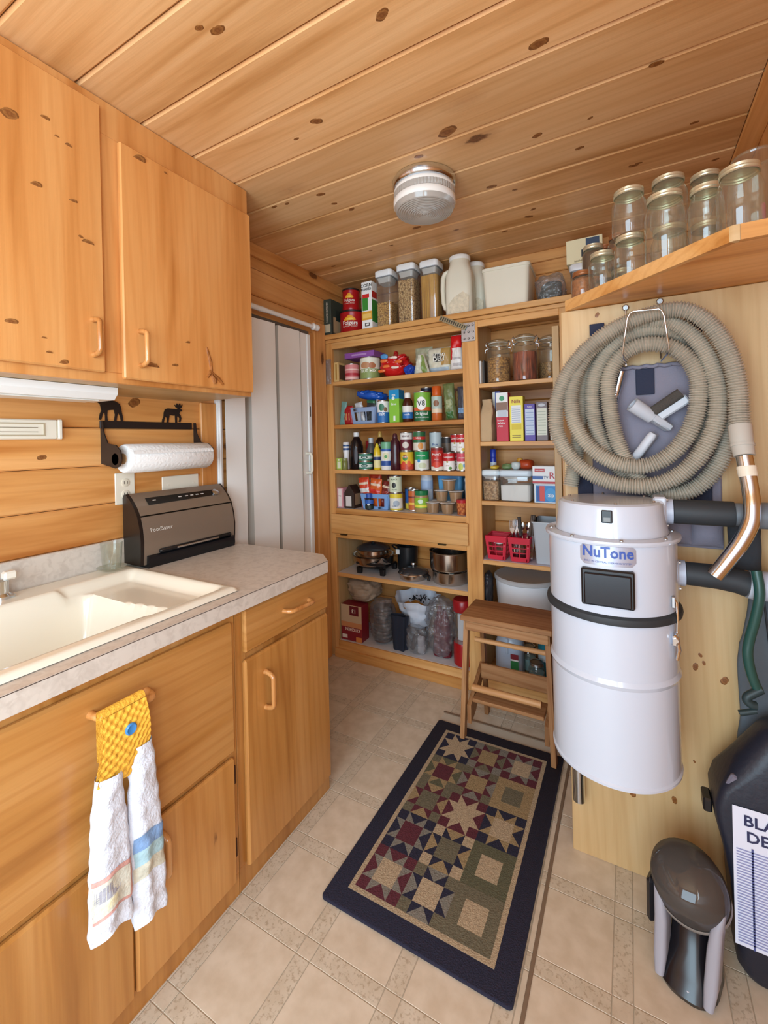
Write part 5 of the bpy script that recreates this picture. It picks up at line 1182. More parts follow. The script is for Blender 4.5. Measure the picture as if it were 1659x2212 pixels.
carton('cream cardboard box with black and blue stickers on top of the corner container', -.262, -.098, 2.405, .10, ZT + .1912, .118, '#f0e2b8', [(.55, .92, .52, .95, '#3c4c63'), (.42, .80, .22, .52, '#2b2a2c')], [('WILD', .62, .38, .020, '#f4f0e4'), ('kitchen', .35, .08, .014, '#8a7a52')])

# ------------------------------------------------------------------ left bay, first shelf
Z1 = 1.7256
pb = pouch('empty clear plastic pouch hanging on the left pantry stile', -1.655, 2.268, 1.712, .050, .155, .010, '', 4, BAGP, cat='bag', name='clear_pouch', crk=.003)
carton('small pale wooden box with dark oval on its side', -1.626, -1.590, 2.292, .085, Z1, .122, '#d8b778', [(.35, .65, .1, .9, '#a97f3d')], side=[(.1, .9, .12, .88, '#5c4433')], name='wooden_box')
can('pink metal can beside the small wooden box', -1.523, 2.345, Z1, .047, .106, '#d98585', [(.30, .46, '#b8323f'), (.62, .70, '#f0c3bb'), (.10, .2, '#f0c3bb')])
t = can('green and cream nut mix tub under the purple box', -1.400, 2.362, Z1, .064, .136, '#e6e3cf', [(.02, .46, '#8d9c5c')], [(-.02, .62, .035, .020, '#c08a62'), (.025, .60, .025, .018, '#b06f4a')], [('NUT MIX', 0, .36, .026, '#f5f2e4')], name='nut_tub', cat='tub')
carton('flat purple chocolate box lying across the pink can and the nut tub', -1.548, -1.335, 2.300, .135, Z1 + .1368, .034, '#8a4f9c', [(.25, .75, .35, .65, '#b48ac0')], name='flat_box')
t = thing('bread_bag', 'bright red printed bread bag with twisted top', 'bag', (-1.232, 2.390, Z1))
blob('loaf', '#c9201f', t, .165, .14, .135, 5, .018, ex=.8, mat=pm('#cc1f1e', .3), freq=26); blob('twisted_neck', '#b4241f', t, .03, .03, .035, 7, .006, loc=(.0, 0, .128))
for i, (u, v) in enumerate(((-.05, .09), (.02, .105), (.05, .075), (-.03, .055), (.03, .045), (-.06, .03))):
    blob('print_patch', '', t, .05, .012, .018, i, .004, mat=pm(('#e8783a', '#f0d8c8', '#e86a2e')[i % 3], .35), loc=(u, -.066 - .002 * i, v), n=12)
blob('blue_label', '', t, .05, .012, .03, 9, .004, mat=pm('#4f8fc4', .35), loc=(-.048, -.060, .112), n=12)
t = thing('foil_ball', 'crumpled royal blue wrapper beside the red bread bag', 'wrapper', (-1.118, 2.338, Z1)); blob('wrapper', '#1f45a8', t, .058, .05, .058, 2, .010, mat=pm('#1f45a8', .25), freq=40)
pouch('white snack pouch with green edge, folded to a point', -1.040, 2.335, Z1, .100, .118, .045, '#dad8c4', 3, top=.35, spots=((.62, .92, .05, .9, '#7d9449'),), crk=.008)
pouch('pale olive crumpled pouch standing behind the folded white pouch', -1.062, 2.425, Z1, .110, .172, .04, '#b8b394', 6, crk=.008)
pouch('cream chip pouch with black parallelogram deli logo', -.945, 2.385, Z1, .145, .150, .055, '#ddd6bf', 9, spots=((.60, .98, .30, .95, '#b68f4e'), (.10, .9, .02, .22, '#aebfcb'), (.30, .74, .44, .76, '#1d1c1c')), texts=(('RETRO', .52, .68, .026, '#f0ece0'), ('DELI', .52, .53, .036, '#f0ece0')), crk=.006)
pouch('tall red and white bread bag at the right end of the first shelf', -.826, 2.335, Z1, .075, .196, .05, '#e8e3de', 12, spots=((.02, .98, .62, .98, '#d31a1c'), (.02, .2, .30, .64, '#d31a1c'), (.25, .9, .12, .20, '#b9b4b4'), (.25, .9, .30, .36, '#b9b4b4')), crk=.007, top=.8)

# ------------------------------------------------------------------ second shelf
Z2 = 1.4536
pouch('teal recipe booklet leaning at the left end of the second shelf', -1.605, 2.345, Z2, .040, .150, .012, '#6f9a94', 2, crk=.002, tilt=R(7))
pouch('deep red soup packet beside the teal booklet', -1.560, 2.348, Z2, .070, .120, .02, '#a3171c', 4, crk=.004, spots=((.3, .45, .25, .6, '#c98a5a'), (.6, .72, .25, .6, '#c98a5a')))
def basket(label, x, y, z, w_, d, h, col, group, slots=(2, 1)):
    t = thing('plastic_basket', label, 'basket', (x, y, z), 0, group); m = pm(col, .4); tk = .004; fl_ = .012
    def side(p0, p1, q0, q1, nn, n2):  # panel with window openings, lofted between bottom (p) and top (q) edges
        b = MB(); p0, p1, q0, q1 = map(Vector, (p0, p1, q0, q1)); nrm = (p1 - p0).cross(q0 - p0).normalized() * tk
        us = [0, .10] + [v for k in range(nn) for v in ((k + 0) * .8 / nn + .10 + .02, (k + 1) * .8 / nn + .10 - .02)] + [.90, 1]; vs = [0, .14] + [v for k in range(n2) for v in (k * .62 / n2 + .18, (k + 1) * .62 / n2 + .14)] + [.80, 1]
        def pt_(u, v): return p0 * (1 - u) * (1 - v) + p1 * u * (1 - v) + q0 * (1 - u) * v + q1 * u * v
        for i in range(len(us) - 1):
            for j in range(len(vs) - 1):
                hole = (2 <= i <= len(us) - 4 and (i - 2) % 2 == 0 and 2 <= j <= len(vs) - 4 and (j - 2) % 2 == 0)
                if hole: continue
                c = [pt_(us[i], vs[j]), pt_(us[i + 1], vs[j]), pt_(us[i + 1], vs[j + 1]), pt_(us[i], vs[j + 1])]
                b.add([tuple(k) for k in c] + [tuple(k + nrm) for k in c], [(0, 1, 2, 3), (7, 6, 5, 4), (0, 4, 5, 1), (1, 5, 6, 2), (2, 6, 7, 3), (3, 7, 4, 0)])
        return b.build('side_wall', m, t, 20)
    a, c = w_ / 2, d / 2; i_ = fl_
    B = [(-a + i_, -c + i_, .003), (a - i_, -c + i_, .003), (a - i_, c - i_, .003), (-a + i_, c - i_, .003)]; Tt = [(-a, -c, h), (a, -c, h), (a, c, h), (-a, c, h)]
    for k in range(4): side(B[k], B[(k + 1) % 4], Tt[k], Tt[(k + 1) % 4], slots[0], slots[1])
    b = MB(); b.box(-a + i_, a - i_, -c + i_, c - i_, 0, .004); b.build('floor', m, t)
    b = MB(); b.tube([(-a, -c, h), (a, -c, h), (a, c, h), (-a, c, h)], .0045, 8, closed=True); b.build('rim', m, t, 50)
    return t
basket('grey-blue plastic basket of sauce packets on the second shelf', -1.428, 2.40, Z2, .172, .185, .098, '#8fa3c4', 'packet baskets', (3, 1))
for i, (x, y, h, w_, c, a) in enumerate(((-1.462, 2.355, .135, .055, '#c9c9cc', -12), (-1.415, 2.36, .125, .06, '#3a3c3e', 8), (-1.375, 2.37, .145, .05, '#b9bcc0', 14), (-1.355, 2.36, .140, .035, '#d8705e', 10), (-1.425, 2.42, .150, .06, '#3f7d52', -4), (-1.395, 2.45, .15, .05, '#5a3a2a', 6))):
    pouch(('silver', 'black and silver', 'grey foil', 'coral striped', 'green', 'brown')[i] + ' sauce packet standing in the grey-blue basket', x, y, Z2 + .006, w_, h, .02, c, 20 + i, tilt=R(a), crk=.006, rough=.25, name='sauce_packet', group='packets in the grey-blue basket')
t = thing('blue_bag', 'glossy royal blue bag lying on top of the packet basket', 'bag', (-1.425, 2.42, Z2 + .152), 0, None, ry=R(9)); blob('wrapper', '', t, .21, .11, .055, 6, .012, mat=pm('#1d57b8', .22), freq=20)
can('blue and white salt canister beside the grey-blue basket', -1.298, 2.334, Z2, .038, .135, '#f0efec', [(.0, .48, '#2a6fb4')], [(-.004, .70, .018, .022, '#3c7a5a'), (.02, .60, .012, .014, '#8a6a50')], [('salt', -.004, .40, .030, '#f6f6f4')], name='salt_canister', cat='canister')
carton('lime green and blue upright carton of drink mix', -1.238, -1.172, 2.296, .070, Z2, .192, '#8ac53c', [(0, 1, .72, 1, '#1c8fc6'), (.42, .62, .05, .20, '#f0f4ea')], [('lime', .5, .56, .020, '#f2f6ea'), ('mix', .5, .84, .016, '#f2f6ea')], ovals=((.45, .74, .010, .010, '#e8f4e8'),), side=[(0, 1, .72, 1, '#177cae')])
bottle('amber brown extract bottle with white cap', -1.132, 2.330, Z2, [(.028, 0), (.031, .004), (.031, .105), (.026, .125), (.016, .138), (.015, .142)], '#4a1d12', [(.017, .140), (.018, .142), (.018, .166), (.016, .170)], '#f2f0ec', bands=((.14, .66, '#efece6', .0316), (.14, .40, '#2f72b8', .0320)), texts=(('vanilla', 0, .30, .014, '#f4f4f4', .0332),))
can('large green vegetable juice can with white round logo', -1.046, 2.350, Z2, .051, .170, '#7fb83c', [(.03, .36, '#1f6b3c'), (.36, .48, '#d8622c')], [(0, .60, .030, .038, '#f4f3ee')], [('V8', 0, .60, .042, '#23332c'), ('Original', 0, .26, .024, '#f0f2ec'), ('100% VEGETABLE JUICE', 0, .13, .0085, '#e8ece4')], name='juice_can')
can('dark jar with navy lid behind the vegetable juice can', -1.072, 2.475, Z2, .038, .208, '#3a3848', [(.84, .98, '#20213a')], name='spice_jar', cat='jar')
bottle('baking spray can with orange cap and pale label', -.948, 2.327, Z2, [(.027, 0), (.030, .004), (.030, .138), (.026, .146)], '#c8662c', [(.027, .144), (.027, .190), (.024, .194)], '#cf5a1e', bands=((.45, .93, '#b7c7bd', .0304), (.30, .46, '#e8d2b4', .0305)), ovals=((.0, .66, .016, .018, '#8a5a3a', .0312),), cat='spray can', name='spray_can')
pouch('twisted olive green snack bag leaning on the spray can', -.870, 2.345, Z2 + .003, .064, .205, .045, '#6f7a4a', 14, crk=.008, tilt=R(-4), spots=((.2, .8, .04, .22, '#3f6b34'), (.25, .75, .30, .55, '#a7ad84')), freq=26)
pouch('tan packet squeezed behind the olive snack bag', -.843, 2.43, Z2, .055, .170, .025, '#d8b878', 16, crk=.004)
pouch('charcoal striped packet at the right end of the second shelf', -.815, 2.37, Z2, .050, .188, .03, '#4a474f', 17, crk=.006, spots=((.1, .9, .2, .36, '#7fa3c8'),))
carton('narrow maroon carton against the middle stile on the second shelf', -.795, -.770, 2.45, .06, Z2, .15, '#7a2a3c', [(0, 1, .05, .25, '#e8e4e0')])

# ------------------------------------------------------------------ third shelf
Z3 = 1.1726
carton('small lime green tea box at the left end of the third shelf', -1.628, -1.588, 2.300, .035, Z3, .072, '#a9bf52', [(.2, .8, .1, .7, '#e4e8cc')], ovals=((.5, .84, .006, .006, '#f2f4e2'),))
bottle('short olive spice jar beside the lime tea box', -1.566, 2.306, Z3, [(.016, 0), (.017, .003), (.017, .05), (.013, .058)], '#7e7f46', [(.015, .056), (.015, .070)], '#8f8f62')
bottle('white and blue patterned grinder stacked above the spice jars', -1.584, 2.350, Z3, [(.019, 0), (.020, .003), (.018, .09), (.021, .11), (.021, .168), (.018, .172)], '#eceaea', bands=((.70, .78, '#3b5a8c', .0216), (.84, .9, '#3b5a8c', .0216)))
GLS = pm('#1b1416', .12)
bottle('big black-brown syrup jug with white cap', -1.520, 2.372, Z3, [(.038, 0), (.042, .005), (.042, .14), (.036, .17), (.02, .198), (.015, .206)], '', [(.017, .205), (.018, .207), (.018, .230), (.016, .232)], '#f2f2f0', mat=GLS, ovals=((.004, .42, .012, .055, '#3b3338', .0428),))
for k, nm in ((0, 'lower'), (1, 'upper')): can(nm + ' of two green and white tuna cans stacked beside the syrup jug', -1.437, 2.344, Z3 + k * .0512, .045, .0508, '#e4ece6', [(.08, .30, '#2f7a62'), (.68, .92, '#2f7a62')], [(0, .5, .022, .010, '#2a5a4a')], [('tuna', 0, .5, .014, '#f2f4f0')], group='tuna cans')
bottle('clear bottle with silver cap standing behind the tuna cans', -1.462, 2.455, Z3, [(.030, 0), (.034, .005), (.034, .11), (.018, .15), (.014, .165)], '#5c5a58', [(.016, .163), (.016, .196)], '#c9ccd0')
pouch('red spice packet at the back behind the tuna cans', -1.505, 2.50, Z3, .05, .175, .02, '#a02028', 31)
BEAR = pm('#2a1408', .15)
bottle('dark bear-shaped honey bottle with amber cap', -1.380, 2.430, Z3, [(.026, 0), (.032, .006), (.034, .05), (.028, .085), (.022, .098), (.030, .125), (.032, .15), (.026, .178), (.014, .195), (.012, .20)], '', [(.013, .198), (.014, .200), (.012, .225), (.006, .236)], '#caa050', mat=BEAR)
bottle('yellow squeeze bottle in front of the honey bear', -1.347, 2.332, Z3, [(.020, 0), (.022, .004), (.022, .09), (.020, .12), (.012, .14)], '#e4c32c', [(.011, .139), (.010, .150), (.004, .160)], '#e8d23c', bands=((.10, .62, '#ecdfa0', .0226), (.42, .56, '#2b3b6a', .0230)))
bottle('white mayonnaise tub with blue label and green lid', -1.284, 2.340, Z3, [(.034, 0), (.037, .004), (.037, .12), (.033, .13)], '#eeeeea', [(.036, .128), (.036, .166), (.033, .168)], '#6fae86', bands=((.20, .42, '#244f9a', .0376), (.86, .98, '#2f5fa8', .0376)), ovals=((0, .64, .020, .024, '#e0dcb4', .0382), (0, .62, .009, .010, '#4a9a4a', .0388)))
bottle('maroon squeeze bottle of chocolate syrup', -1.214, 2.316, Z3, [(.024, 0), (.029, .005), (.030, .06), (.026, .09), (.030, .13), (.028, .165), (.016, .185), (.014, .19)], '#3e1520', [(.015, .189), (.015, .204), (.008, .218)], '#4a1a24', sq=(1.0, .8))
MC = 'mixed cans on the third shelf'
can('yellow and red fruit cocktail can, lower of a stack of two', -1.148, 2.338, Z3, .041, .112, '#e6bd2e', [(.0, .34, '#c8432c')], [(-.006, .66, .016, .018, '#3f8a3a'), (-.006, .72, .014, .008, '#d8322a'), (-.016, .3, .014, .020, '#d8492e'), (.018, .34, .012, .018, '#e86a3a')], [('Del Monte', -.004, .70, .008, '#f6f0e0')], MC)
can('maroon and white bean can stacked on the fruit cocktail can', -1.150, 2.338, Z3 + .1124, .037, .110, '#6a2330', [(.62, .95, '#e9e4df')], [(.0, .32, .02, .018, '#d8cfc4')], [('BEANS', 0, .78, .015, '#5a2028')], MC)
can('green and white vegetable can, lower of a stack of two', -1.054, 2.340, Z3, .043, .113, '#e9ede4', [(.55, .98, '#1f9a58')], [(-.012, .50, .009, .010, '#3f8fd0'), (.01, .26, .025, .016, '#cfd6b4')], [('sweet peas', 0, .76, .012, '#eef4ec')], MC)
can('green and red peach can stacked on the green vegetable can', -1.066, 2.338, Z3 + .1134, .037, .112, '#2f6b40', [(.0, .42, '#e4dccc'), (.58, .72, '#c83430')], [(.012, .24, .016, .020, '#e09a50')], [('Libby', 0, .66, .014, '#f4ece0')], MC)
can('pale blue can with cursive lettering at the back of the third shelf', -1.014, 2.455, Z3, .038, .222, '#c9d6d8', [], [(0, .36, .02, .012, '#7f9ac0')], [('Blue', 0, .66, .020, '#3c5a94'), ('Moon', 0, .5, .020, '#3c5a94')], MC)
can('brown bottle-cap jar behind the red tomato can', -.935, 2.440, Z3, .036, .190, '#5a4a3c', [(.80, .98, '#2a2624')], (), (), MC, name='sauce_jar', cat='jar')
can('red tomato can with bold white name beside the green vegetable can', -.955, 2.333, Z3, .0365, .132, '#c02a22', [(.0, .18, '#e8dfd0'), (.86, .98, '#8a1f1a')], [(0, .26, .026, .016, '#d8462e')], [("Hunt's", 0, .70, .020, '#f4f0e8'), ('DICED', 0, .48, .008, '#f0d8c8')], MC)
def soup(label, x, y, z, green=True): can(label, x, y, z, .033, .1015, '#f3f1ec', [(.54, .98, '#c71f24')], [(.010, .16, .010, .008, '#5a8a3c' if green else '#d8c04a'), (-.006, .50, .006, .006, '#b89a50')], [("Campbell's", 0, .76, .014, '#f8f2ea'), ('soup', -.004, .30, .010, '#a02a2a')], 'red and white soup cans')
soup('red and white soup can right of the tomato can, standing alone', -.884, 2.330, Z3)
soup('red and white soup can at the back, under its twin', -.872, 2.420, Z3); soup('red and white soup can at the back, on top of its twin', -.872, 2.420, Z3 + .1019, False)
can('pink and white soup can with green pear, against the middle stile', -.807, 2.330, Z3, .031, .1015, '#efe9e4', [(.52, .98, '#d0475a')], [(-.006, .24, .014, .020, '#c3cf5c'), (.014, .30, .008, .010, '#7fb0d8')], [('chowder', 0, .72, .010, '#f8f2ea')], MC)
soup('red and white soup can stacked on the pink pear can', -.807, 2.331, Z3 + .1019, False)

# ------------------------------------------------------------------ fourth shelf
Z4 = .9326
carton('slim pink box with white scalloped label at the left end', -1.628, -1.584, 2.300, .055, Z4, .125, '#d99aa2', [(.22, .78, .06, .94, '#efe6e2')], [('soap', .5, .6, .010, '#8a5a60')])
gbx = thing('gable_carton', 'dark gable-top carton with white side label', 'carton', (-1.535, 2.342, Z4))
b = MB(); b.prism([(-.036, 0), (.036, 0), (.036, .095), (.004, .142), (-.004, .142), (-.036, .095)], -.045, .040, 'y'); b.build('body', pm('#33261f', .45), gbx, 20)
patch(on_front(-.0456), (-.026, .016, .012, .075), pm('#dcd6d2'), gbx, 'label', 1)
patch(on_side(.0364), (-.036, .030, .02, .09), pm('#9a8468'), gbx, 'side_print', 1)
basket('sky blue plastic basket full of red candy packets on the fourth shelf', -1.362, 2.40, Z4, .190, .18, .090, '#7fa9de', 'packet baskets', (3, 1))
for i, (x, y, h, w_, c, a, s_) in enumerate(((-1.435, 2.352, .185, .075, '#d8482a', -8, '#e8e0da'), (-1.382, 2.350, .178, .080, '#e0682e', 5, '#d8342a'), (-1.330, 2.365, .165, .060, '#7a2a22', 12, '#a8443a'), (-1.405, 2.42, .205, .09, '#c23a22', -3, '#e8964a'), (-1.330, 2.44, .20, .07, '#5e2a26', 9, '#8a3a30'))):
    pouch(('orange and white', 'bright orange', 'chocolate brown', 'tall red', 'tall dark red')[i] + ' candy packet standing in the sky blue basket', x, y, Z4 + .006, w_, h, .03, c, 40 + i, tilt=R(a), crk=.007, rough=.3, name='candy_packet', group='packets in the sky blue basket', spots=((.08, .92, .50, .64, s_), (.08, .92, .76, .84, '#e8cdb0')))
bottle('small blue and black dye jar in front of the sky blue basket', -1.392, 2.301, Z4, [(.020, 0), (.024, .006), (.026, .05), (.022, .068), (.016, .074)], '#182338', [(.020, .072), (.020, .095), (.017, .098)], '#2d56b0', bands=((.10, .34, '#1b2c26', .0264), (.5, .8, '#2f62b8', .0268)), ovals=((0, .45, .008, .006, '#dfe6ea', .0274),), sq=(1, .8))
can('yellow and white coconut milk can, lower of a stack of two', -1.226, 2.337, Z4, .040, .104, '#e9e7df', [(.72, .96, '#e6cf3a'), (.02, .14, '#d8c23c')], [(.008, .42, .020, .018, '#a9b6c4')], [('milk', -.004, .28, .014, '#6a7a94')])
can('pale green olive can stacked on the coconut milk can', -1.228, 2.338, Z4 + .1044, .039, .102, '#d9e0c2', [(.0, .06, '#3a3a30')], [(-.004, .46, .013, .016, '#24241f')], [('BLACK', -.002, .80, .013, '#4a5a3a'), ('OLIVES', -.002, .20, .010, '#4a5a3a')])
can('blue and yellow can in the shadow behind the stacked olive can', -1.168, 2.415, Z4, .034, .126, '#2f62a8', [(.0, .3, '#e0c84a')])
can('orange chili can between the coconut milk and the peanut butter', -1.125, 2.368, Z4, .033, .122, '#c8662a', [(.3, .4, '#f0c04a'), (.62, .7, '#7a2a1a')])
bottle('peanut butter jar with green lid and lime label', -1.062, 2.340, Z4, [(.038, 0), (.041, .004), (.041, .085), (.036, .100)], '#a98a5e', [(.038, .097), (.039, .099), (.039, .122), (.036, .124)], '#1f7a48', bands=((.26, .84, '#8dbb3a', .0416), (.30, .44, '#e8e04a', .0420)), ovals=((0, .64, .016, .012, '#d8ecd0', .0428),), cat='jar', name='jar')
bottle('white and blue jar stacked behind the peanut butter', -1.075, 2.452, Z4, [(.034, 0), (.036, .004), (.036, .185), (.032, .192)], '#d3dcea', [(.034, .190), (.034, .206)], '#d8d8de', bands=((.62, .9, '#a9bfe0', .0366),), cat='jar', name='jar')
lb = thing('blue_bin', 'light blue plastic bin with lid at the back of the fourth shelf', 'bin', (-.948, 2.537, Z4))
b = MB(); b.loft([rrect(.13, .085, .015, 0, 4), rrect(.150, .100, .018, .180, 4)]); b.build('body', pm('#6fb6e6', .35), lb, 40)
b = MB(); b.loft([rrect(.156, .106, .02, .181, 4), rrect(.156, .106, .02, .196, 4), rrect(.146, .096, .018, .2, 4)]); b.build('lid', pm('#4f9ad8', .35), lb, 40)
PUD = pm('#b08457', .5)
def cup(label, x, y, z, k=1.0, inv=False):
    t = thing('pudding_cup', label, 'cup', (x, y, z), 0, 'stacked pudding cups')
    r0, r1, h = (.030 * k, .039 * k, .062 * k)
    pr = [(r0 * .9, 0), (r0, .003), (r1 * .96, h * .86), (r1 * .96, h * .88)]
    b = MB(); b.lathe([(0, .001)] + pr + [(0, h * .885)], 24, capb=False); b.build('pudding', PUD, t, 40)
    b = MB(); b.lathe([(r0 * .93, -.0), (r0 + .0015, .002), (r1 * .985, h * .92), (r1 * 1.10, h * .95), (r1 * 1.11, h)], 28, capb=True, capt=False); b.build('clear_cup', CLEARP, t, 45)
    b = MB(); b.lathe([(r1 * .97, h * .955), (r1 * 1.12, h * .96), (r1 * 1.12, h * 1.0), (0, h * 1.0)], 28); b.build('foil_lid', pm('#e8e2da', .3), t, 40)
cup('front left caramel pudding cup of the bottom row', -.988, 2.332, Z4); cup('front right caramel pudding cup of the bottom row', -.900, 2.332, Z4)
cup('caramel pudding cup on the second tier, left', -.952, 2.378, Z4 + .0628); cup('caramel pudding cup on the second tier, right', -.864, 2.372, Z4 + .0628)
cup('back left caramel pudding cup of the bottom row', -.988, 2.425, Z4); cup('back right caramel pudding cup of the bottom row', -.900, 2.425, Z4)
cup('topmost caramel pudding cup of the stack', -.905, 2.376, Z4 + .1256)
t = thing('fruit_cup', 'clear fruit cup with red label at the right end of the fourth shelf', 'cup', (-.810, 2.318, Z4)); b = MB(); b.lathe([(.024, 0), (.026, .003), (.031, .076)], 24); b.build('fruit', grain('diced_fruit', '#d88a4a', '#c06a34', '#8a3a22', 70), t, 40)
b = MB(); b.lathe([(.0262, .036), (.0318, .078), (.0325, .084), (0, .084)], 24, capb=False); b.build('label', pm('#b8262c', .35), t, 40)
pouch('white and blue noodle packet behind the fruit cup', -.806, 2.44, Z4, .055, .190, .025, '#dfe4ea', 51, spots=((.1, .9, .4, .55, '#6a3a3a'), (.1, .9, .8, .9, '#3f6aa8')))
pouch('black coffee packet behind the pudding cups', -.832, 2.53, Z4, .06, .205, .03, '#23282c', 52, spots=((.2, .8, .6, .75, '#dcdcd8'),))

# ------------------------------------------------------------------ pan shelf
Z5 = .5276
def ring_handle(p, q, out, r=.005):
    p, q, out = Vector(p), Vector(q), Vector(out); return [p, p + out * .8, p + out + (q - p) * .2, q + out - (q - p) * .2, q + out * .8, q]
sk_ = thing('electric_skillet', 'steel electric skillet with glass lid and black feet on the pan shelf', 'pan', (-1.447, 2.428, Z5))
b = MB(); b.lathe([(.105, .048), (.122, .050), (.130, .062), (.134, .100), (.138, .102), (.132, .104), (.126, .066), (0, .058)], 40, capb=True); b.build('pan', STEEL, sk_, 40)
b = MB(); b.lathe([(.118, .1035), (.108, .104), (.100, .112), (.100, .135), (.104, .137), (.098, .138)], 40, capb=False, capt=False); b.build('steamer_rim', STEEL, sk_, 40)
b = MB(); b.lathe([(.106, .137), (.104, .142), (.075, .160), (.03, .172), (0, .174)], 40, capb=False); ld_ = b.build('glass_lid', thin('smoky_lid_glass', '#9aa0a4', .18, .03, veil=.25, veilcol='#6b7076', edge=.6), sk_, 50)
b = MB(); b.lathe([(.107, .136), (.110, .138), (.107, .141)], 40, capb=False, capt=False); b.build('lid_rim', STEEL, ld_, 50)
b = MB(); b.lathe([(.008, .172), (.008, .182), (.018, .186), (.016, .196), (0, .198)], 20, capb=False); b.build('lid_knob', BLACK, ld_, 50)
b = MB(); b.box(-.055, .125, -.100, .085, .036, .047, .006); b.build('heater_base', BLACK, sk_)
for x, y in ((-.045, -.095), (.115, -.088), (-.045, .075), (.11, .075)):
    b = MB(); b.loft([rrect(.030, .026, .006, 0, 4, x, y), rrect(.034, .030, .006, .037, 4, x, y)]); b.build('foot', BLACK, sk_)
b = MB(); b.box(-.055, .150, -.128, -.104, .060, .078, .006); b.tf(Matrix.Translation((.10, -.05, .085)) @ Matrix.Rotation(R(-30), 4, 'Z')); b.box(-.06, .05, -.012, .012, -.008, .010, .005); b.build('handle', BLACK, sk_)
bs = thing('black_saucepan', 'black saucepan with loop handle at the back of the pan shelf', 'pan', (-1.252, 2.526, Z5))
b = MB(); b.lathe([(.054, 0), (.062, .004), (.067, .15), (.070, .152), (.065, .154), (.060, .01), (0, .008)], 32, capb=True); b.build('body', pm('#1b1d20', .35), bs, 40)
b = MB(); b.tube([(-.072, -.01, .12), (-.09, -.02, .135), (-.095, -.03, .15), (-.07, -.045, .158), (-.03, -.062, .155)], .005, 10); b.build('handle', BLACK, bs, 50)
b = MB(); b.box(-.052, -.026, -.064, -.060, .105, .135, .001); b.tf(Matrix.Translation((0, 0, 0))); b.build('price_tag', WHITE, bs)
gp = thing('glass_lidded_pan', 'low steel pan with domed glass lid in the middle of the pan shelf', 'pan', (-1.146, 2.384, Z5), R(20))
b = MB(); b.lathe([(.072, 0), (.082, .003), (.086, .028), (.090, .030), (.085, .032)], 36); b.build('pan', STEEL, gp, 40)
b = MB(); b.lathe([(.090, .031), (.088, .036), (.064, .056), (.026, .066), (0, .068)], 36, capb=False); l2_ = b.build('glass_lid', thin('smoky_lid_glass'), gp, 50)
b = MB(); b.lathe([(.090, .030), (.0925, .033), (.090, .037)], 36, capb=False, capt=False); b.build('lid_rim', STEEL, l2_, 50)
b = MB(); b.lathe([(.007, .066), (.007, .076), (.016, .080), (.014, .090), (0, .092)], 18, capb=False); b.build('lid_knob', CHROME, l2_, 50)
b = MB(); b.tube([(.07, -.055, .025), (.09, -.075, .04), (.10, -.09, .034), (.095, -.10, .015)], .009, 10); b.build('handle', BLACK, gp, 50)
def pot(label, x, y, z, r, h, group):
    t = thing('stock_pot', label, 'pot', (x, y, z), 0, group)
    b = MB(); b.lathe([(0, .001), (r * .90, 0), (r * .97, .006), (r, .016), (r, h - .006), (r * 1.025, h - .003), (r * 1.03, h), (r * .98, h - .001), (r * .97, h - .02), (r * .97, .012), (0, .010)], 48, capb=False); b.build('body', STEEL, t, 40)
    return t
p1_ = pot('lower of two nested polished steel pots at the right of the pan shelf', -.922, 2.404, Z5, .100, .072, 'nested steel pots')
p2_ = pot('upper and wider polished steel pot holding utensils', -.927, 2.416, Z5 + .0725, .114, .108, 'nested steel pots')
b = MB(); b.tube([(.106, .03, .06), (.125, .05, .065), (.138, .05, .05)], .007, 10); b.build('handle', BLACK, p2_, 50)
b = MB(); b.lathe([(.100, .098), (.1035, .10), (.100, .104)], 40, capb=False, capt=False); b.build('inner_ring', CHROME, p2_)
for i, (x, y, a) in enumerate(((-.04, .02, 24), (.05, .0, -30))):
    b = MB(); b.tf(Matrix.Translation((-.927 + x, 2.416 + y, Z5 + .085)) @ Matrix.Rotation(R(a), 4, 'Y')); b.box(-.008, .008, -.002, .002, 0, .085, .001); b.lathe([(.012, -.002), (.012, .002)], 14, (0, 0, .088), ax='y')
    o = b.build('serving_spoon', CHROME); tag(o, ('left', 'right')[i] + ' leaning steel serving spoon inside the upper steel pot', 'spoon', 'spoons in the steel pot')

# ------------------------------------------------------------------ bottom of the left bay
Z6 = .1016
kb = carton('maroon and tan trash bag box standing upside down on the pantry bottom', -1.622, -1.470, 2.305, .085, Z6, .222, '#8a2430', [(0, 1, .46, 1, '#c9b191'), (0, 1, .38, .52, '#cf8d5e'), (.42, .86, .72, .98, '#6e1c28'), (.05, .30, .06, .16, '#e4ded4'), (.72, 1, 0, .14, '#d98a4a')], [], name='trash_bag_box')
flat_text('KITCHEN', .026, pm('#efe2d4'), kb, lambda s, t: (-s + .01, -.0438, .072 - t), .02); flat_text('13', .034, pm('#f0e6da'), kb, lambda s, t: (-s + .02, -.0438, .188 - t), .02)
t = thing('beige_bag', 'crumpled beige plastic bag on top of the trash bag box', 'bag', (-1.512, 2.425, Z6 + .2235)); blob('wrapper', '', t, .180, .19, .145, 4, .022, mat=HAZEP); blob('contents', '', t, .13, .13, .10, 6, .02, mat=pm('#b79f84', .7))
t = thing('plate_stack_bag', 'stack of dark plastic cups in a clear bag', 'bag', (-1.360, 2.378, Z6)); b = MB()
for i in range(9): b.lathe([(.040 + .002 * (i % 2), .012 + .024 * i), (.056, .020 + .024 * i), (.058, .033 + .024 * i)], 24, (0.004 * math.sin(i), 0, 0))
b.build('cups', pm('#5c4f4c', .35), t, 40); blob('clear_wrap', '', t, .146, .135, .268, 9, .016, mat=BAGP)
t = thing('navy_cloth', 'folded navy cloth hanging out over the pantry bottom', 'cloth', (-1.222, 2.338, Z6))
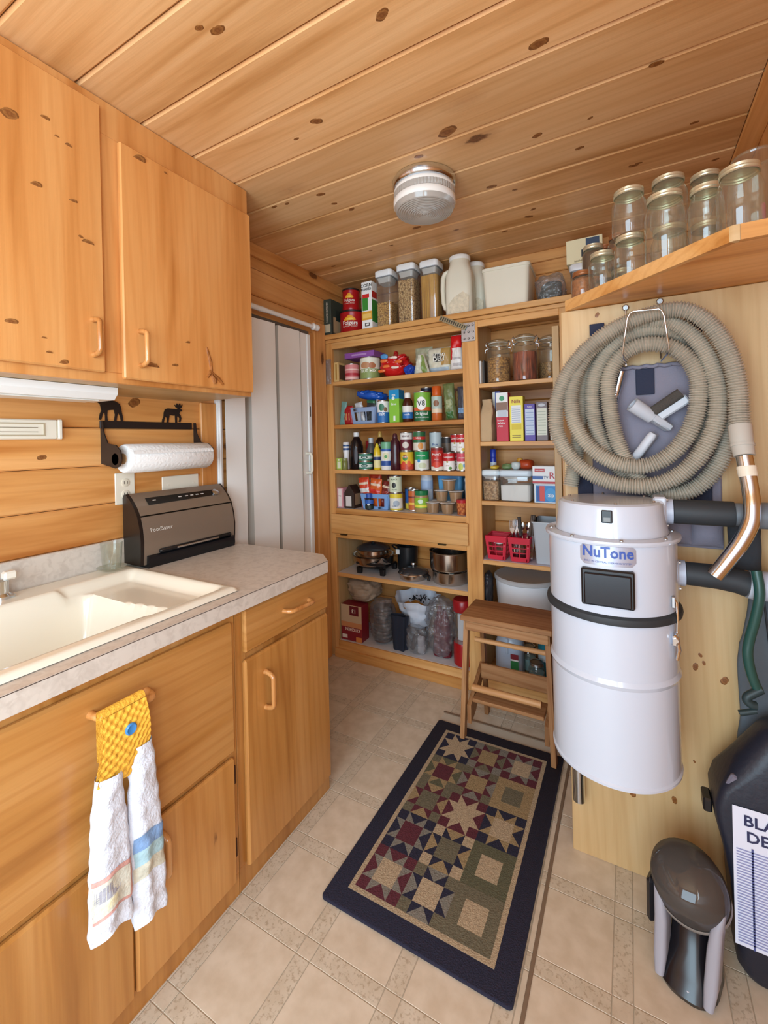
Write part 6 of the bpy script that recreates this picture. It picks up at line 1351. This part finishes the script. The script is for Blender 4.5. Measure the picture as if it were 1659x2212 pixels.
b = MB(); b.grid(lambda u, v: (lambda a, z: ((.040 + .014 * v) * math.cos(a) + .006 * math.sin(5 * a) * (1 - .2 * v), .022 * math.sin(a) + .005 * math.cos(4 * a), z))(2 * PI * u, .001 + .205 * v), 40, 16); b.build('cloth', pm('#1f2433', .9, bump=.3, bscale=150), t, 60)
wb_ = thing('white_plastic_bag', 'open white plastic bag holding onions and black twigs', 'bag', (-1.165, 2.470, Z6 + .12))
b = MB()
def wbag(u, v):
    a = 2 * PI * u; r = .070 + .062 * v ** 1.3; z = .185 * v
    k = .012 * nz3(math.cos(a) * 3, math.sin(a) * 3, v * 4) + .008 * math.sin(7 * a) * v
    return (max(-.145, min(.145, (r + k) * math.cos(a) * 1.05)), (r + k) * math.sin(a) * .92, z + .012 * math.sin(4 * a + 1) * v - .03 * v * (1 - math.sin(a)) * .5)
b.grid(wbag, 60, 20); b.build('bag', plain('#dde3f0', .35, name='thin_white_plastic', sss=.1), wb_, 60)
blob('stand', '#2a2d36', wb_, .12, .12, .118, 2, .004, loc=(0, 0, -.1185), mat=pm('#2b3040', .8))
for i, (x, y) in enumerate(((-.025, -.07), (.03, -.03), (-.02, .02))):
    o = thing('onion', ('front golden onion showing at the mouth of the white plastic bag', 'middle golden onion deeper in the white plastic bag', 'rear golden onion at the back of the white plastic bag')[i], 'onion', (-1.165 + x, 2.462 + y, Z6 + .225 - .01 * i)); blob('bulb', '', o, .068, .056, .046, i, .002, mat=pm('#c98a3a', .4, var=.15, vscale=30), ex=1.0, n=16); b = MB(); b.lathe([(.006, .044), (.002, .056)], 8); b.build('stem', pm('#a8763a', .7), o)
rnd = random.Random(3); tg = thing('dried_twigs', 'black dried pepper twigs lying in the white plastic bag', 'twigs', (-1.150, 2.480, Z6 + .262))
b = MB()
for i in range(26):
    p = Vector((rnd.uniform(-.055, .055), rnd.uniform(-.05, .03), rnd.uniform(0, .02))); d = Vector((rnd.uniform(-1, 1), rnd.uniform(-1, 1), rnd.uniform(-.4, .6))).normalized() * .018
    b.tube([p, p + d * .6 + Vector((0, 0, .004)), p + d], [.0035, .003, .0015], 6)
b.build('twig_cluster', pm('#15161c', .6), tg)
t = thing('appliance_bag', 'clear grey bag with a dark appliance part, next to the navy cloth', 'bag', (-1.110, 2.340, Z6)); blob('clear_wrap', '', t, .118, .09, .165, 12, .012, mat=BAGP); b = MB(); b.tf(Matrix.Translation((-.015, -.01, .07)) @ Matrix.Rotation(R(18), 4, 'Y')); b.box(-.012, .012, -.012, .012, -.05, .06, .006); b.build('dark_part', pm('#4a4444', .4), t); b = MB(); b.box(.002, .045, -.01, .02, .004, .10, .006); b.build('pale_part', pm('#b9b3b6', .4), t)
t = thing('maroon_bag', 'maroon bottles wrapped in a clear plastic bag', 'bag', (-.968, 2.376, Z6))
for x, h, a in ((-.026, .285, 3), (.026, .265, -2)):
    b = MB(); b.tf(Matrix.Translation((x, 0, .004)) @ Matrix.Rotation(R(a), 4, 'Y')); b.lathe([(.028, 0), (.031, .01), (.031, .19), (.018, .24), (.012, h)], 20); b.build('bottle', pm('#6a1a26', .25), t, 45)
blob('clear_wrap', '', t, .148, .13, .335, 15, .022, mat=BAGP, neck=.35)
t = thing('red_canister', 'clear canister with red base and red lid at the right of the pantry bottom', 'canister', (-.830, 2.350, Z6))
b = MB(); b.lathe([(.050, 0), (.056, .006), (.056, .115), (.053, .125)], 30); b.build('base', pm('#a8181c', .3), t, 40)
b = MB(); b.lathe([(.052, .1255), (.052, .30)], 30, capt=False); b.build('clear_wall', CLEARP, t, 40)
b = MB(); b.box(-.03, .03, -.012, .012, .127, .275, .004); b.build('paper_insert', pm('#d9dbe2', .6), t)
b = MB(); b.lathe([(.055, .296), (.057, .300), (.057, .350), (.050, .360), (0, .362)], 30); b.build('lid', pm('#9a1a20', .3), t, 40)

# ------------------------------------------------------------------ right bay
ZR1, ZR2, ZR3, ZR4 = 1.6376, 1.3306, 1.0206, .7106
def clampjar(label, x, content, fill, rz, h=.238, z=ZR1, y=2.366):
    t = thing('clamp_jar', label, 'jar', (x, y, z), rz, 'glass clamp-lid jars'); r = .062
    b = MB(); b.lathe([(r * .9, 0), (r, .006), (r, h * .68), (r * .92, h * .76), (r * .76, h * .82), (r * .76, h * .88)], 36, capt=False); b.build('glass', GLASS, t, 45)
    b = MB(); b.lathe([(r * .80, h * .905), (r * .84, h * .91), (r * .84, h * .935), (r * .6, h * .975), (r * .15, h), (0, h * 1.0)], 36, capb=True); b.build('lid', GLASS, t, 40)
    b = MB(); b.lathe([(r * .78, h * .885), (r * .84, h * .89), (r * .84, h * .902), (r * .78, h * .904)], 36, capb=False, capt=False); b.build('seal', pm('#d9d3c6', .5), t, 40)
    b = MB()
    for s in (-1, 1):
        b.tube([(s * r * .80, 0, h * .80), (s * r * .98, -.01, h * .84), (s * r * 1.02, -.012, h * .90), (s * r * .90, -.008, h * .95), (s * r * .84, 0, h * .92)], .0028, 8); b.tube([(s * r * .80, .0, h * .80), (s * r * 1.08, .0, h * .78), (s * r * 1.12, .0, h * .70)], .0024, 8)
    b.tube([(r * .79 * math.cos(a), r * .79 * math.sin(a), h * .80) for a in [2 * PI * i / 24 for i in range(24)]], .002, 6, closed=True); b.build('wire_clamp', CHROME, t, 50)
    b = MB(); b.lathe([(0, .005), (r * .9, .006), (r * .93, .012), (r * .93, h * fill), (r * .5, h * fill + .006), (0, h * fill + .004)], 32, capb=False); b.build('contents', content, t, 40)
clampjar('clamp-lid glass jar of twisted pasta, left on the top right shelf', -.606, TRI, .56, R(10))
clampjar('clamp-lid glass jar of orange and red pasta, middle of the top right shelf', -.468, COL, .60, R(14), .248)
clampjar('clamp-lid glass jar of brown lentils, partly behind the batten', -.362, AMBN, .40, R(14), .25, y=2.478)
carton('thin white recipe card booklet at the left of the pasta jars', -.700 + .004, -.684, 2.305, .10, ZR1, .122, '#efece6', name='booklet')
carton('thin charcoal booklet leaning beside the pasta jar', -.681, -.673, 2.33, .11, ZR1, .128, '#3a342e', name='booklet')
t = thing('paper_bag', 'kraft paper flour bag with folded top at the left of the rice box', 'bag', (-.6645, 2.345, ZR2)); b = MB(); rnd = random.Random(8)
b.loft([[(x + rnd.uniform(-.0022, .0022), y + rnd.uniform(-.0022, .0022), z_) for x, y, z_ in rrect(w_, d_, .006, z0_, 3, cx_, 0)] for w_, d_, z0_, cx_ in ((.060, .085, 0, 0), (.066, .09, .03, 0), (.068, .088, .07, .001), (.067, .086, .11, -.001), (.066, .078, .145, .001), (.060, .052, .175, .003), (.054, .026, .198, .001), (.052, .012, .214, -.002), (.050, .010, .226, -.003))]); b.build('paper', pm('#c9ab84', .8, bump=.6, bscale=60), t, 25)
carton('small blue and white box on top of the stored packets behind the rice', -.652, -.612, 2.40, .05, ZR2 + .165, .105, '#e6e8d8', [(.35, 1, 0, 1, '#2b4fa8')], [], name='small_box'); carton('plain dark box under the small blue and white box', -.650, -.610, 2.40, .06, ZR2, .1645, '#6a5a4a')
carton('tall red and white instant rice box', -.606, -.545, 2.296, .060, ZR2, .252, '#c81f3a', [(0, 1, .50, 1, '#eef0ee'), (.02, .98, .62, .80, '#8a6a58'), (.1, .9, .50, .64, '#c3ccd6')], [('instant', .38, .43, .013, '#f6efee'), ('white', .42, .375, .017, '#f6efee'), ('rice', .36, .315, .015, '#f6efee')], [(.5, .88, .013, .013, '#3f9a6a')])
carton('yellow vanilla wafer box next to the rice box', -.538, -.470, 2.296, .055, ZR2, .228, '#f2e24a', [(.14, .86, .40, .80, '#eef0f0'), (.14, .86, .26, .38, '#e0c81e'), (.18, .82, .115, .135, '#8a7a2a'), (.18, .82, .08, .095, '#8a7a2a')] + [(.18, .82, .42 + .045 * i, .428 + .045 * i, '#7f93b8') for i in range(8)], [('Nilla', .5, .885, .024, '#9a3a34')])
carton('purple carton with pale nutrition panel right of the yellow box', -.463, -.413, 2.296, .05, ZR2, .186, '#5a45a8', [(.06, .94, .16, .86, '#c9d8ee')] + [(.12, .88, .20 + .07 * i, .212 + .07 * i, '#6a86c0') for i in range(9)], [('fudge', .5, .92, .010, '#efe6f2')])
carton('grey carton with cream nutrition panel beside the purple one', -.406, -.354, 2.296, .05, ZR2, .192, '#7d7074', [(.06, .94, .14, .84, '#dfe2d0')] + [(.14, .86, .18 + .07 * i, .190 + .07 * i, '#9aa690') for i in range(9)], ovals=((.5, .92, .016, .008, '#c9cdd6'),))
carton('cream carton tucked behind the batten on the middle right shelf', -.347, -.327, 2.33, .06, ZR2, .165, '#ded9c6')
popbox('short clear container of rolled oats on the right shelf', -.648, 2.355, ZR3, .090, .110, .160, RIC, .78, '#dcebf2')
popbox('wide clear container of white sugar with pale lid', -.520, 2.365, ZR3, .158, .135, .160, SUG, .66, '#d6e6f2', wavy=.006)
carton('blue zip bag box under the white snack cake box', -.425, -.325, 2.298, .11, ZR3, .0945, '#e3ecf4', [(.08, 1, .06, .92, '#2a86cf'), (.12, .30, .10, .88, '#2f4f9c'), (.26, .50, .10, .90, '#d8483f')], [('zip', .80, .42, .026, '#f4f8fa')], ovals=((.78, .45, .026, .034, '#3f9fe0'),), name='zip_bag_box')
carton('white snack cake box with red stripe on top of the blue zip bag box', -.432, -.325, 2.300, .12, ZR3 + .0951, .088, '#eef1f4', [(0, 1, .02, .14, '#c2343a'), (.10, .55, .66, .86, '#c2343a'), (.0, .48, .26, .44, '#2f5fa8')], [('Little Debbie', .325, .76, .0075, '#f6f0f0'), ('TV', .60, .36, .018, '#2b3b6a'), ('R', .86, .46, .044, '#b83a44')], name='snack_cake_box')
for i, (x, y, w_, d, h, c, lab_) in enumerate(((-.640, 2.36, .045, .04, .022, '#d8b43a', 'yellow seasoning tin cap lying on the oat container lid'), (-.575, 2.37, .055, .05, .030, '#6f8a5a', 'green herb packet on the sugar container lid'), (-.525, 2.36, .045, .04, .040, '#c8d2d2', 'white and red packet on the sugar container lid'), (-.480, 2.39, .075, .06, .050, '#b8441e', 'rust orange packet on the sugar container lid'), (-.515, 2.41, .03, .03, .055, '#d8a03c', 'ochre packet corner behind the rust orange packet'))):
    t = thing('seasoning_packet', lab_, 'packet', (x, y, ZR3 + .1606)); blob('wrapper', '', t, w_, d, h, 60 + i, .005, mat=pm(c, .4), freq=30, n=18)
bottle('blue spice bottle with white label behind the oat container', -.676, 2.475, ZR3, [(.016, 0), (.018, .003), (.018, .21), (.014, .225)], '#2a3fae', [(.017, .223), (.017, .262), (.015, .265)], '#2a44b8', bands=((.62, .86, '#dfe6ee', .0184),))
def cutbasket(label, x, group):
    t = basket(label, x, 2.362, ZR4, .106, .125, .122, '#d0213c', group, (2, 3)); t.name = 'red_basket'; return t
cutbasket('left red plastic utensil basket with square holes', -.625, 'red utensil baskets'); cutbasket('right red plastic utensil basket full of cutlery', -.506, 'red utensil baskets')
rnd = random.Random(11)
for i in range(5):   # forks, tines up
    x, y, a, c_ = -.548 + .016 * (i % 4) + rnd.uniform(-.004, .004), 2.345 + .012 * i, rnd.uniform(-12, 10), rnd.uniform(-6, 4)
    t = thing('table_fork', ('first', 'second', 'third', 'fourth', 'rearmost')[i] + ' steel fork standing tines up in the right red basket, counted from the front', 'fork', (x, y, ZR4 + .010), 0, 'cutlery in the red basket', rx=R(c_), ry=R(a))
    b = MB(); b.box(-.006, .006, -.001, .001, 0, .05, .0005); b.box(-.003, .003, -.001, .001, .05, .135, .0005); b.prism([(-.004, .130), (.004, .130), (.012, .150), (.012, .158), (-.012, .158), (-.012, .150)], -.001, .001, 'y')
    b.build('stem', CHROME, t)
    for k in range(4): b = MB(); b.box(-.012 + .0068 * k, -.012 + .0068 * k + .0035, -.001, .001, .158, .198, .0004); b.build('tine', CHROME, t)
for i in range(4):
    x, y, a = -.500 + .014 * i, 2.350 + .016 * (i % 3), rnd.uniform(-4, 10)
    t = thing('table_knife', ('leftmost', 'second', 'third', 'rightmost')[i] + ' wooden-handled knife standing in the right red basket', 'knife', (x, y, ZR4 + .010), R(20), 'cutlery in the red basket', ry=R(a))
    b = MB(); b.box(-.008, .008, -.001, .001, 0, .12, .0006); b.build('blade', CHROME, t)
    b = MB(); b.loft([rrect(.014, .010, .003, .12, 3), rrect(.016, .011, .004, .16, 3), rrect(.019, .012, .005, .215 + .012 * (i % 2), 3)]); b.build('handle', pm(('#3a2f28', '#5c4638', '#2c2624', '#4a3a30')[i], .5), t, 40)
for i in range(3):
    t = thing('table_spoon', ('left', 'middle', 'right')[i] + ' steel spoon standing bowl up in the right red basket', 'spoon', (-.525 + .016 * i, 2.395, ZR4 + .010), 0, 'cutlery in the red basket', ry=R(-6 + 6 * i))
    b = MB(); b.box(-.004, .004, -.001, .001, 0, .14, .0005); b.build('stem', CHROME, t); b = MB(); b.lathe([(0, -.004), (.012, -.002), (.015, 0), (.011, .0005), (0, -.002)], 18, (0, 0, .16), ax='y', sq=(1.0, 1.5), capb=False); b.build('bowl', CHROME, t)
t = thing('white_coaster', 'loose white plastic lid lying in the left red basket', 'coaster', (-.618, 2.345, ZR4 + .085), 0, None, rx=R(12)); b = MB(); b.lathe([(.026, 0), (.028, .003), (.028, .007), (.022, .009), (0, .009)], 24); b.build('disc', WHITE, t)  # a loose plastic lid lying in the basket
gb_ = thing('grey_bin', 'tall grey rectangular plastic bin beside the red baskets', 'bin', (-.385, 2.395, ZR4)); gm = pm('#bcc2c9', .4)
b = MB(); b.loft([rrect(.085, .15, .012, 0, 4), rrect(.110, .185, .015, .205, 4), rrect(.120, .195, .016, .206, 4), rrect(.120, .195, .016, .214, 4), rrect(.106, .181, .015, .214, 4), rrect(.081, .146, .012, .005, 4)]); b.build('shell', gm, gb_, 40)
tb = thing('round_tub', 'large round frosted white tub with grey lid below the red baskets', 'tub', (-.500, 2.432, .4066))
b = MB(); b.lathe([(.140, 0), (.148, .008), (.160, .185), (.160, .19)], 56); b.build('body', plain('#dfe3ea', .35, name='frosted_tub', sss=.15), tb, 40)
b = MB(); b.lathe([(.160, .186), (.166, .190), (.167, .204), (.160, .210), (.150, .207), (0, .209)], 56); b.build('lid', pm('#b9b9bb', .35), tb, 40)
t = thing('dark_bag', 'dark crumpled bag beside the round white tub', 'bag', (-.684, 2.36, .4066)); blob('wrapper', '', t, .030, .10, .225, 33, .006, mat=pm('#2c2a30', .4))
ZB = .0896
JUG = thin('milky_jug_plastic', '#e4ecf6', .06, .2, veil=.55, veilcol='#dde6f2', edge=.35)
vj = thing('vinegar_jug', 'translucent white vinegar jug with green and red label under the stool seat', 'jug', (-.585, 2.385, ZB))
b = MB(); b.loft([rrect(.13, .12, .045, 0, 6), rrect(.142, .130, .05, .006, 6), rrect(.142, .130, .05, .165, 6), rrect(.12, .11, .05, .205, 6), rrect(.06, .06, .028, .238, 6), rrect(.034, .034, .016, .246, 6), rrect(.034, .034, .016, .262, 6)]); b.build('body', JUG, vj, 50)
b = MB(); b.loft([rrect(.125, .115, .045, .004, 6), rrect(.134, .122, .045, .010, 6), rrect(.134, .122, .045, .168, 6)]); b.build('vinegar', plain('#bcd0ea', .2), vj, 50)
b = MB(); b.lathe([(.019, .258), (.020, .260), (.020, .278), (.018, .280)], 20); b.build('cap', pm('#d8403a', .35), vj, 40)
patch(on_front(-.0656), (.018, .058, .045, .105), pm('#1f7a3c'), vj, 'label', 1); patch(on_front(-.0658), (.018, .058, .105, .135), pm('#8a2a34'), vj, 'label', 1); patch(on_front(-.0660), (.018, .058, .100, .108), pm('#f0efee'), vj, 'label', 1)
b = MB(); b.box(-.008, .008, -.072, -.064, .13, .21, .004); b.build('grip', JUG, vj)
bottle('teal cleaner bottle at the back of the bottom right shelf', -.395, 2.47, ZB, [(.055, 0), (.060, .006), (.060, .15), (.045, .18), (.02, .195)], '#2f7f8c', [(.018, .194), (.018, .222)], '#e8eaec', bands=((.42, .62, '#dfe6ea', .0606),), cat='bottle')
mason('small jar of blue liquid in front of the teal bottle', -.440, 2.338, ZB, .040, .115, plain('#7fb4c6', .15), .55, ZINC, True, None)
mason('clear jar of pale blue liquid behind the small blue jar', -.505, 2.47, ZB, .040, .13, plain('#9cc0c8', .2), .5, ZINC, True, None)
